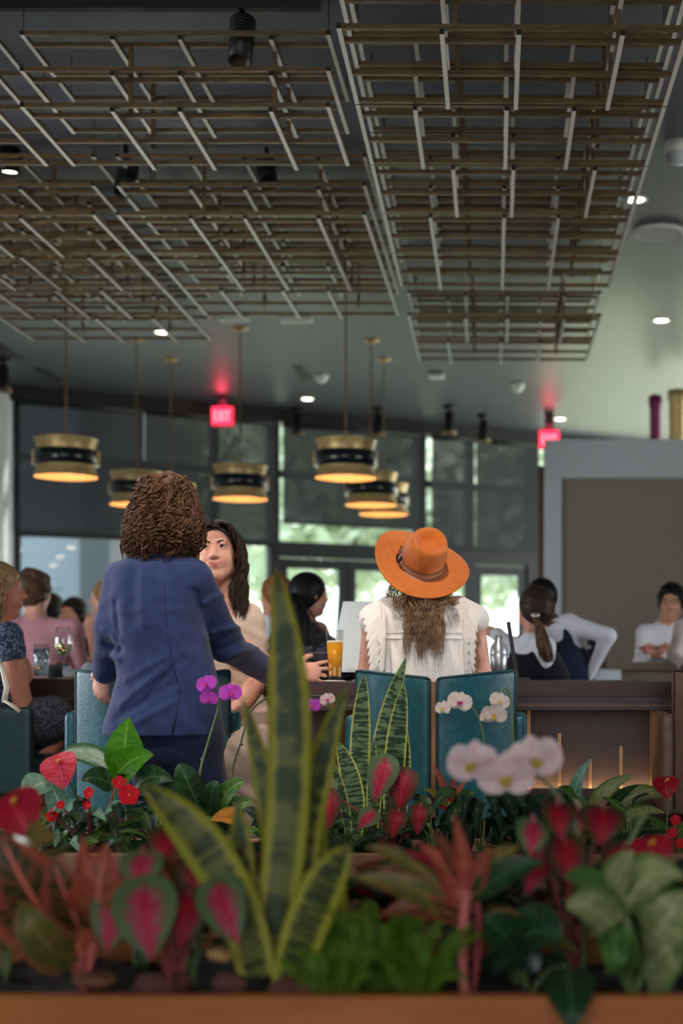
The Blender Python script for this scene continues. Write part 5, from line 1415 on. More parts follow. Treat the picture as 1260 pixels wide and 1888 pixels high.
# ------------------------------------------------------------------ woman in the patterned dress, far left
YD = 6.15
Dp = lambda u, v, dy=0.0: P(u, v, YD+dy)
J = joints(Dp(-20, 0).x, YD, -1.15, 'sit', 1.0, .75)
J.update(hip=Dp(-18, 1345, .0), neck=Dp(-12, 1148, .0), head=Dp(-2, 1090, .0), shR=Dp(14, 1176, -.12), shL=Dp(-50, 1172, .12), elR=Dp(44, 1303, -.10), wrR=Dp(30, 1275, .16), elL=Dp(-40, 1290, .2), wrL=Dp(-8, 1262, .26),
         hiR=Dp(5, 1345, -.05), hiL=Dp(-10, 1345, .06), knR=Dp(112, 1332, -.06), knL=Dp(100, 1365, .12), anR=Dp(48, 1475, -.06), anL=Dp(75, 1540, .12))
dw = thing('person', 'person with blond hair in a dark patterned dress, cut off by the left edge', 'person', (Dp(-10, 0).x, YD, 0))
HMd = head_matrix(J, -1.25, 0.0, 0.0)
sd = SDF(); body_prims(sd, J, 0, 0, 0, 0, 0, 0, True); head_prims(sd, HMd, 0, 1, 2); add_hands(sd, J, 0, .6)
sd.build('body', 0.007, [SK_TAN, M_LIP, M_BROW], dw); eyes(HMd, (0, 1, 0), dw)
def print_mat(name, base, dots, scale, thr=.5):
    m = mat(name, srgb(*base), .85); nt = m.node_tree; b = nt.nodes['Principled BSDF']
    tc = nt.nodes.new('ShaderNodeTexCoord'); v = nt.nodes.new('ShaderNodeTexVoronoi'); v.inputs['Scale'].default_value = scale
    nt.links.new(tc.outputs['Object'], v.inputs['Vector']); r = nt.nodes.new('ShaderNodeValToRGB'); r.color_ramp.interpolation = 'CONSTANT'
    r.color_ramp.elements[0].color = srgb(*dots); r.color_ramp.elements[1].color = srgb(*base); r.color_ramp.elements[1].position = thr
    nt.links.new(v.outputs['Distance'], r.inputs[0]); nt.links.new(r.outputs[0], b.inputs['Base Color']); return m
M_PRINT = print_mat('speckled_print', (26, 27, 36), (120, 122, 138), 190, .34); M_PRINT2 = print_mat('blue_print', (40, 50, 76), (130, 146, 172), 120, .36)
sd = SDF(); M_, T_ = tframe(J); k = T_/.54
sd.loft([(-.1*k, 0, 0, .19, .15), (.14*k, 0, .004, .14, .12), (.30*k, 0, .012, .16, .135), (.46*k, 0, .002, .14, .10)], M_, .03, mi=1)
for n in 'LR':
    sd.cap(J['sh'+n], J['sh'+n].lerp(J['el'+n], .18), .068, .062, .03, mi=1)
sd.cap(J['hiR'], J['knR']+Vector((-.04, 0, .01)), .115, .105, .05); sd.cap(J['hiL'], J['knL']+Vector((-.04, 0, 0)), .115, .10, .05); sd.cap(J['knR']+Vector((-.09, 0, -.03)), Dp(78, 1378, -.05), .09, .05, .06)
sd.build('dress', .009, [M_PRINT, M_PRINT2], dw, disp=wob(.004, 32))
hcap = hair_cap('hair', HMd, H_BLOND, dw, .008, .014, .12, wob(.003, 90), .02, .01)
rg = rnd(12); paths = []
for i in range(170):
    sg = rg.choice((-1, 1)); y = rg.uniform(-.10, .035)
    paths.append([HMd @ Vector((sg*.005, y*.6, .125)), HMd @ Vector((sg*.08, y, .07)), HMd @ Vector((sg*(.092+rg.uniform(0, .012)), y-.01, -.03)), HMd @ Vector((sg*(.085+rg.uniform(-.01, .015)), y-.015, -.12)), HMd @ Vector((sg*.06, y-.03, -.165+rg.uniform(-.02, .03)))])
strands('lock', H_BLOND, paths, hcap, .003, 3, (.003, 1.5, .3), 3, 16)

# ------------------------------------------------------------------ generic people farther back
def figure(label, J, mats, top=0, arm=0, fore=None, leg=1, skin=2, hyaw=None, pitch=0.0, roll=0.0, h=.011, fem=False, hands=.5, eye=True, lip=True, girth=1.0):
    t = thing('person', label, 'person', (J['hip'].x, J['hip'].y, 0))
    sd = SDF(); body_prims(sd, J, top, arm, fore, leg, leg, skin, fem, girth=girth)
    HMx = head_matrix(J, J['yaw'] if hyaw is None else hyaw, pitch, roll); head_prims(sd, HMx, skin, len(mats) if lip else None, len(mats)+1 if lip else None)
    if hands is not None:
        for n, th in (('L', 1), ('R', -1)):
            inw = Matrix.Rotation(J['yaw'], 3, 'Z') @ Vector((1 if n == 'L' else -1, 0, -.25)); hand_prims(sd, J['wr'+n], J['wr'+n]-J['el'+n], inw, -1 if n == 'L' else 1, skin, hands, J['s']*1.05)
    sd.build('body', h, list(mats)+[M_LIP, M_BROW], t)
    if eye: eyes(HMx, (0, 1, 0), t)
    return t, HMx
M_JEAN = cloth('dark_jeans', (38, 42, 54)); M_PINK = cloth('dusty_pink', (196, 140, 152), (186, 130, 142), bump=.15); M_SHIRTW = cloth('white_shirt', (226, 226, 232), (214, 214, 222), bump=.15, bscale=90); M_VEST = cloth('black_vest', (22, 24, 32)); M_NVEST = cloth('navy_vest', (34, 40, 62)); M_BLUES = cloth('blue_shirt', (96, 128, 186)); M_DKTOP = cloth('dark_top', (30, 30, 36)); M_LACE = print_mat('lace_print', (60, 60, 68), (150, 150, 160), 60, .3)
# pink shirt
c = P(72, 0, 8.6)
J = joints(c.x, 8.6, -.25, 'sit', 1.0, .78); sh = P(58, 1090, 8.6)-J['head']
for k_ in list(J):
    if k_[:2] in ('he', 'ne', 'sh'): J[k_] = J[k_]+Vector((sh.x if k_ == 'head' else 0, 0, sh.z))
J.update(shL=P(22, 1158, 8.55), shR=P(134, 1162, 8.6), neck=P(66, 1140, 8.6), elR=P(150, 1235, 8.7), elL=P(10, 1240, 8.6), hip=P(78, 1330, 8.6))
t, HMx = figure('person in a dusty pink shirt with short curly brown hair, seen from behind', J, [M_PINK, M_JEAN, SK_FAIR], hyaw=-.35, girth=1.1)
hair_cap('hair', HMx, H_BROWN, t, .009, .022, .085, wob(.010, 75), .05, .005)
# dark head with blue shirt
J = joints(P(92, 0, 11.5).x, 11.5, -.2, 'sit', 1.0, .70); J['head'] = P(97, 1124, 11.5); J['neck'] = P(94, 1158, 11.5)
t, HMx = figure('person with dark hair and a blue shirt beyond the pink shirt, facing away', J, [M_BLUES, M_JEAN, SK_MED], h=.014)
hair_cap('hair', HMx, H_BLACK, t, .011, .016, .10, None, .04)
# woman facing us behind the wine glass
J = joints(P(140, 0, 10.6).x, 10.6, 2.9, 'sit', 1.0, .72); J['head'] = P(134, 1133, 10.6); J['neck'] = P(138, 1172, 10.65); J['elR'] = P(120, 1245, 10.4); J['wrR'] = P(150, 1172, 10.35)
t, HMx = figure('person with dark hair facing us behind the wine glass, hand near the face', J, [M_DKTOP, M_JEAN, SK_MED], hyaw=2.8, h=.012, fem=True, fore=2)
hair_cap('hair', HMx, H_BLACK, t, .010, .014, .13, None, .018)
# profile behind the suit
J = joints(P(200, 0, 9.4).x, 9.4, 1.45, 'sit', 1.0, .75); J['head'] = P(196, 1104, 9.4); J['neck'] = P(204, 1146, 9.4); J['shR'] = P(200, 1178, 9.55); J['shL'] = P(204, 1178, 9.22); J['elL'] = P(180, 1232, 9.2); J['wrL'] = P(170, 1176, 9.15)
t, HMx = figure('person in profile facing left, mostly hidden behind the navy suit', J, [M_LACE, M_JEAN, SK_FAIR], hyaw=1.5, h=.011, fem=True, arm=2, fore=2)
hair_cap('hair', HMx, H_BLOND, t, .010, .014, .09, None, .025)
# long black ponytail
J = joints(P(565, 0, 8.1).x, 8.1, -.75, 'sit', 1.0, .75); J['head'] = P(572, 1098, 8.1); J['neck'] = P(562, 1150, 8.08); J['shL'] = P(515, 1182, 8.1); J['shR'] = P(604, 1190, 8.05); J['elR'] = P(618, 1236, 8.0); J['wrR'] = P(600, 1172, 8.2); J['elL'] = P(505, 1250, 8.2); J['hip'] = P(560, 1330, 8.1)
t, HMx = figure('person with a long sleek black ponytail and dark patterned top, turned away', J, [M_LACE, M_JEAN, SK_MED], hyaw=-.95, h=.010, fem=True, fore=2)
hp = hair_cap('hair', HMx, H_BLACK, t, .008, .014, .08, None, .028)
rg = rnd(15); paths = []
tie = P(546, 1092, 8.02)
for i in range(150):
    e = rg.gauss(0, .3); paths.append([tie+Vector((0, -.01, 0)), P(536+16*e, 1105, 7.95), P(546+34*e, 1140, 7.93+.03*e), P(558+36*e, 1182+8*rg.random(), 7.94)])
strands('ponytail', H_BLACK, paths, hp, .006, 3, (.003, 1.2, .3), 3, 18)
# hair bun, white shirt
J = joints(P(495, 0, 8.9).x, 8.9, .5, 'sit', 1.0, .75); J['head'] = P(508, 1098, 8.9); J['neck'] = P(500, 1140, 8.9); J['shL'] = P(462, 1170, 8.9); J['shR'] = P(540, 1170, 8.9); J['hip'] = P(500, 1320, 8.9)
t, HMx = figure('person in a white shirt with tied auburn hair behind the tall snake plant leaf', J, [M_SHIRTW, M_JEAN, SK_MED], hyaw=.9, h=.012)
H_AUB = hair_mat('auburn', (120, 76, 48), (150, 100, 62))
hair_cap('hair', HMx, H_AUB, t, .010, .014, .07, wob(.003, 90), .03, 0, lambda s_: s_.ell(HMx @ Vector((0, -.12, .03)), (.04, .04, .045), None, .01))
# female bartender
J = joints(P(985, 0, 7.2).x, 7.2, .75, 'stand', .92)
J.update(head=P(986, 1125, 7.2), neck=P(984, 1172, 7.18), shL=P(945, 1192, 7.3), shR=P(1006, 1192, 7.08), elL=P(918, 1170, 7.55), wrL=P(892, 1160, 7.8), elR=P(1002, 1262, 7.1), wrR=P(985, 1300, 7.4), hip=P(995, 1345, 7.25), hiL=P(975, 1355, 7.3), hiR=P(1010, 1355, 7.2))
t, HMx = figure('person with a dark ponytail in white shirt and black vest, arm stretched left', J, [M_SHIRTW, M_VEST, SK_MED], fore=2, hyaw=.55, h=.010, fem=True, hands=.3)
sd = SDF(); M_, T_ = tframe(J); k = T_/.54
sd.loft([(-.12*k, 0, 0, .185, .155), (.14*k, 0, .004, .155, .135), (.30*k, 0, .01, .182, .155), (.40*k, 0, .0, .15, .13), (.45*k, 0, 0, .11, .11)], M_, .02)
for sx in (-1, 1): sd.cap(M_ @ Vector((sx*.085, -.07, .38*k)), M_ @ Vector((sx*.075, -.01, .52*k)), .04, .03, .03)
sd.build('vest', .009, M_VEST, t)
hp = hair_cap('hair', HMx, H_DARK, t, .008, .015, .07, wob(.002, 90), .03)
rg = rnd(16); paths = []
for i in range(130):
    e = rg.gauss(0, .35); f = rg.gauss(0, .35); paths.append([P(988, 1132, 7.08), P(990+6*e, 1146, 7.0), P(1000+13*e, 1180, 6.98+.02*f), P(1010+13*e, 1212+10*rg.random(), 6.99+.02*f)])
strands('ponytail', hair_mat('brown_tail', (70, 50, 38), (120, 88, 60)), paths, hp, .0055, 3, (.005, 1.6, .3), 3, 18)
MB().tube([P(988+6*math.cos(a), 1134+2*math.sin(a), 7.06-.02*math.sin(a)) for a in np.linspace(0, 6.3, 13)], .006, 6).build('hair_tie', M_WHITE, hp)
# male bartender
J = joints(P(1035, 0, 7.75).x, 7.75, .25, 'stand', .96)
J.update(head=P(996, 1106, 7.75), neck=P(1018, 1148, 7.72), shL=P(985, 1166, 7.8), shR=P(1050, 1152, 7.7), elR=P(1122, 1172, 7.6), wrR=P(1086, 1248, 7.68), elL=P(960, 1230, 7.9), wrL=P(955, 1290, 8.0), hip=P(1045, 1345, 7.8), hiL=P(1020, 1355, 7.85), hiR=P(1065, 1355, 7.75))
t, HMx = figure('person in white shirt and navy vest with close-cropped hair, hand propped on hip', J, [M_SHIRTW, M_NVEST, SK_DARK], hyaw=.5, h=.010, girth=1.05)
sd = SDF(); M_, T_ = tframe(J); k = T_/.54
sd.loft([(-.12*k, 0, 0, .195, .155), (.14*k, 0, .004, .175, .14), (.30*k, 0, .01, .195, .155), (.40*k, 0, .0, .165, .13), (.45*k, 0, 0, .12, .11)], M_, .02)
for sx in (-1, 1): sd.cap(M_ @ Vector((sx*.10, -.06, .36*k)), M_ @ Vector((sx*.08, -.01, .52*k)), .045, .035, .03)
sd.build('vest', .009, M_NVEST, t)
hair_cap('hair', HMx, H_BLACK, t, .009, .004, .06, None, -.05, cut=.165)
# man with glasses and the pink cocktail
J = joints(P(1225, 0, 9.2).x, 9.2, 3.0, 'stand', .97)
J.update(head=P(1238, 1112, 9.2), neck=P(1228, 1150, 9.22), shR=P(1190, 1168, 9.2), shL=P(1262, 1168, 9.2), elR=P(1180, 1222, 9.1), wrR=P(1204, 1207, 8.98), elL=P(1268, 1225, 9.1), wrL=P(1222, 1206, 8.98), hip=P(1222, 1320, 9.2))
t, HMx = figure('person with glasses and black hair in a white shirt holding a pink cocktail', J, [M_SHIRTW, M_JEAN, SK_MED], hyaw=2.95, h=.010)
hair_cap('hair', HMx, H_BLACK, t, .009, .02, .05, wob(.006, 80), .01)
mb = MB()
for sx in (-1, 1): mb.tube([HMx @ Vector((sx*.033+.022*math.cos(a), .096-.006*abs(math.cos(a)), .010+.017*math.sin(a))) for a in np.linspace(0, 6.283, 17)], .002, 5)
mb.tube([HMx @ Vector((-.011, .1, .014)), HMx @ Vector((.011, .1, .014))], .002, 5)
for sx in (-1, 1): mb.tube([HMx @ Vector((sx*.055, .09, .014)), HMx @ Vector((sx*.082, .0, .012))], .002, 5)
mb.build('glasses', M_BLACK, t)
c = P(1190, 1208, 8.92); g = thing('cocktail_glass', 'stemmed glass of pink cocktail held by the man with glasses', 'glass', c)
MB().lathe([(0, -.10), (.035, -.10), (.034, -.097), (.004, -.094), (.0035, 0), (.056, .055), (.0545, .055), (.003, .004), (0, .004)], 28, c=c).build('glass', GLS, g)
MB().lathe([(0, .006), (.003, .006), (.048, .050), (0, .050)], 28, c=c).build('drink', mat('pink_drink', srgb(226, 90, 104), .2, trans=.3, ior=1.33), g)
# person at the right edge
J = joints(P(1290, 0, 8.0).x, 8.0, 1.1, 'stand', .95)
J.update(head=P(1292, 1095, 8.0), neck=P(1285, 1138, 8.0), shL=P(1262, 1160, 7.9), shR=P(1305, 1160, 8.2), elL=P(1244, 1212, 7.85), wrL=P(1262, 1228, 7.7), hip=P(1290, 1330, 8.0))
t, HMx = figure('person in a pale pinkish shirt cut off by the right edge behind the bar', J, [cloth('pale_pink_shirt', (214, 196, 194)), M_NVEST, SK_DARK], hyaw=1.1, h=.012)
hair_cap('hair', HMx, H_BLACK, t, .010, .008, .06, None, .02)

# stools under the guests across the room
def bar_stool(x, y, zs, lab):
    t = thing('bar_stool', lab, 'stool', (x, y, 0), 'stools under the guests beyond the bar')
    MB().lathe([(0, zs-.05), (.17, zs-.05), (.185, zs-.03), (.18, zs), (0, zs+.002)], 20, c=(x, y, 0)).build('seat', M_TEALD, t)
    MB().tube([(x, y, .02), (x, y, zs-.05)], .025, 8).build('post', M_BLACK, t); MB().lathe([(0, 0), (.2, 0), (.2, .012), (.03, .025)], 20, c=(x, y, 0)).build('base', M_BLACK, t)
for x, y, zs, lab in ((P(78, 0, 8.6).x, 8.6, .76, 'stool under the person in the dusty pink shirt'), (P(92, 0, 11.5).x, 11.5, .68, 'stool under the dark-haired person in the blue shirt'), (P(140, 0, 10.6).x, 10.6, .70, 'stool under the dark-haired person behind the wine glass'),
                      (P(204, 0, 9.4).x, 9.4, .73, 'stool under the person in profile behind the suit'), (P(560, 0, 8.1).x, 8.1, .73, 'stool under the person with the long black ponytail'), (P(500, 0, 8.9).x, 8.9, .73, 'stool under the person with tied auburn hair'), (P(440, 0, 5.72).x, 5.72, .75, 'stool under the dark-haired person in the beige dress')): bar_stool(x, y, zs, lab)

# cream strap over the dark green chair
t = thing('bag_strap', 'cream leather strap with a knotted end over the dark green chair', 'strap', Dp(4, 1300, -.45))
MB().tube([Dp(-10, 1205, -.30), Dp(6, 1235, -.42), Dp(13, 1268, -.46), Dp(8, 1296, -.46)], .012, 8, flat=.35).build('strap', M_CREAM, t)
MB().tube([Dp(8, 1292, -.46), Dp(22, 1300, -.47), Dp(38, 1312, -.46)], [.010, .016, .022], 8, flat=.4).build('strap_end', M_CREAM, t)
# ================================================================== planters
M_PLW = mat('planter_cedar', srgb(184, 108, 48), 0.5, var=srgb(164, 92, 38), vscale=4, stretch=(1, 1, 5), bump=0.05)
M_PLW2 = mat('planter_bronze_wood', srgb(150, 112, 84), 0.5, var=srgb(132, 96, 70), vscale=4, stretch=(5, 1, 1))
M_SOIL = mat('potting_soil', srgb(48, 34, 26), 0.95, var=srgb(26, 19, 15), vscale=40, bump=0.6, bscale=60)
def planter(label, x0, x1, y0, y1, zt, m, seed):
    t = thing('planter_box', label, 'planter', ((x0+x1)/2, (y0+y1)/2, 0)); w = .03
    n = max(2, int((x1-x0)/1.2))
    for i in range(n):
        a, b = x0+(x1-x0)*i/n, x0+(x1-x0)*(i+1)/n
        MB().box(a+.001, b-.001, y0, y0+w, 0.02, zt, 0, .003).build('front_board', m, t)
        MB().box(a+.001, b-.001, y1-w, y1, 0.02, zt, 0, .003).build('back_board', m, t)
    MB().box(x0, x0+w, y0+w, y1-w, .02, zt).build('end_board', m, t); MB().box(x1-w, x1, y0+w, y1-w, .02, zt).build('end_board', m, t)
    MB().box(x0+.02, x1-.02, y0+.02, y1-.02, 0, .02).build('plinth', M_BLACK, t)
    rg = rnd(seed); nx, ny = int((x1-x0)/.045), 12; rows = []
    for j in range(ny+1):
        rows.append([(x0+w+(x1-x0-2*w)*i/nx, y0+w+(y1-y0-2*w)*j/ny, zt-.045+.018*math.sin(i*.9+j*.7)+rg.uniform(-.010, .012)) for i in range(nx+1)])
    MB().grid(rows).build('soil', M_SOIL, t)
    return t
ZR = .56
PA0, PA1 = 2.44, 3.0; PB0, PB1 = 4.26, 4.64
planter('orange-brown wooden planter across the bottom foreground', -2.2, 1.6, PA0, PA1, ZR, M_PLW, 1)
planter('bronze-brown wooden planter directly behind the bar chairs', P(30, 0, PB0).x, 1.9, PB0, PB1, ZR, M_PLW2, 2)
# ------------------------------------------------------------------ leaf materials (patterns in leaf coordinates)
def leaf_mat(name, base, alt=None, edge=None, ew=.7, ns=(3, 14), thr=(.45, .55), mid=None, mw=.06, veins=None, vfreq=16, rough=.42, esoft=.12, trans=.18, coat=.0, en=.24):
    rough = max(rough, .4) if not coat else rough
    if name in MATS: return MATS[name]
    m = mat(name, srgb(*base), rough, coat=coat*.5, spec=.22); nt = m.node_tree; N = nt.nodes; L = nt.links; b = N['Principled BSDF']
    uv = N.new('ShaderNodeUVMap'); sp = N.new('ShaderNodeSeparateXYZ'); L.new(uv.outputs[0], sp.inputs[0])
    def math_(op, a, b_=None, c=None):
        n = N.new('ShaderNodeMath'); n.operation = op
        for i, x in enumerate((a, b_, c)):
            if x is None: continue
            if isinstance(x, (int, float)): n.inputs[i].default_value = x
            else: L.new(x, n.inputs[i])
        return n.outputs[0]
    a = math_('ABSOLUTE', math_('MULTIPLY_ADD', sp.outputs['X'], 2.0, -1.0))
    geo = N.new('ShaderNodeTexCoord')
    cb = N.new('ShaderNodeCombineXYZ'); L.new(math_('MULTIPLY', sp.outputs['X'], ns[0]), cb.inputs[0]); L.new(math_('MULTIPLY', sp.outputs['Y'], ns[1]), cb.inputs[1])
    oi = N.new('ShaderNodeObjectInfo'); L.new(math_('MULTIPLY', oi.outputs['Random'], 40.0), cb.inputs[2])
    nz = N.new('ShaderNodeTexNoise'); nz.inputs['Scale'].default_value = 1.0; nz.inputs['Detail'].default_value = 3; L.new(cb.outputs[0], nz.inputs['Vector'])
    def smooth(x, lo, hi):
        n = N.new('ShaderNodeMapRange'); n.interpolation_type = 'SMOOTHSTEP'; L.new(x, n.inputs[0]); n.inputs[1].default_value = lo; n.inputs[2].default_value = hi; return n.outputs[0]
    def mix(f, c1, c2):
        n = N.new('ShaderNodeMix'); n.data_type = 'RGBA'
        if isinstance(f, (int, float)): n.inputs[0].default_value = f
        else: L.new(f, n.inputs[0])
        for i, c in ((6, c1), (7, c2)):
            if isinstance(c, tuple): n.inputs[i].default_value = srgb(*c) if len(c) == 3 else c
            else: L.new(c, n.inputs[i])
        return n.outputs[2]
    col = tuple(base)
    if alt: col = mix(smooth(nz.outputs['Fac'], *thr), col, tuple(alt))
    if veins:
        ph = math_('ADD', math_('MULTIPLY', sp.outputs['Y'], vfreq*6.283), math_('MULTIPLY', a, -9.0)); s = math_('SINE', ph)
        col = mix(math_('MULTIPLY', smooth(s, .72, .98), .75), col, tuple(veins))
    if edge:
        col = mix(smooth(math_('ADD', a, math_('MULTIPLY_ADD', nz.outputs['Fac'], en, -en/2)), ew-esoft, ew+esoft), col, tuple(edge))
    if mid: col = mix(smooth(a, mw*1.6, mw*.6), col, tuple(mid))
    if not isinstance(col, tuple): L.new(col, b.inputs['Base Color'])
    # thin tissue lets some light through
    out = [n for n in N if n.type == 'OUTPUT_MATERIAL'][0]; tr = N.new('ShaderNodeBsdfTranslucent'); mx = N.new('ShaderNodeMixShader'); mx.inputs[0].default_value = trans
    if isinstance(col, tuple): tr.inputs[0].default_value = srgb(*col)
    else: L.new(col, tr.inputs[0])
    L.new(b.outputs[0], mx.inputs[1]); L.new(tr.outputs[0], mx.inputs[2]); L.new(mx.outputs[0], out.inputs[0])
    return m
LM = dict(
    snake=leaf_mat('snake_leaf', (52, 62, 30), (98, 102, 46), (150, 146, 48), .60, (1.2, 26), (.44, .58), trans=.06, esoft=.16, en=.4),
    snakepale=leaf_mat('snake_leaf_pale', (134, 138, 66), (92, 100, 46), (164, 162, 72), .6, (1.6, 22), (.48, .62), trans=.06),
    snake2=leaf_mat('snake_leaf_banded', (36, 60, 38), (98, 124, 84), (150, 154, 64), .84, (1.4, 58), (.47, .57), trans=.05, esoft=.05),
    dark=leaf_mat('dark_green_leaf', (32, 58, 34), (44, 74, 42), None, mid=(70, 100, 62), veins=(44, 74, 44), vfreq=9, rough=.32),
    deep=leaf_mat('deep_green_leaf', (22, 42, 30), (32, 56, 40), None, mid=(48, 74, 52), rough=.3),
    green=leaf_mat('green_leaf', (62, 96, 44), (84, 118, 54), None, mid=(120, 146, 84), veins=(84, 118, 60), vfreq=8, rough=.35),
    bright=leaf_mat('bright_green_leaf', (62, 122, 20), (78, 140, 28), None, mid=(110, 168, 52), veins=(78, 142, 28), vfreq=8, rough=.3, trans=.35),
    silver=leaf_mat('silvery_variegated_leaf', (176, 192, 172), (150, 172, 146), (64, 104, 66), .62, (7, 12), (.4, .6), mid=(150, 176, 140), rough=.35, esoft=.22),
    pale=leaf_mat('pale_variegated_leaf', (158, 158, 110), (126, 138, 84), (92, 116, 60), .74, (5, 9), (.42, .62), mid=(178, 182, 130), rough=.38, esoft=.2),
    greyg=leaf_mat('grey_green_leaf', (120, 158, 136), (98, 138, 114), None, mid=(158, 186, 164), rough=.4),
    caladium=leaf_mat('caladium_leaf', (176, 46, 78), (186, 80, 106), (92, 116, 78), .50, (8, 9), (.42, .62), mid=(196, 34, 62), mw=.10, veins=(202, 52, 76), vfreq=5, rough=.5, esoft=.26, trans=.3, en=.9),
    caladiumred=leaf_mat('red_caladium_leaf', (138, 22, 42), (156, 34, 54), (70, 62, 40), .62, (8, 9), (.42, .62), mid=(180, 30, 46), mw=.10, rough=.5, esoft=.28, trans=.3, en=.8),
    red=leaf_mat('red_edged_leaf', (54, 56, 28), (84, 62, 36), (158, 74, 56), .70, (3, 7), (.42, .62), mid=(206, 104, 88), mw=.07, veins=(150, 72, 52), vfreq=7, rough=.4, esoft=.2),
    lime=leaf_mat('lime_fern_leaf', (88, 126, 34), (108, 144, 44), None, rough=.5, trans=.3),
    orange=leaf_mat('orange_flushed_leaf', (158, 82, 56), (132, 74, 44), (166, 78, 62), .6, (3, 7), (.42, .62), mid=(216, 124, 104), mw=.07, veins=(204, 110, 86), vfreq=7, rough=.4, trans=.3),
    coral=leaf_mat('coral_strap_leaf', (176, 84, 70), (140, 78, 50), (156, 64, 58), .7, (2, 9), (.42, .62), mid=(222, 124, 104), rough=.42),
    olive=leaf_mat('olive_leaf', (92, 96, 44), (126, 104, 52), (140, 84, 54), .85, (3, 8), (.42, .62), mid=(140, 120, 70), rough=.4),
    yellow=leaf_mat('yellowing_leaf', (196, 134, 52), (178, 112, 44), None, mid=(150, 96, 40), rough=.5),
    spathe=leaf_mat('red_spathe', (206, 50, 74), (216, 74, 94), None, mid=(226, 98, 112), mw=.04, veins=(180, 34, 60), vfreq=6, rough=.4, trans=.15, coat=.1),
    spathered=leaf_mat('deep_red_spathe', (160, 22, 42), (176, 32, 52), None, mid=(212, 60, 76), mw=.04, rough=.45, trans=.15),
    impatiens=leaf_mat('scarlet_petal', (206, 10, 34), (222, 24, 44), None, rough=.5, trans=.3),
    purple=leaf_mat('magenta_petal', (186, 62, 190), (204, 92, 206), None, veins=(170, 44, 172), vfreq=7, rough=.5, trans=.35),
    white=leaf_mat('white_petal', (236, 228, 216), (228, 212, 206), None, mid=(232, 206, 206), mw=.2, rough=.5, trans=.35),
    blush=leaf_mat('blush_petal', (232, 204, 204), (238, 216, 214), None, mid=(226, 186, 190), mw=.25, rough=.5, trans=.4),
    lipy=leaf_mat('yellow_lip', (206, 180, 70), (178, 150, 60), None, rough=.5), lipp=leaf_mat('magenta_lip', (176, 40, 110), (150, 30, 96), None, rough=.5))
M_STEM = mat('green_stem', srgb(96, 116, 66), .5); M_STEMD = mat('dark_stem', srgb(66, 72, 58), .5); M_STEMP = mat('pink_stem', srgb(196, 104, 96), .5); M_STEMR = mat('red_stem', srgb(150, 60, 64), .5); M_SPADIX = mat('yellow_spadix', srgb(240, 176, 40), .6, bump=.3, bscale=300)
PROF = {'lance': lambda s: math.sin(math.pi*min(1, s**.75))**.8*(1-.25*s), 'ovate': lambda s: (math.sin(math.pi*s**.62))**.85, 'round': lambda s: math.sqrt(max(0, 1-(2*s-1)**2)),
        'strap': lambda s: min(1, s*6)**.5*(1-s**3)**.7, 'sword': lambda s: (.55+.45*min(1, s*2.2))*(1-max(0, (s-.55)/.45)**2.2)**.75 if s < 1 else 0.0,
        'blade': lambda s: (.82+.18*min(1, s*3))*(1-max(0, (s-.60)/.40)**1.9)**.85 if s < 1 else 0.0,
        'petal': lambda s: (math.sin(math.pi*min(1, .06+.94*s**.8)))**.7}
def leaf(parent, B, T, w, m, kind='ovate', bow=(0, 0, 0), face=(0, -1, .55), fold=.18, wave=.0, droop=0.0, name='leaf', thick=None, nl=14, nw=7, seed=0):
    """one blade from B to T (world), w = full width"""
    B, T = Vector(B), Vector(T); C = (B+T)/2+Vector(bow); rows = []; uv = []; F0 = Vector(face).normalized(); L = (T-B).length
    heart = kind == 'heart'; prof = PROF['ovate' if heart else kind]; off = []
    for i in range(nl+1):
        s = i/nl; p = B*(1-s)**2+C*2*s*(1-s)+T*s*s; t = ((C-B)*(1-s)+(T-C)*s)
        t = t.normalized() if t.length > 1e-6 else (T-B).normalized()
        sd_ = t.cross(F0); sd_ = sd_.normalized() if sd_.length > 1e-4 else t.orthogonal().normalized(); n = sd_.cross(t)
        ww = w*.5*max(prof(s), .004); r = []
        for k in range(nw):
            a = 2*k/(nw-1)-1
            q = p+sd_*(a*ww)+n*(fold*abs(a)**1.3*ww+wave*w*math.sin(s*13+seed+a*2)*abs(a))
            if heart: q = q-t*(L*.30*abs(a)**1.6*(1-s)**2.2)     # back-swept lobes
            r.append(q); uv.append((k/(nw-1), s))
        rows.append(r); off.append(n)
    if thick:
        top = [[q+off[i]*thick*(1-(2*k/(nw-1)-1)**2) for k, q in enumerate(r)] for i, r in enumerate(rows)]
        mb = MB(); full = [a+b[::-1] for a, b in zip(top, rows)]
        uvf = []
        for i in range(nl+1): u_ = uv[i*nw:(i+1)*nw]; uvf += u_+u_[::-1]
        mb.grid(full, uv=uvf, closed=True); return mb.build(name, m, parent, uv=True)
    return MB().grid(rows, uv=uv).build(name, m, parent, uv=True)
def stem(parent, pts, r, m, name='stem'):
    pts = [Vector(p) for p in pts]; out = []
    for i in range(len(pts)-1):
        p0, p1, p2, p3 = pts[max(0, i-1)], pts[i], pts[i+1], pts[min(len(pts)-1, i+2)]
        for k in range(5):
            t = k/5; out.append(.5*((2*p1)+(p2-p0)*t+(2*p0-5*p1+4*p2-p3)*t*t+(3*p1-p0-3*p2+p3)*t**3))
    out.append(pts[-1]); return MB().tube(out, r, 7).build(name, m, parent)
def plant(name, label, cat, u, Y): 
    c = P(u, 0, Y); return thing(name, label, cat, (c.x, Y, ZR-.045))
def root(u, Y): c = P(u, 0, Y); return Vector((c.x, Y, ZR-.05))
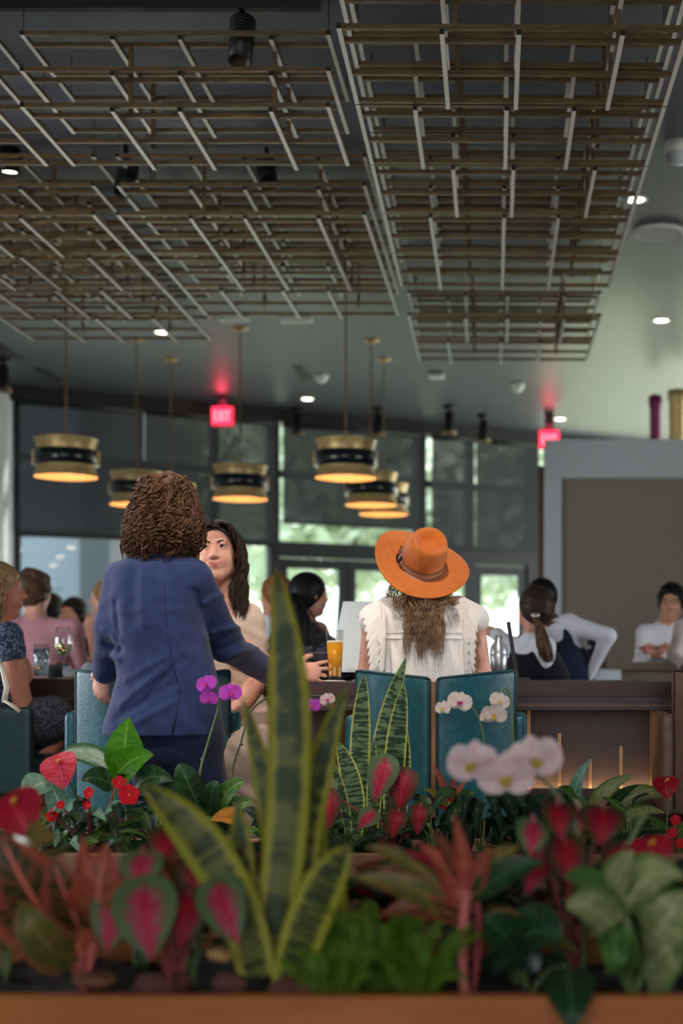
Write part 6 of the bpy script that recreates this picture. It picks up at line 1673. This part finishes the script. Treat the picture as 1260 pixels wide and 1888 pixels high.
def L5(t, u0_, v0_, Y0_, u1, v1, Y1, wpx, m, kind='ovate', bow=(0, 0, 0), **kw):
    """leaf by pixels; bow in pixels right / up and metres towards the camera"""
    Ym = (Y0_+Y1)/2; b = Vector((px(bow[0], Ym), -bow[2], px(bow[1], Ym)))*2
    return leaf(t, P(u0_, v0_, Y0_), P(u1, v1, Y1), px(wpx, Ym), LM[m], kind, b, **kw)
def spathe(t, u, v, Y, wpx, m, tilt=(0, -1, .35), rootu=None, stemm=None, down=(0.1, 1), r=.003):
    """heart-shaped bloom with spadix; (u, v) its heart, pointing along down (px)"""
    hh = wpx*.95; d = Vector((down[0], down[1])).normalized()
    B_ = P(u-d.x*hh*.25, v-d.y*hh*.25, Y); T_ = P(u+d.x*hh*.72, v+d.y*hh*.72, Y-.02)
    leaf(t, B_, T_, px(wpx*1.25, Y), LM[m], 'heart', (0, -.012, .01), tilt, fold=.22, name='spathe', seed=u)
    f = Vector(tilt).normalized(); s0 = B_+f*.004+(T_-B_)*.08; s1 = s0+f*px(wpx*.30, Y)+Vector((px(wpx*.12, Y), 0, px(wpx*.05, Y)))
    MB().tube([s0, s0.lerp(s1, .5), s1], [px(wpx*.055, Y), px(wpx*.06, Y), px(wpx*.035, Y)], 8).build('spadix', M_SPADIX, t)
    ro = root(u if rootu is None else rootu, Y+.06); stem(t, [ro, (ro+B_)/2+Vector((.01, .02, .03)), B_+Vector((0, .008, 0))], r, stemm or M_STEM)
def caladium(t, u0_, v0_, u1, v1, Y, wpx, m, rootu):
    """hanging arrowhead leaf from its stalk joint to its tip"""
    B_ = P(u0_, v0_, Y); leaf(t, B_, P(u1, v1, Y-.03), px(wpx*1.15, Y), LM[m], 'heart', (0, -.02, .012), (0.1, -1, .35), fold=.12, seed=u0_)
    ro = root(rootu, Y+.05); stem(t, [ro, (ro+B_)/2+Vector((0, .02, .04)), B_+Vector((0, .012, .012)), B_], .003, M_STEMR)
def orchid_bloom(t, u, v, Y, dpx, m, lip, face=(0, -1, .15), roll=0.0):
    c = P(u, v, Y); f = Vector(face).normalized(); x = Vector((0, 0, 1)).cross(f)*-1; x.normalize(); z = f.cross(x)*-1; z = x.cross(f); r = px(dpx, Y)/2
    if z.z < 0: z = -z
    def d(a): return x*math.cos(a+roll)+z*math.sin(a+roll)
    fl = None
    for i, (a, l, w) in enumerate(((math.pi/2, .95, .62), (math.radians(215), .92, .56), (math.radians(325), .92, .56))):
        leaf(t, c, c+d(a)*r*l-f*r*.08, r*w*1.3, LM[m], 'petal', f*-.02*r, f, fold=-.1, name='sepal', nl=8, nw=5)
    for a in (math.radians(12), math.radians(168)):
        leaf(t, c+f*.003, c+d(a)*r*1.05+f*r*.10, r*1.25, LM[m], 'round', f*.05*r, f, fold=.08, name='petal', nl=9, nw=7)
    leaf(t, c+f*.004, c+f*r*.35-z*r*.35, r*.5, LM[lip], 'ovate', f*.1*r, f, fold=.5, name='lip', nl=6, nw=5)
    MB().sphere(c+f*r*.12, r*.10, 8).build('column', LM[lip], t)
def impatiens_bloom(t, u, v, Y, dpx, face=(0, -1, .3), m='impatiens'):
    c = P(u, v, Y); f = Vector(face).normalized(); x = f.cross(Vector((0, 0, 1))).normalized(); z = x.cross(f); r = px(dpx, Y)/2
    for k in range(5):
        a = math.radians(90+72*k); dd = x*math.cos(a)+z*math.sin(a)
        leaf(t, c, c+dd*r+f*r*.1, r*1.15, LM[m], 'petal', f*.08*r, f, fold=.05, name='petal', nl=6, nw=5)
    MB().sphere(c+f*r*.06, r*.09, 8).build('flower_eye', M_SPADIX, t)
def frond(t, B, T, bow, n, ll, m):
    """fern frond: rachis with two rows of leaflets, one mesh"""
    B, T = Vector(B), Vector(T); C = (B+T)/2+Vector(bow); mb = MB(); pts = []
    for i in range(n+1):
        s = i/n; p = B*(1-s)**2+C*2*s*(1-s)+T*s*s; pts.append(p)
        tt = ((C-B)*(1-s)+(T-C)*s).normalized(); sd_ = tt.cross(Vector((0, -.5, 1))).normalized(); up = sd_.cross(tt)
        l = ll*math.sin(math.pi*min(1, .12+.86*s))**.8
        for sg in (-1, 1):
            d = (sd_*sg+tt*.45-up*.15).normalized(); w = tt*l*.20
            q = [p, p+d*l*.45+w*.6, p+d*l+up*-.1*l, p+d*l*.45-w*.6]
            mb.add(q, [(0, 1, 2), (0, 2, 3)], 0, False, [(.5, 0), (1, .5), (.5, 1), (0, .5)])
    mb.tube(pts, .0012, 4); return mb.build('frond', LM[m], t, uv=True)
def fern(label, u, Y, n, reach, hgt, ll, m, seed):
    rg = rnd(seed); t = plant('fern', label, 'plant', u, Y); r0 = root(u, Y)
    for i in range(n):
        a = 6.283*i/n+rg.uniform(-.2, .2); rr = reach*rg.uniform(.5, 1.1); h_ = hgt*rg.uniform(.4, 1.1)
        T_ = r0+Vector((math.cos(a)*rr, math.sin(a)*rr*.75, h_)); frond(t, r0+Vector((rg.uniform(-.03, .03), rg.uniform(-.03, .03), 0)), T_, (0, 0, hgt*.55), 26, ll*rg.uniform(.8, 1.2), m)
    return t
def leafy(t, u, Y, n, seed, ms, lpx, wr, vtop, spread, kinds=('ovate', 'lance'), drop=.2, stemm=None):
    """free foliage: n leaves on petioles around a root"""
    rg = rnd(seed); r0 = root(u, Y)
    for i in range(n):
        a = rg.uniform(0, 6.283); rr = px(spread, Y)*rg.uniform(.15, 1.0); zt = P(0, rg.uniform(vtop, vtop+90), Y).z
        zt = max(zt-.5*rr, ZR-.01+.02*rg.random())
        B_ = r0+Vector((math.cos(a)*rr*.5, math.sin(a)*rr*.35, (zt-r0.z)*rg.uniform(.65, .95)))
        l = px(lpx, Y)*rg.uniform(.7, 1.2); d = Vector((math.cos(a), math.sin(a)*.8, rg.uniform(-.35, .65))).normalized(); T_ = B_+d*l
        leaf(t, B_, T_, l*wr*rg.uniform(.8, 1.15), LM[rg.choice(ms)], rg.choice(kinds), (0, 0, l*drop), (math.cos(a)*.5, math.sin(a)*.5-.35, .8), fold=.2, wave=.02, seed=i, nl=10, nw=5)
        stem(t, [r0+Vector((rg.uniform(-.02, .02), rg.uniform(-.02, .02), 0)), (r0+B_)/2+Vector((0, 0, .02)), B_], .0022, stemm or M_STEM)
# ------------------------------------------------------------------ rear planter, left to right
t = plant('anthurium', 'anthurium with one pink-red heart-shaped bloom at the left of the rear planter', 'plant', 150, 4.46)
spathe(t, 112, 1416, 4.40, 58, 'spathe', (-.15, -1, .25), 150, None, (.15, 1))
L5(t, 92, 1440, 4.42, 38, 1473, 4.36, 60, 'greyg', 'ovate', (0, 6, .02), face=(.2, -.7, .8)); L5(t, 120, 1500, 4.40, 92, 1435, 4.38, 44, 'greyg', 'ovate', (-4, 4, 0))
stem(t, [root(150, 4.46), P(120, 1500, 4.44), P(92, 1440, 4.42)], .003, M_STEM)
leafy(t, 120, 4.46, 8, 31, ['dark', 'deep', 'green'], 60, .55, 1480, 60)
t = plant('aglaonema', 'aglaonema with a silvery striped leaf and an upright bright green leaf', 'plant', 222, 4.50)
L5(t, 212, 1418, 4.52, 100, 1402, 4.44, 52, 'silver', 'lance', (0, 22, .02), face=(.1, -.75, .55), fold=.1)
L5(t, 236, 1428, 4.50, 238, 1322, 4.50, 74, 'bright', 'ovate', (-3, 0, .02), face=(.15, -1, .1)); L5(t, 208, 1440, 4.46, 284, 1392, 4.42, 62, 'bright', 'ovate', (0, 14, .02), face=(-.1, -1, .3))
L5(t, 210, 1450, 4.48, 150, 1440, 4.40, 46, 'dark', 'ovate', (0, 12, .02)); L5(t, 250, 1450, 4.46, 320, 1440, 4.40, 50, 'dark', 'ovate', (0, 14, .02))
for q in ((212, 1418, 4.52), (236, 1428, 4.50), (208, 1440, 4.46)): stem(t, [root(222, 4.5), P(q[0], 1500, 4.5), P(*q)], .004, M_STEM)
leafy(t, 235, 4.50, 12, 32, ['deep', 'dark'], 62, .5, 1440, 70)
t = plant('impatiens', 'scarlet impatiens with small leaves spilling over the rear planter at left', 'plant', 165, 4.36)
for u, v, d in ((238, 1466, 42), (220, 1443, 28), (164, 1462, 24), (96, 1504, 26), (160, 1484, 20), (112, 1484, 18)):
    impatiens_bloom(t, u, v, 4.30, d, (rnd(u).uniform(-.4, .4), -1, .3)); stem(t, [root(165, 4.36), P((u+165)/2, (v+1560)/2, 4.33), P(u, v, 4.304)], .002, M_STEMR)
rg = rnd(41)
for i in range(34):
    u, v = rg.uniform(85, 240), rg.uniform(1480, 1565); a = rg.uniform(-.9, .9)
    L5(t, u, v, 4.34+rg.uniform(-.04, .08), u+45*math.sin(a)*rg.choice((-1, 1)), v+28*math.cos(a)*rg.choice((-.5, 1)), 4.27+rg.uniform(-.03, .05), 22, rg.choice(('dark', 'greyg', 'green', 'deep')), 'lance', (0, 8, 0), nl=8, nw=5)
t = plant('orchid', 'purple moth orchid rising in front of the man\'s suit', 'orchid', 385, 4.46)
stem(t, [root(372, 4.46), P(368, 1440, 4.44), P(384, 1370, 4.44), P(402, 1310, 4.42), P(404, 1285, 4.40)], .0036, M_STEM)
stem(t, [root(425, 4.48), P(428, 1430, 4.48), P(444, 1370, 4.48), P(464, 1310, 4.47), P(505, 1283, 4.46), P(560, 1284, 4.44), P(606, 1282, 4.43)], .0034, M_STEMD)
for i, (u, v) in enumerate(((434, 1400), (446, 1372), (458, 1350), (372, 1400), (392, 1345))): MB().sphere(P(u, v, 4.46), (.005, .005, .006), 8).build('node', M_STEMD, t)
for u, v, d, m_, f in ((382, 1262, 40, 'purple', (-.25, -1, .2)), (386, 1288, 34, 'purple', (-.1, -1, -.1)), (425, 1278, 42, 'purple', (.25, -1, .1)), (575, 1302, 34, 'purple', (.3, -1, .1)), (604, 1290, 28, 'blush', (.2, -1, .1))):
    orchid_bloom(t, u, v, 4.38, d, m_, 'lipp', f, rnd(u).uniform(-.3, .3))
for a in ((380, 1520, 330, 1408, 60, 'dark'), (385, 1520, 402, 1440, 40, 'dark'), (390, 1530, 466, 1478, 44, 'green'), (400, 1500, 452, 1440, 40, 'green'), (370, 1520, 300, 1450, 50, 'dark')): L5(t, a[0], a[1], 4.47, a[2], a[3], 4.42, a[4], a[5], 'strap', (0, 14, .03), fold=.25)
for u in (360, 400): L5(t, u, 1540, 4.42, u+10, 1500, 4.34, 36, 'deep', 'ovate')
t = plant('foliage_plant', 'leafy plant with one yellowing leaf beside the tall front snake plant', 'plant', 430, 4.40)
L5(t, 452, 1508, 4.38, 388, 1512, 4.30, 38, 'yellow', 'ovate', (0, 5, .01)); leafy(t, 430, 4.42, 16, 51, ['deep', 'dark', 'dark'], 62, .5, 1462, 80); leafy(t, 330, 4.44, 16, 52, ['deep', 'dark'], 60, .5, 1450, 70)
t = plant('snake_plant', 'banded snake plant standing in front of the teal chair', 'plant', 690, 4.48)
for a in ((664, 1568, 4.46, 672, 1240, 4.46, 38, (-4, 0, 0)), (686, 1565, 4.48, 750, 1212, 4.50, 36, (-16, 0, 0)), (722, 1560, 4.46, 746, 1262, 4.46, 40, (-6, 0, 0)), (655, 1560, 4.44, 622, 1366, 4.44, 38, (14, 0, 0)), (684, 1555, 4.42, 690, 1362, 4.42, 20, (0, 0, 0)), (645, 1560, 4.44, 606, 1392, 4.42, 18, (8, 0, 0)), (735, 1555, 4.50, 744, 1320, 4.52, 24, (6, 0, 0)), (700, 1560, 4.50, 716, 1300, 4.53, 26, (0, 0, 0))):
    L5(t, *a[:6], a[6], 'snake2', 'sword', a[7], thick=.004, fold=.25, nl=20, name='blade')
t = plant('caladium', 'caladium with pink-veined leaves at the foot of the teal chair', 'plant', 725, 4.38)
for a in ((712, 1408, 690, 1480, 4.36, 50, 'caladium'), (748, 1430, 735, 1498, 4.38, 50, 'caladiumred'), (775, 1490, 770, 1540, 4.34, 34, 'caladiumred'), (735, 1500, 722, 1548, 4.33, 36, 'caladiumred'), (600, 1440, 592, 1500, 4.42, 44, 'caladium'), (690, 1500, 660, 1530, 4.33, 34, 'caladium'), (610, 1470, 600, 1540, 4.38, 40, 'caladiumred')): caladium(t, *a, 725)
fern('low dark fern under the banded snake plant', 645, 4.36, 16, .15, .12, .022, 'dark', 61)
fern('low green fern at the right of the pink caladium in the rear planter', 770, 4.42, 12, .13, .10, .02, 'deep', 62)
t = plant('bromeliad', 'small orange-tipped bromeliad in front of the chair spine', 'plant', 828, 4.44)
for a in ((828, 1480, 797, 1408, 14, 'coral'), (830, 1480, 842, 1425, 14, 'orange'), (826, 1490, 780, 1455, 16, 'olive'), (832, 1490, 876, 1462, 16, 'olive'), (828, 1495, 760, 1475, 18, 'caladiumred'), (830, 1490, 862, 1440, 14, 'orange')): L5(t, a[0], a[1], 4.44, a[2], a[3], 4.40, a[4], a[5], 'lance', (0, 8, 0), nl=9, nw=5)
stem(t, [root(828, 4.46), P(829, 1520, 4.45), P(829, 1478, 4.44)], .006, M_STEM)
t = plant('peace_lily', 'dark glossy plant with drooping leaves right of the teal chair spine', 'plant', 890, 4.44)
rg = rnd(71)
for i in range(30):
    u = rg.uniform(820, 985); v = rg.uniform(1455, 1510); sg = 1 if u > 895 else -1
    L5(t, 892+(u-892)*.6, v+10, 4.44, u+sg*rg.uniform(4, 26), v+rg.uniform(40, 85), 4.33+rg.uniform(-.04, .05), rg.uniform(24, 34), rg.choice(('deep', 'deep', 'dark')), 'lance', (sg*4, 22, .03), fold=.3, nl=9, nw=5)
for i in range(8): 
    q = P(892+rg.uniform(-50, 50), 1500, 4.44); stem(t, [root(890, 4.46), (root(890, 4.46)+q)/2, q], .0025, M_STEM)
t = plant('orchid', 'white moth orchid in front of the right half of the teal chair', 'orchid', 910, 4.50)
stem(t, [root(890, 4.5), P(896, 1440, 4.5), P(893, 1370, 4.5), P(880, 1318, 4.48), P(852, 1292, 4.46), P(820, 1296, 4.45)], .003, M_STEM)
stem(t, [root(945, 4.5), P(950, 1440, 4.5), P(946, 1350, 4.5), P(942, 1290, 4.5), P(932, 1268, 4.48), P(914, 1290, 4.46)], .003, M_STEM)
for u, v, d, f in ((818, 1306, 32, (-.5, -1, .1)), (848, 1295, 46, (.1, -1, .25)), (912, 1318, 48, (-.2, -1, -.2)), (921, 1293, 38, (.2, -1, .2)), (896, 1322, 24, (-.6, -1, 0))): orchid_bloom(t, u, v, 4.44, d, 'white', 'lipy' if u != 848 else 'lipp', f, rnd(u).uniform(-.4, .4))
t = plant('aglaonema', 'aglaonema with long mottled leaves before the glowing bar front', 'plant', 1090, 4.46)
for a in ((1062, 1490, 1094, 1398, 30, 'greyg', (-12, 4, 0)), (1080, 1520, 1172, 1430, 44, 'pale', (-6, 18, .02)), (1098, 1510, 1242, 1472, 52, 'pale', (4, 26, .02)), (1090, 1510, 1005, 1478, 40, 'dark', (0, 14, 0)), (1080, 1500, 1028, 1452, 40, 'green', (0, 10, 0)), (1100, 1520, 1180, 1446, 30, 'dark', (0, 10, 0)), (1130, 1530, 1228, 1500, 42, 'pale', (0, 16, 0)), (1060, 1510, 1044, 1466, 34, 'bright', (0, 6, 0))):
    L5(t, a[0], a[1], 4.46, a[2], a[3], 4.40, a[4], a[5], 'lance', a[6], fold=.22, face=(0, -.7, .7)); stem(t, [root(1090, 4.48), P(a[0], 1545, 4.47), P(a[0], a[1], 4.46)], .003, M_STEM)
leafy(t, 1090, 4.48, 18, 72, ['dark', 'deep', 'green'], 70, .45, 1480, 90)
t = plant('anthurium', 'small anthurium with a round red bloom at the right edge of the rear planter', 'plant', 1230, 4.42)
spathe(t, 1228, 1448, 4.38, 38, 'spathered', (0, -1, .4), 1225); leafy(t, 1215, 4.46, 16, 73, ['green', 'pale', 'dark'], 62, .5, 1490, 70)
t = plant('impatiens', 'scarlet impatiens at the far right of the rear planter', 'plant', 1240, 4.32)
for u, v in ((1246, 1512), (1240, 1536), (1255, 1555), (1225, 1550)): impatiens_bloom(t, u, v, 4.28, 22); stem(t, [root(1240, 4.34), P(u, v, 4.285)], .002, M_STEMR)
leafy(t, 1240, 4.34, 8, 74, ['dark', 'green'], 34, .45, 1520, 40)
for i, (u, Y) in enumerate(((70, 4.52), (290, 4.36), (500, 4.40), (560, 4.46), (620, 4.50), (800, 4.36), (960, 4.38), (1000, 4.50), (1050, 4.36), (1160, 4.36))):
    lab = ('at its left end', 'below the purple orchid', 'behind the tall front snake plant', 'left of the banded snake plant', 'among the caladium left of the teal chair', 'below the orange bromeliad', 'below the white orchid', 'right of the drooping dark leaves', 'left below the mottled aglaonema', 'right below the mottled aglaonema')[i]
    t = plant('foliage_plant', 'low dark green plant in the rear planter, '+lab, 'plant', u, Y); t['group'] = 'dark filler plants of the rear planter'
    leafy(t, u, Y, 24, 80+i, ['deep', 'dark', 'dark', 'green'], 56, .45, 1470, 66)
    leafy(t, u, PB0+.06, 10, 180+i, ['deep', 'dark'], 52, .45, 1530, 60)

# ------------------------------------------------------------------ front planter, left to right (out of focus)
t = plant('anthurium', 'blurred red anthurium bloom at the left edge of the front planter', 'plant', 20, 2.80)
spathe(t, 32, 1496, 2.70, 80, 'spathered', (0, -1, .5), 10, None, (.5, 1), .004); L5(t, 20, 1560, 2.72, 110, 1545, 2.64, 70, 'olive', 'ovate', (0, 10, .02))
leafy(t, 10, 2.84, 8, 101, ['dark', 'olive'], 110, .5, 1600, 90)
t = plant('aglaonema', 'red-edged aglaonema with broad orange-red leaves at the bottom left', 'plant', 150, 2.66)
for a in ((120, 1745, 2, 1535, 128, 'red', (-8, 20, .03)), (150, 1720, 96, 1580, 92, 'red', (6, 10, .03)), (175, 1735, 196, 1555, 118, 'orange', (10, 0, .05)), (170, 1700, 152, 1535, 48, 'coral', (0, 0, .0)), (120, 1750, -40, 1640, 120, 'red', (0, 24, .03)), (140, 1775, 18, 1742, 76, 'olive', (0, 26, .04)), (175, 1745, 262, 1600, 84, 'orange', (0, 8, .02)), (130, 1780, 40, 1660, 90, 'olive', (0, 10, .05)), (150, 1760, 60, 1560, 90, 'orange', (-6, 10, .0))):
    L5(t, a[0], a[1], 2.64, a[2], a[3], 2.58, a[4], a[5], 'ovate', a[6], fold=.16, wave=.02, seed=a[0]); stem(t, [root(155, 2.68), P((a[0]+155)/2, 1790, 2.66), P(a[0], a[1], 2.64)], .005, M_STEMP)
t = plant('caladium', 'pink caladium with green-edged leaves left of the tall snake plant', 'plant', 320, 2.62)
for a in ((266, 1645, 280, 1772, 2.54, 104, 'caladium'), (222, 1650, 196, 1758, 2.58, 78, 'caladium'), (264, 1580, 262, 1650, 2.60, 70, 'caladium'), (348, 1655, 332, 1750, 2.60, 80, 'caladiumred'), (400, 1640, 440, 1742, 2.58, 78, 'caladium'), (318, 1545, 292, 1590, 2.66, 70, 'caladiumred'), (378, 1590, 352, 1660, 2.68, 74, 'caladiumred'), (300, 1600, 330, 1670, 2.70, 70, 'red'), (420, 1560, 402, 1620, 2.70, 60, 'caladiumred')): caladium(t, *a, 320)
leafy(t, 350, 2.74, 12, 102, ['red', 'dark', 'olive', 'deep'], 110, .5, 1610, 120)
t = plant('snake_plant', 'tall yellow-edged snake plant in the middle of the front planter', 'plant', 535, 2.70)
for a in ((490, 1800, 2.64, 508, 1042, 2.72, 80, 'snake', (36, 0, 0)), (520, 1800, 2.72, 556, 1300, 2.80, 74, 'snakepale', (-4, 0, 0)), (562, 1800, 2.68, 642, 1262, 2.76, 56, 'snake', (-34, 0, 0)), (508, 1800, 2.78, 446, 1284, 2.86, 44, 'snake', (26, 0, 0)), (580, 1800, 2.80, 560, 1330, 2.86, 60, 'snake', (6, 0, 0)), (476, 1800, 2.62, 258, 1444, 2.60, 84, 'snake', (34, 22, 0)), (466, 1800, 2.66, 437, 1474, 2.72, 48, 'snake', (0, 0, 0)), (535, 1815, 2.58, 648, 1556, 2.56, 84, 'snake', (-10, 12, 0)), (598, 1800, 2.64, 622, 1590, 2.68, 60, 'snake', (0, 0, 0)), (575, 1800, 2.76, 588, 1450, 2.80, 56, 'snake', (-6, 0, 0))):
    L5(t, *a[:6], a[6], a[7], 'blade', a[8], thick=.006, fold=.28, nl=26, name='blade')
fern('soft bright green fern right of the tall snake plant', 690, 2.62, 30, .15, .18, .026, 'lime', 103)
fern('mossy green fern in the middle front of the front planter', 770, 2.58, 26, .13, .14, .022, 'lime', 104)
fern('shaded green fern at the foot of the tall snake plant', 610, 2.54, 20, .10, .11, .02, 'lime', 105)
t = plant('cordyline', 'coral-pink cordyline with a rosy stalk in the front planter', 'plant', 858, 2.62)
stem(t, [root(858, 2.62), P(852, 1740, 2.62), P(862, 1640, 2.62)], .010, M_STEMP, 'stalk'); stem(t, [root(872, 2.64), P(884, 1720, 2.64), P(874, 1620, 2.64)], .006, M_STEMR, 'stalk')
for a in ((858, 1690, 770, 1556, 58, 'coral', (14, 14, 0)), (862, 1660, 838, 1500, 38, 'coral', (4, 0, 0)), (855, 1700, 640, 1618, 60, 'olive', (10, 24, .02)), (862, 1690, 672, 1560, 50, 'olive', (0, 26, 0)), (865, 1650, 905, 1560, 46, 'orange', (0, 0, 0)), (862, 1650, 960, 1560, 60, 'olive', (0, 12, 0)), (860, 1700, 700, 1690, 50, 'red', (0, 26, .02)), (862, 1640, 740, 1570, 40, 'caladiumred', (0, 14, 0)), (866, 1640, 800, 1530, 40, 'red', (0, 0, 0)), (866, 1660, 1010, 1590, 60, 'dark', (0, 20, .02))):
    L5(t, a[0], a[1], 2.63, a[2], a[3], 2.60, a[4], a[5], 'lance', a[6], fold=.25)
t = plant('dieffenbachia', 'dark broad-leaved plant with one leaf hanging over the front planter rim', 'plant', 975, 2.62)
for a in ((960, 1770, 2.62, 890, 1690, 2.56, 90, 'dark', (0, 16, .02)), (950, 1745, 2.62, 1040, 1735, 2.52, 112, 'dark', (0, 30, .03)), (960, 1730, 2.60, 890, 1690, 2.58, 60, 'olive', (0, 10, .0)), (1000, 1770, 2.58, 905, 1800, 2.50, 70, 'deep', (0, 20, .0))): L5(t, a[0], a[1], a[2], a[3], a[4], a[5], a[6], a[7], 'ovate', a[8], fold=.15)
L5(t, 1046, 1782, 2.50, 1056, 1900, 2.385, 92, 'dark', 'ovate', (0, 10, .035), face=(0, -1, .1), fold=.12)
for q in ((960, 1770), (950, 1745), (1046, 1782)): stem(t, [root(975, 2.64), P((q[0]+975)/2, 1790, 2.62), P(q[0], q[1], 2.6 if q[0] < 1000 else 2.5)], .005, M_STEM)
leafy(t, 960, 2.76, 10, 106, ['dark', 'deep', 'olive'], 110, .5, 1650, 100)
t = plant('caladium', 'deep red caladium in the right half of the front planter', 'plant', 1060, 2.78)
for a in ((1030, 1488, 1034, 1550, 2.70, 56, 'caladiumred'), (1112, 1496, 1108, 1560, 2.72, 76, 'caladiumred'), (1042, 1555, 1052, 1640, 2.68, 66, 'caladiumred'), (985, 1520, 978, 1580, 2.72, 56, 'caladium'), (998, 1580, 972, 1650, 2.70, 60, 'caladiumred'), (1150, 1570, 1130, 1640, 2.74, 70, 'caladiumred'), (1068, 1496, 1074, 1530, 2.74, 36, 'caladium')): caladium(t, *a, 1060)
t = plant('anthurium', 'orange-red blurred bloom near the right edge of the front planter', 'plant', 1190, 2.80)
spathe(t, 1200, 1570, 2.74, 62, 'spathered', (0, -1, .5), 1190, None, (.2, 1), .004); spathe(t, 1156, 1580, 2.78, 50, 'spathered', (0, -1, .5), 1180, None, (-.2, 1), .004)
leafy(t, 1190, 2.86, 10, 107, ['dark', 'deep'], 110, .5, 1590, 100)
t = plant('orchid', 'blush-white moth orchid blurred in front of the teal chair', 'orchid', 1080, 2.74)
stem(t, [root(1075, 2.74), P(1078, 1640, 2.74), P(1064, 1540, 2.74), P(1020, 1455, 2.73), P(950, 1405, 2.72), P(880, 1398, 2.72)], .0045, M_STEM)
for u, v, d, f in ((874, 1410, 100, (-.35, -1, .1)), (934, 1434, 104, (-.1, -1, -.05)), (986, 1402, 104, (.25, -1, .15))): orchid_bloom(t, u, v, 2.70, d, 'blush', 'lipy', f, rnd(u).uniform(-.2, .2))
stem(t, [root(1120, 2.76), P(1128, 1640, 2.76), P(1160, 1560, 2.76), P(1190, 1500, 2.76)], .005, M_STEM)
t = plant('aglaonema', 'pale mottled aglaonema with broad leaves at the bottom right', 'plant', 1170, 2.60)
for a in ((1150, 1740, 1042, 1672, 106, 'pale', (0, 34, .03)), (1150, 1680, 1262, 1618, 110, 'pale', (-10, 34, .02)), (1190, 1760, 1268, 1640, 130, 'pale', (-10, 8, .05)), (1190, 1800, 1262, 1745, 150, 'pale', (-6, 30, .05)), (1140, 1800, 1160, 1690, 54, 'green', (0, 0, .03)), (1120, 1690, 1040, 1620, 80, 'green', (0, 22, 0)), (1130, 1650, 1170, 1570, 70, 'pale', (0, 10, 0)), (1130, 1690, 1130, 1800, 60, 'green', (0, 4, .06)), (1200, 1700, 1280, 1690, 90, 'green', (0, 20, 0))):
    L5(t, a[0], a[1], 2.60, a[2], a[3], 2.53, a[4], a[5], 'ovate', a[6], fold=.15, face=(0, -.9, .6)); stem(t, [root(1170, 2.62), P((a[0]+1170)/2, 1795, 2.61), P(a[0], a[1], 2.60)], .005, M_STEM)
for i, (u, Y) in enumerate(((90, 2.86), (260, 2.90), (430, 2.90), (640, 2.88), (740, 2.86), (830, 2.90), (930, 2.88), (1040, 2.90), (1130, 2.92), (1240, 2.84))):
    lab = ('behind the red-edged aglaonema', 'behind the pink caladium', 'left behind the tall snake plant', 'right behind the tall snake plant', 'behind the bright fern', 'behind the coral cordyline', 'right behind the coral cordyline', 'behind the red caladium', 'left behind the pale aglaonema', 'behind the pale aglaonema at the right edge')[i]
    t = plant('foliage_plant', 'shaded leafy plant in the front planter, '+lab, 'plant', u, Y); t['group'] = 'shaded filler plants of the front planter'
    leafy(t, u, Y, 26, 120+i, (['deep', 'dark', 'dark', 'olive'] if i not in (1, 3, 4, 5, 7) else ['red', 'olive', 'dark', 'deep', 'caladiumred']), 112, .40, 1545, 125)
# stones and bark on the soil
M_STONE = mat('brown_stone', srgb(112, 66, 52), .8, var=srgb(84, 50, 40), vscale=20, bump=.3, bscale=40); M_BARKC = mat('bark_chip', srgb(134, 84, 62), .85, var=srgb(96, 60, 46), vscale=18, bump=.3)
def stone(u, v, Y, w, h_, lab, m, seed):
    c = P(u, v, Y); rg = np.random.RandomState(seed); ph = rg.uniform(0, 6, 3)
    sd = SDF().ell((c.x, Y, c.z), (px(w/2, Y), px(w*.4, Y), px(h_/2, Y)), None, .01)
    o = sd.build('stone' if m == M_STONE else 'bark_piece', .006, m, None, disp=lambda X, Yy, Z: .004*np.sin(X*70+ph[0])*np.sin(Yy*80+ph[1])*np.sin(Z*90+ph[2])); tag(o, lab, 'stone' if m == M_STONE else 'bark')
stone(540, 1824, 2.56, 92, 44, 'rounded brown stone at the foot of the tall snake plant', M_STONE, 1); stone(425, 1815, 2.60, 70, 46, 'brown stone left of the tall snake plant, under the caladium', M_STONE, 2); stone(300, 1818, 2.62, 110, 50, 'wide brown stone below the biggest pink caladium leaf', M_STONE, 3)
stone(175, 1806, 2.54, 84, 26, 'reddish bark piece lying under the red-edged aglaonema', M_BARKC, 4); stone(405, 1762, 2.52, 50, 26, 'small tan bark piece right of the pink caladium', mat('bark_tan', srgb(170, 128, 80), .8), 5)
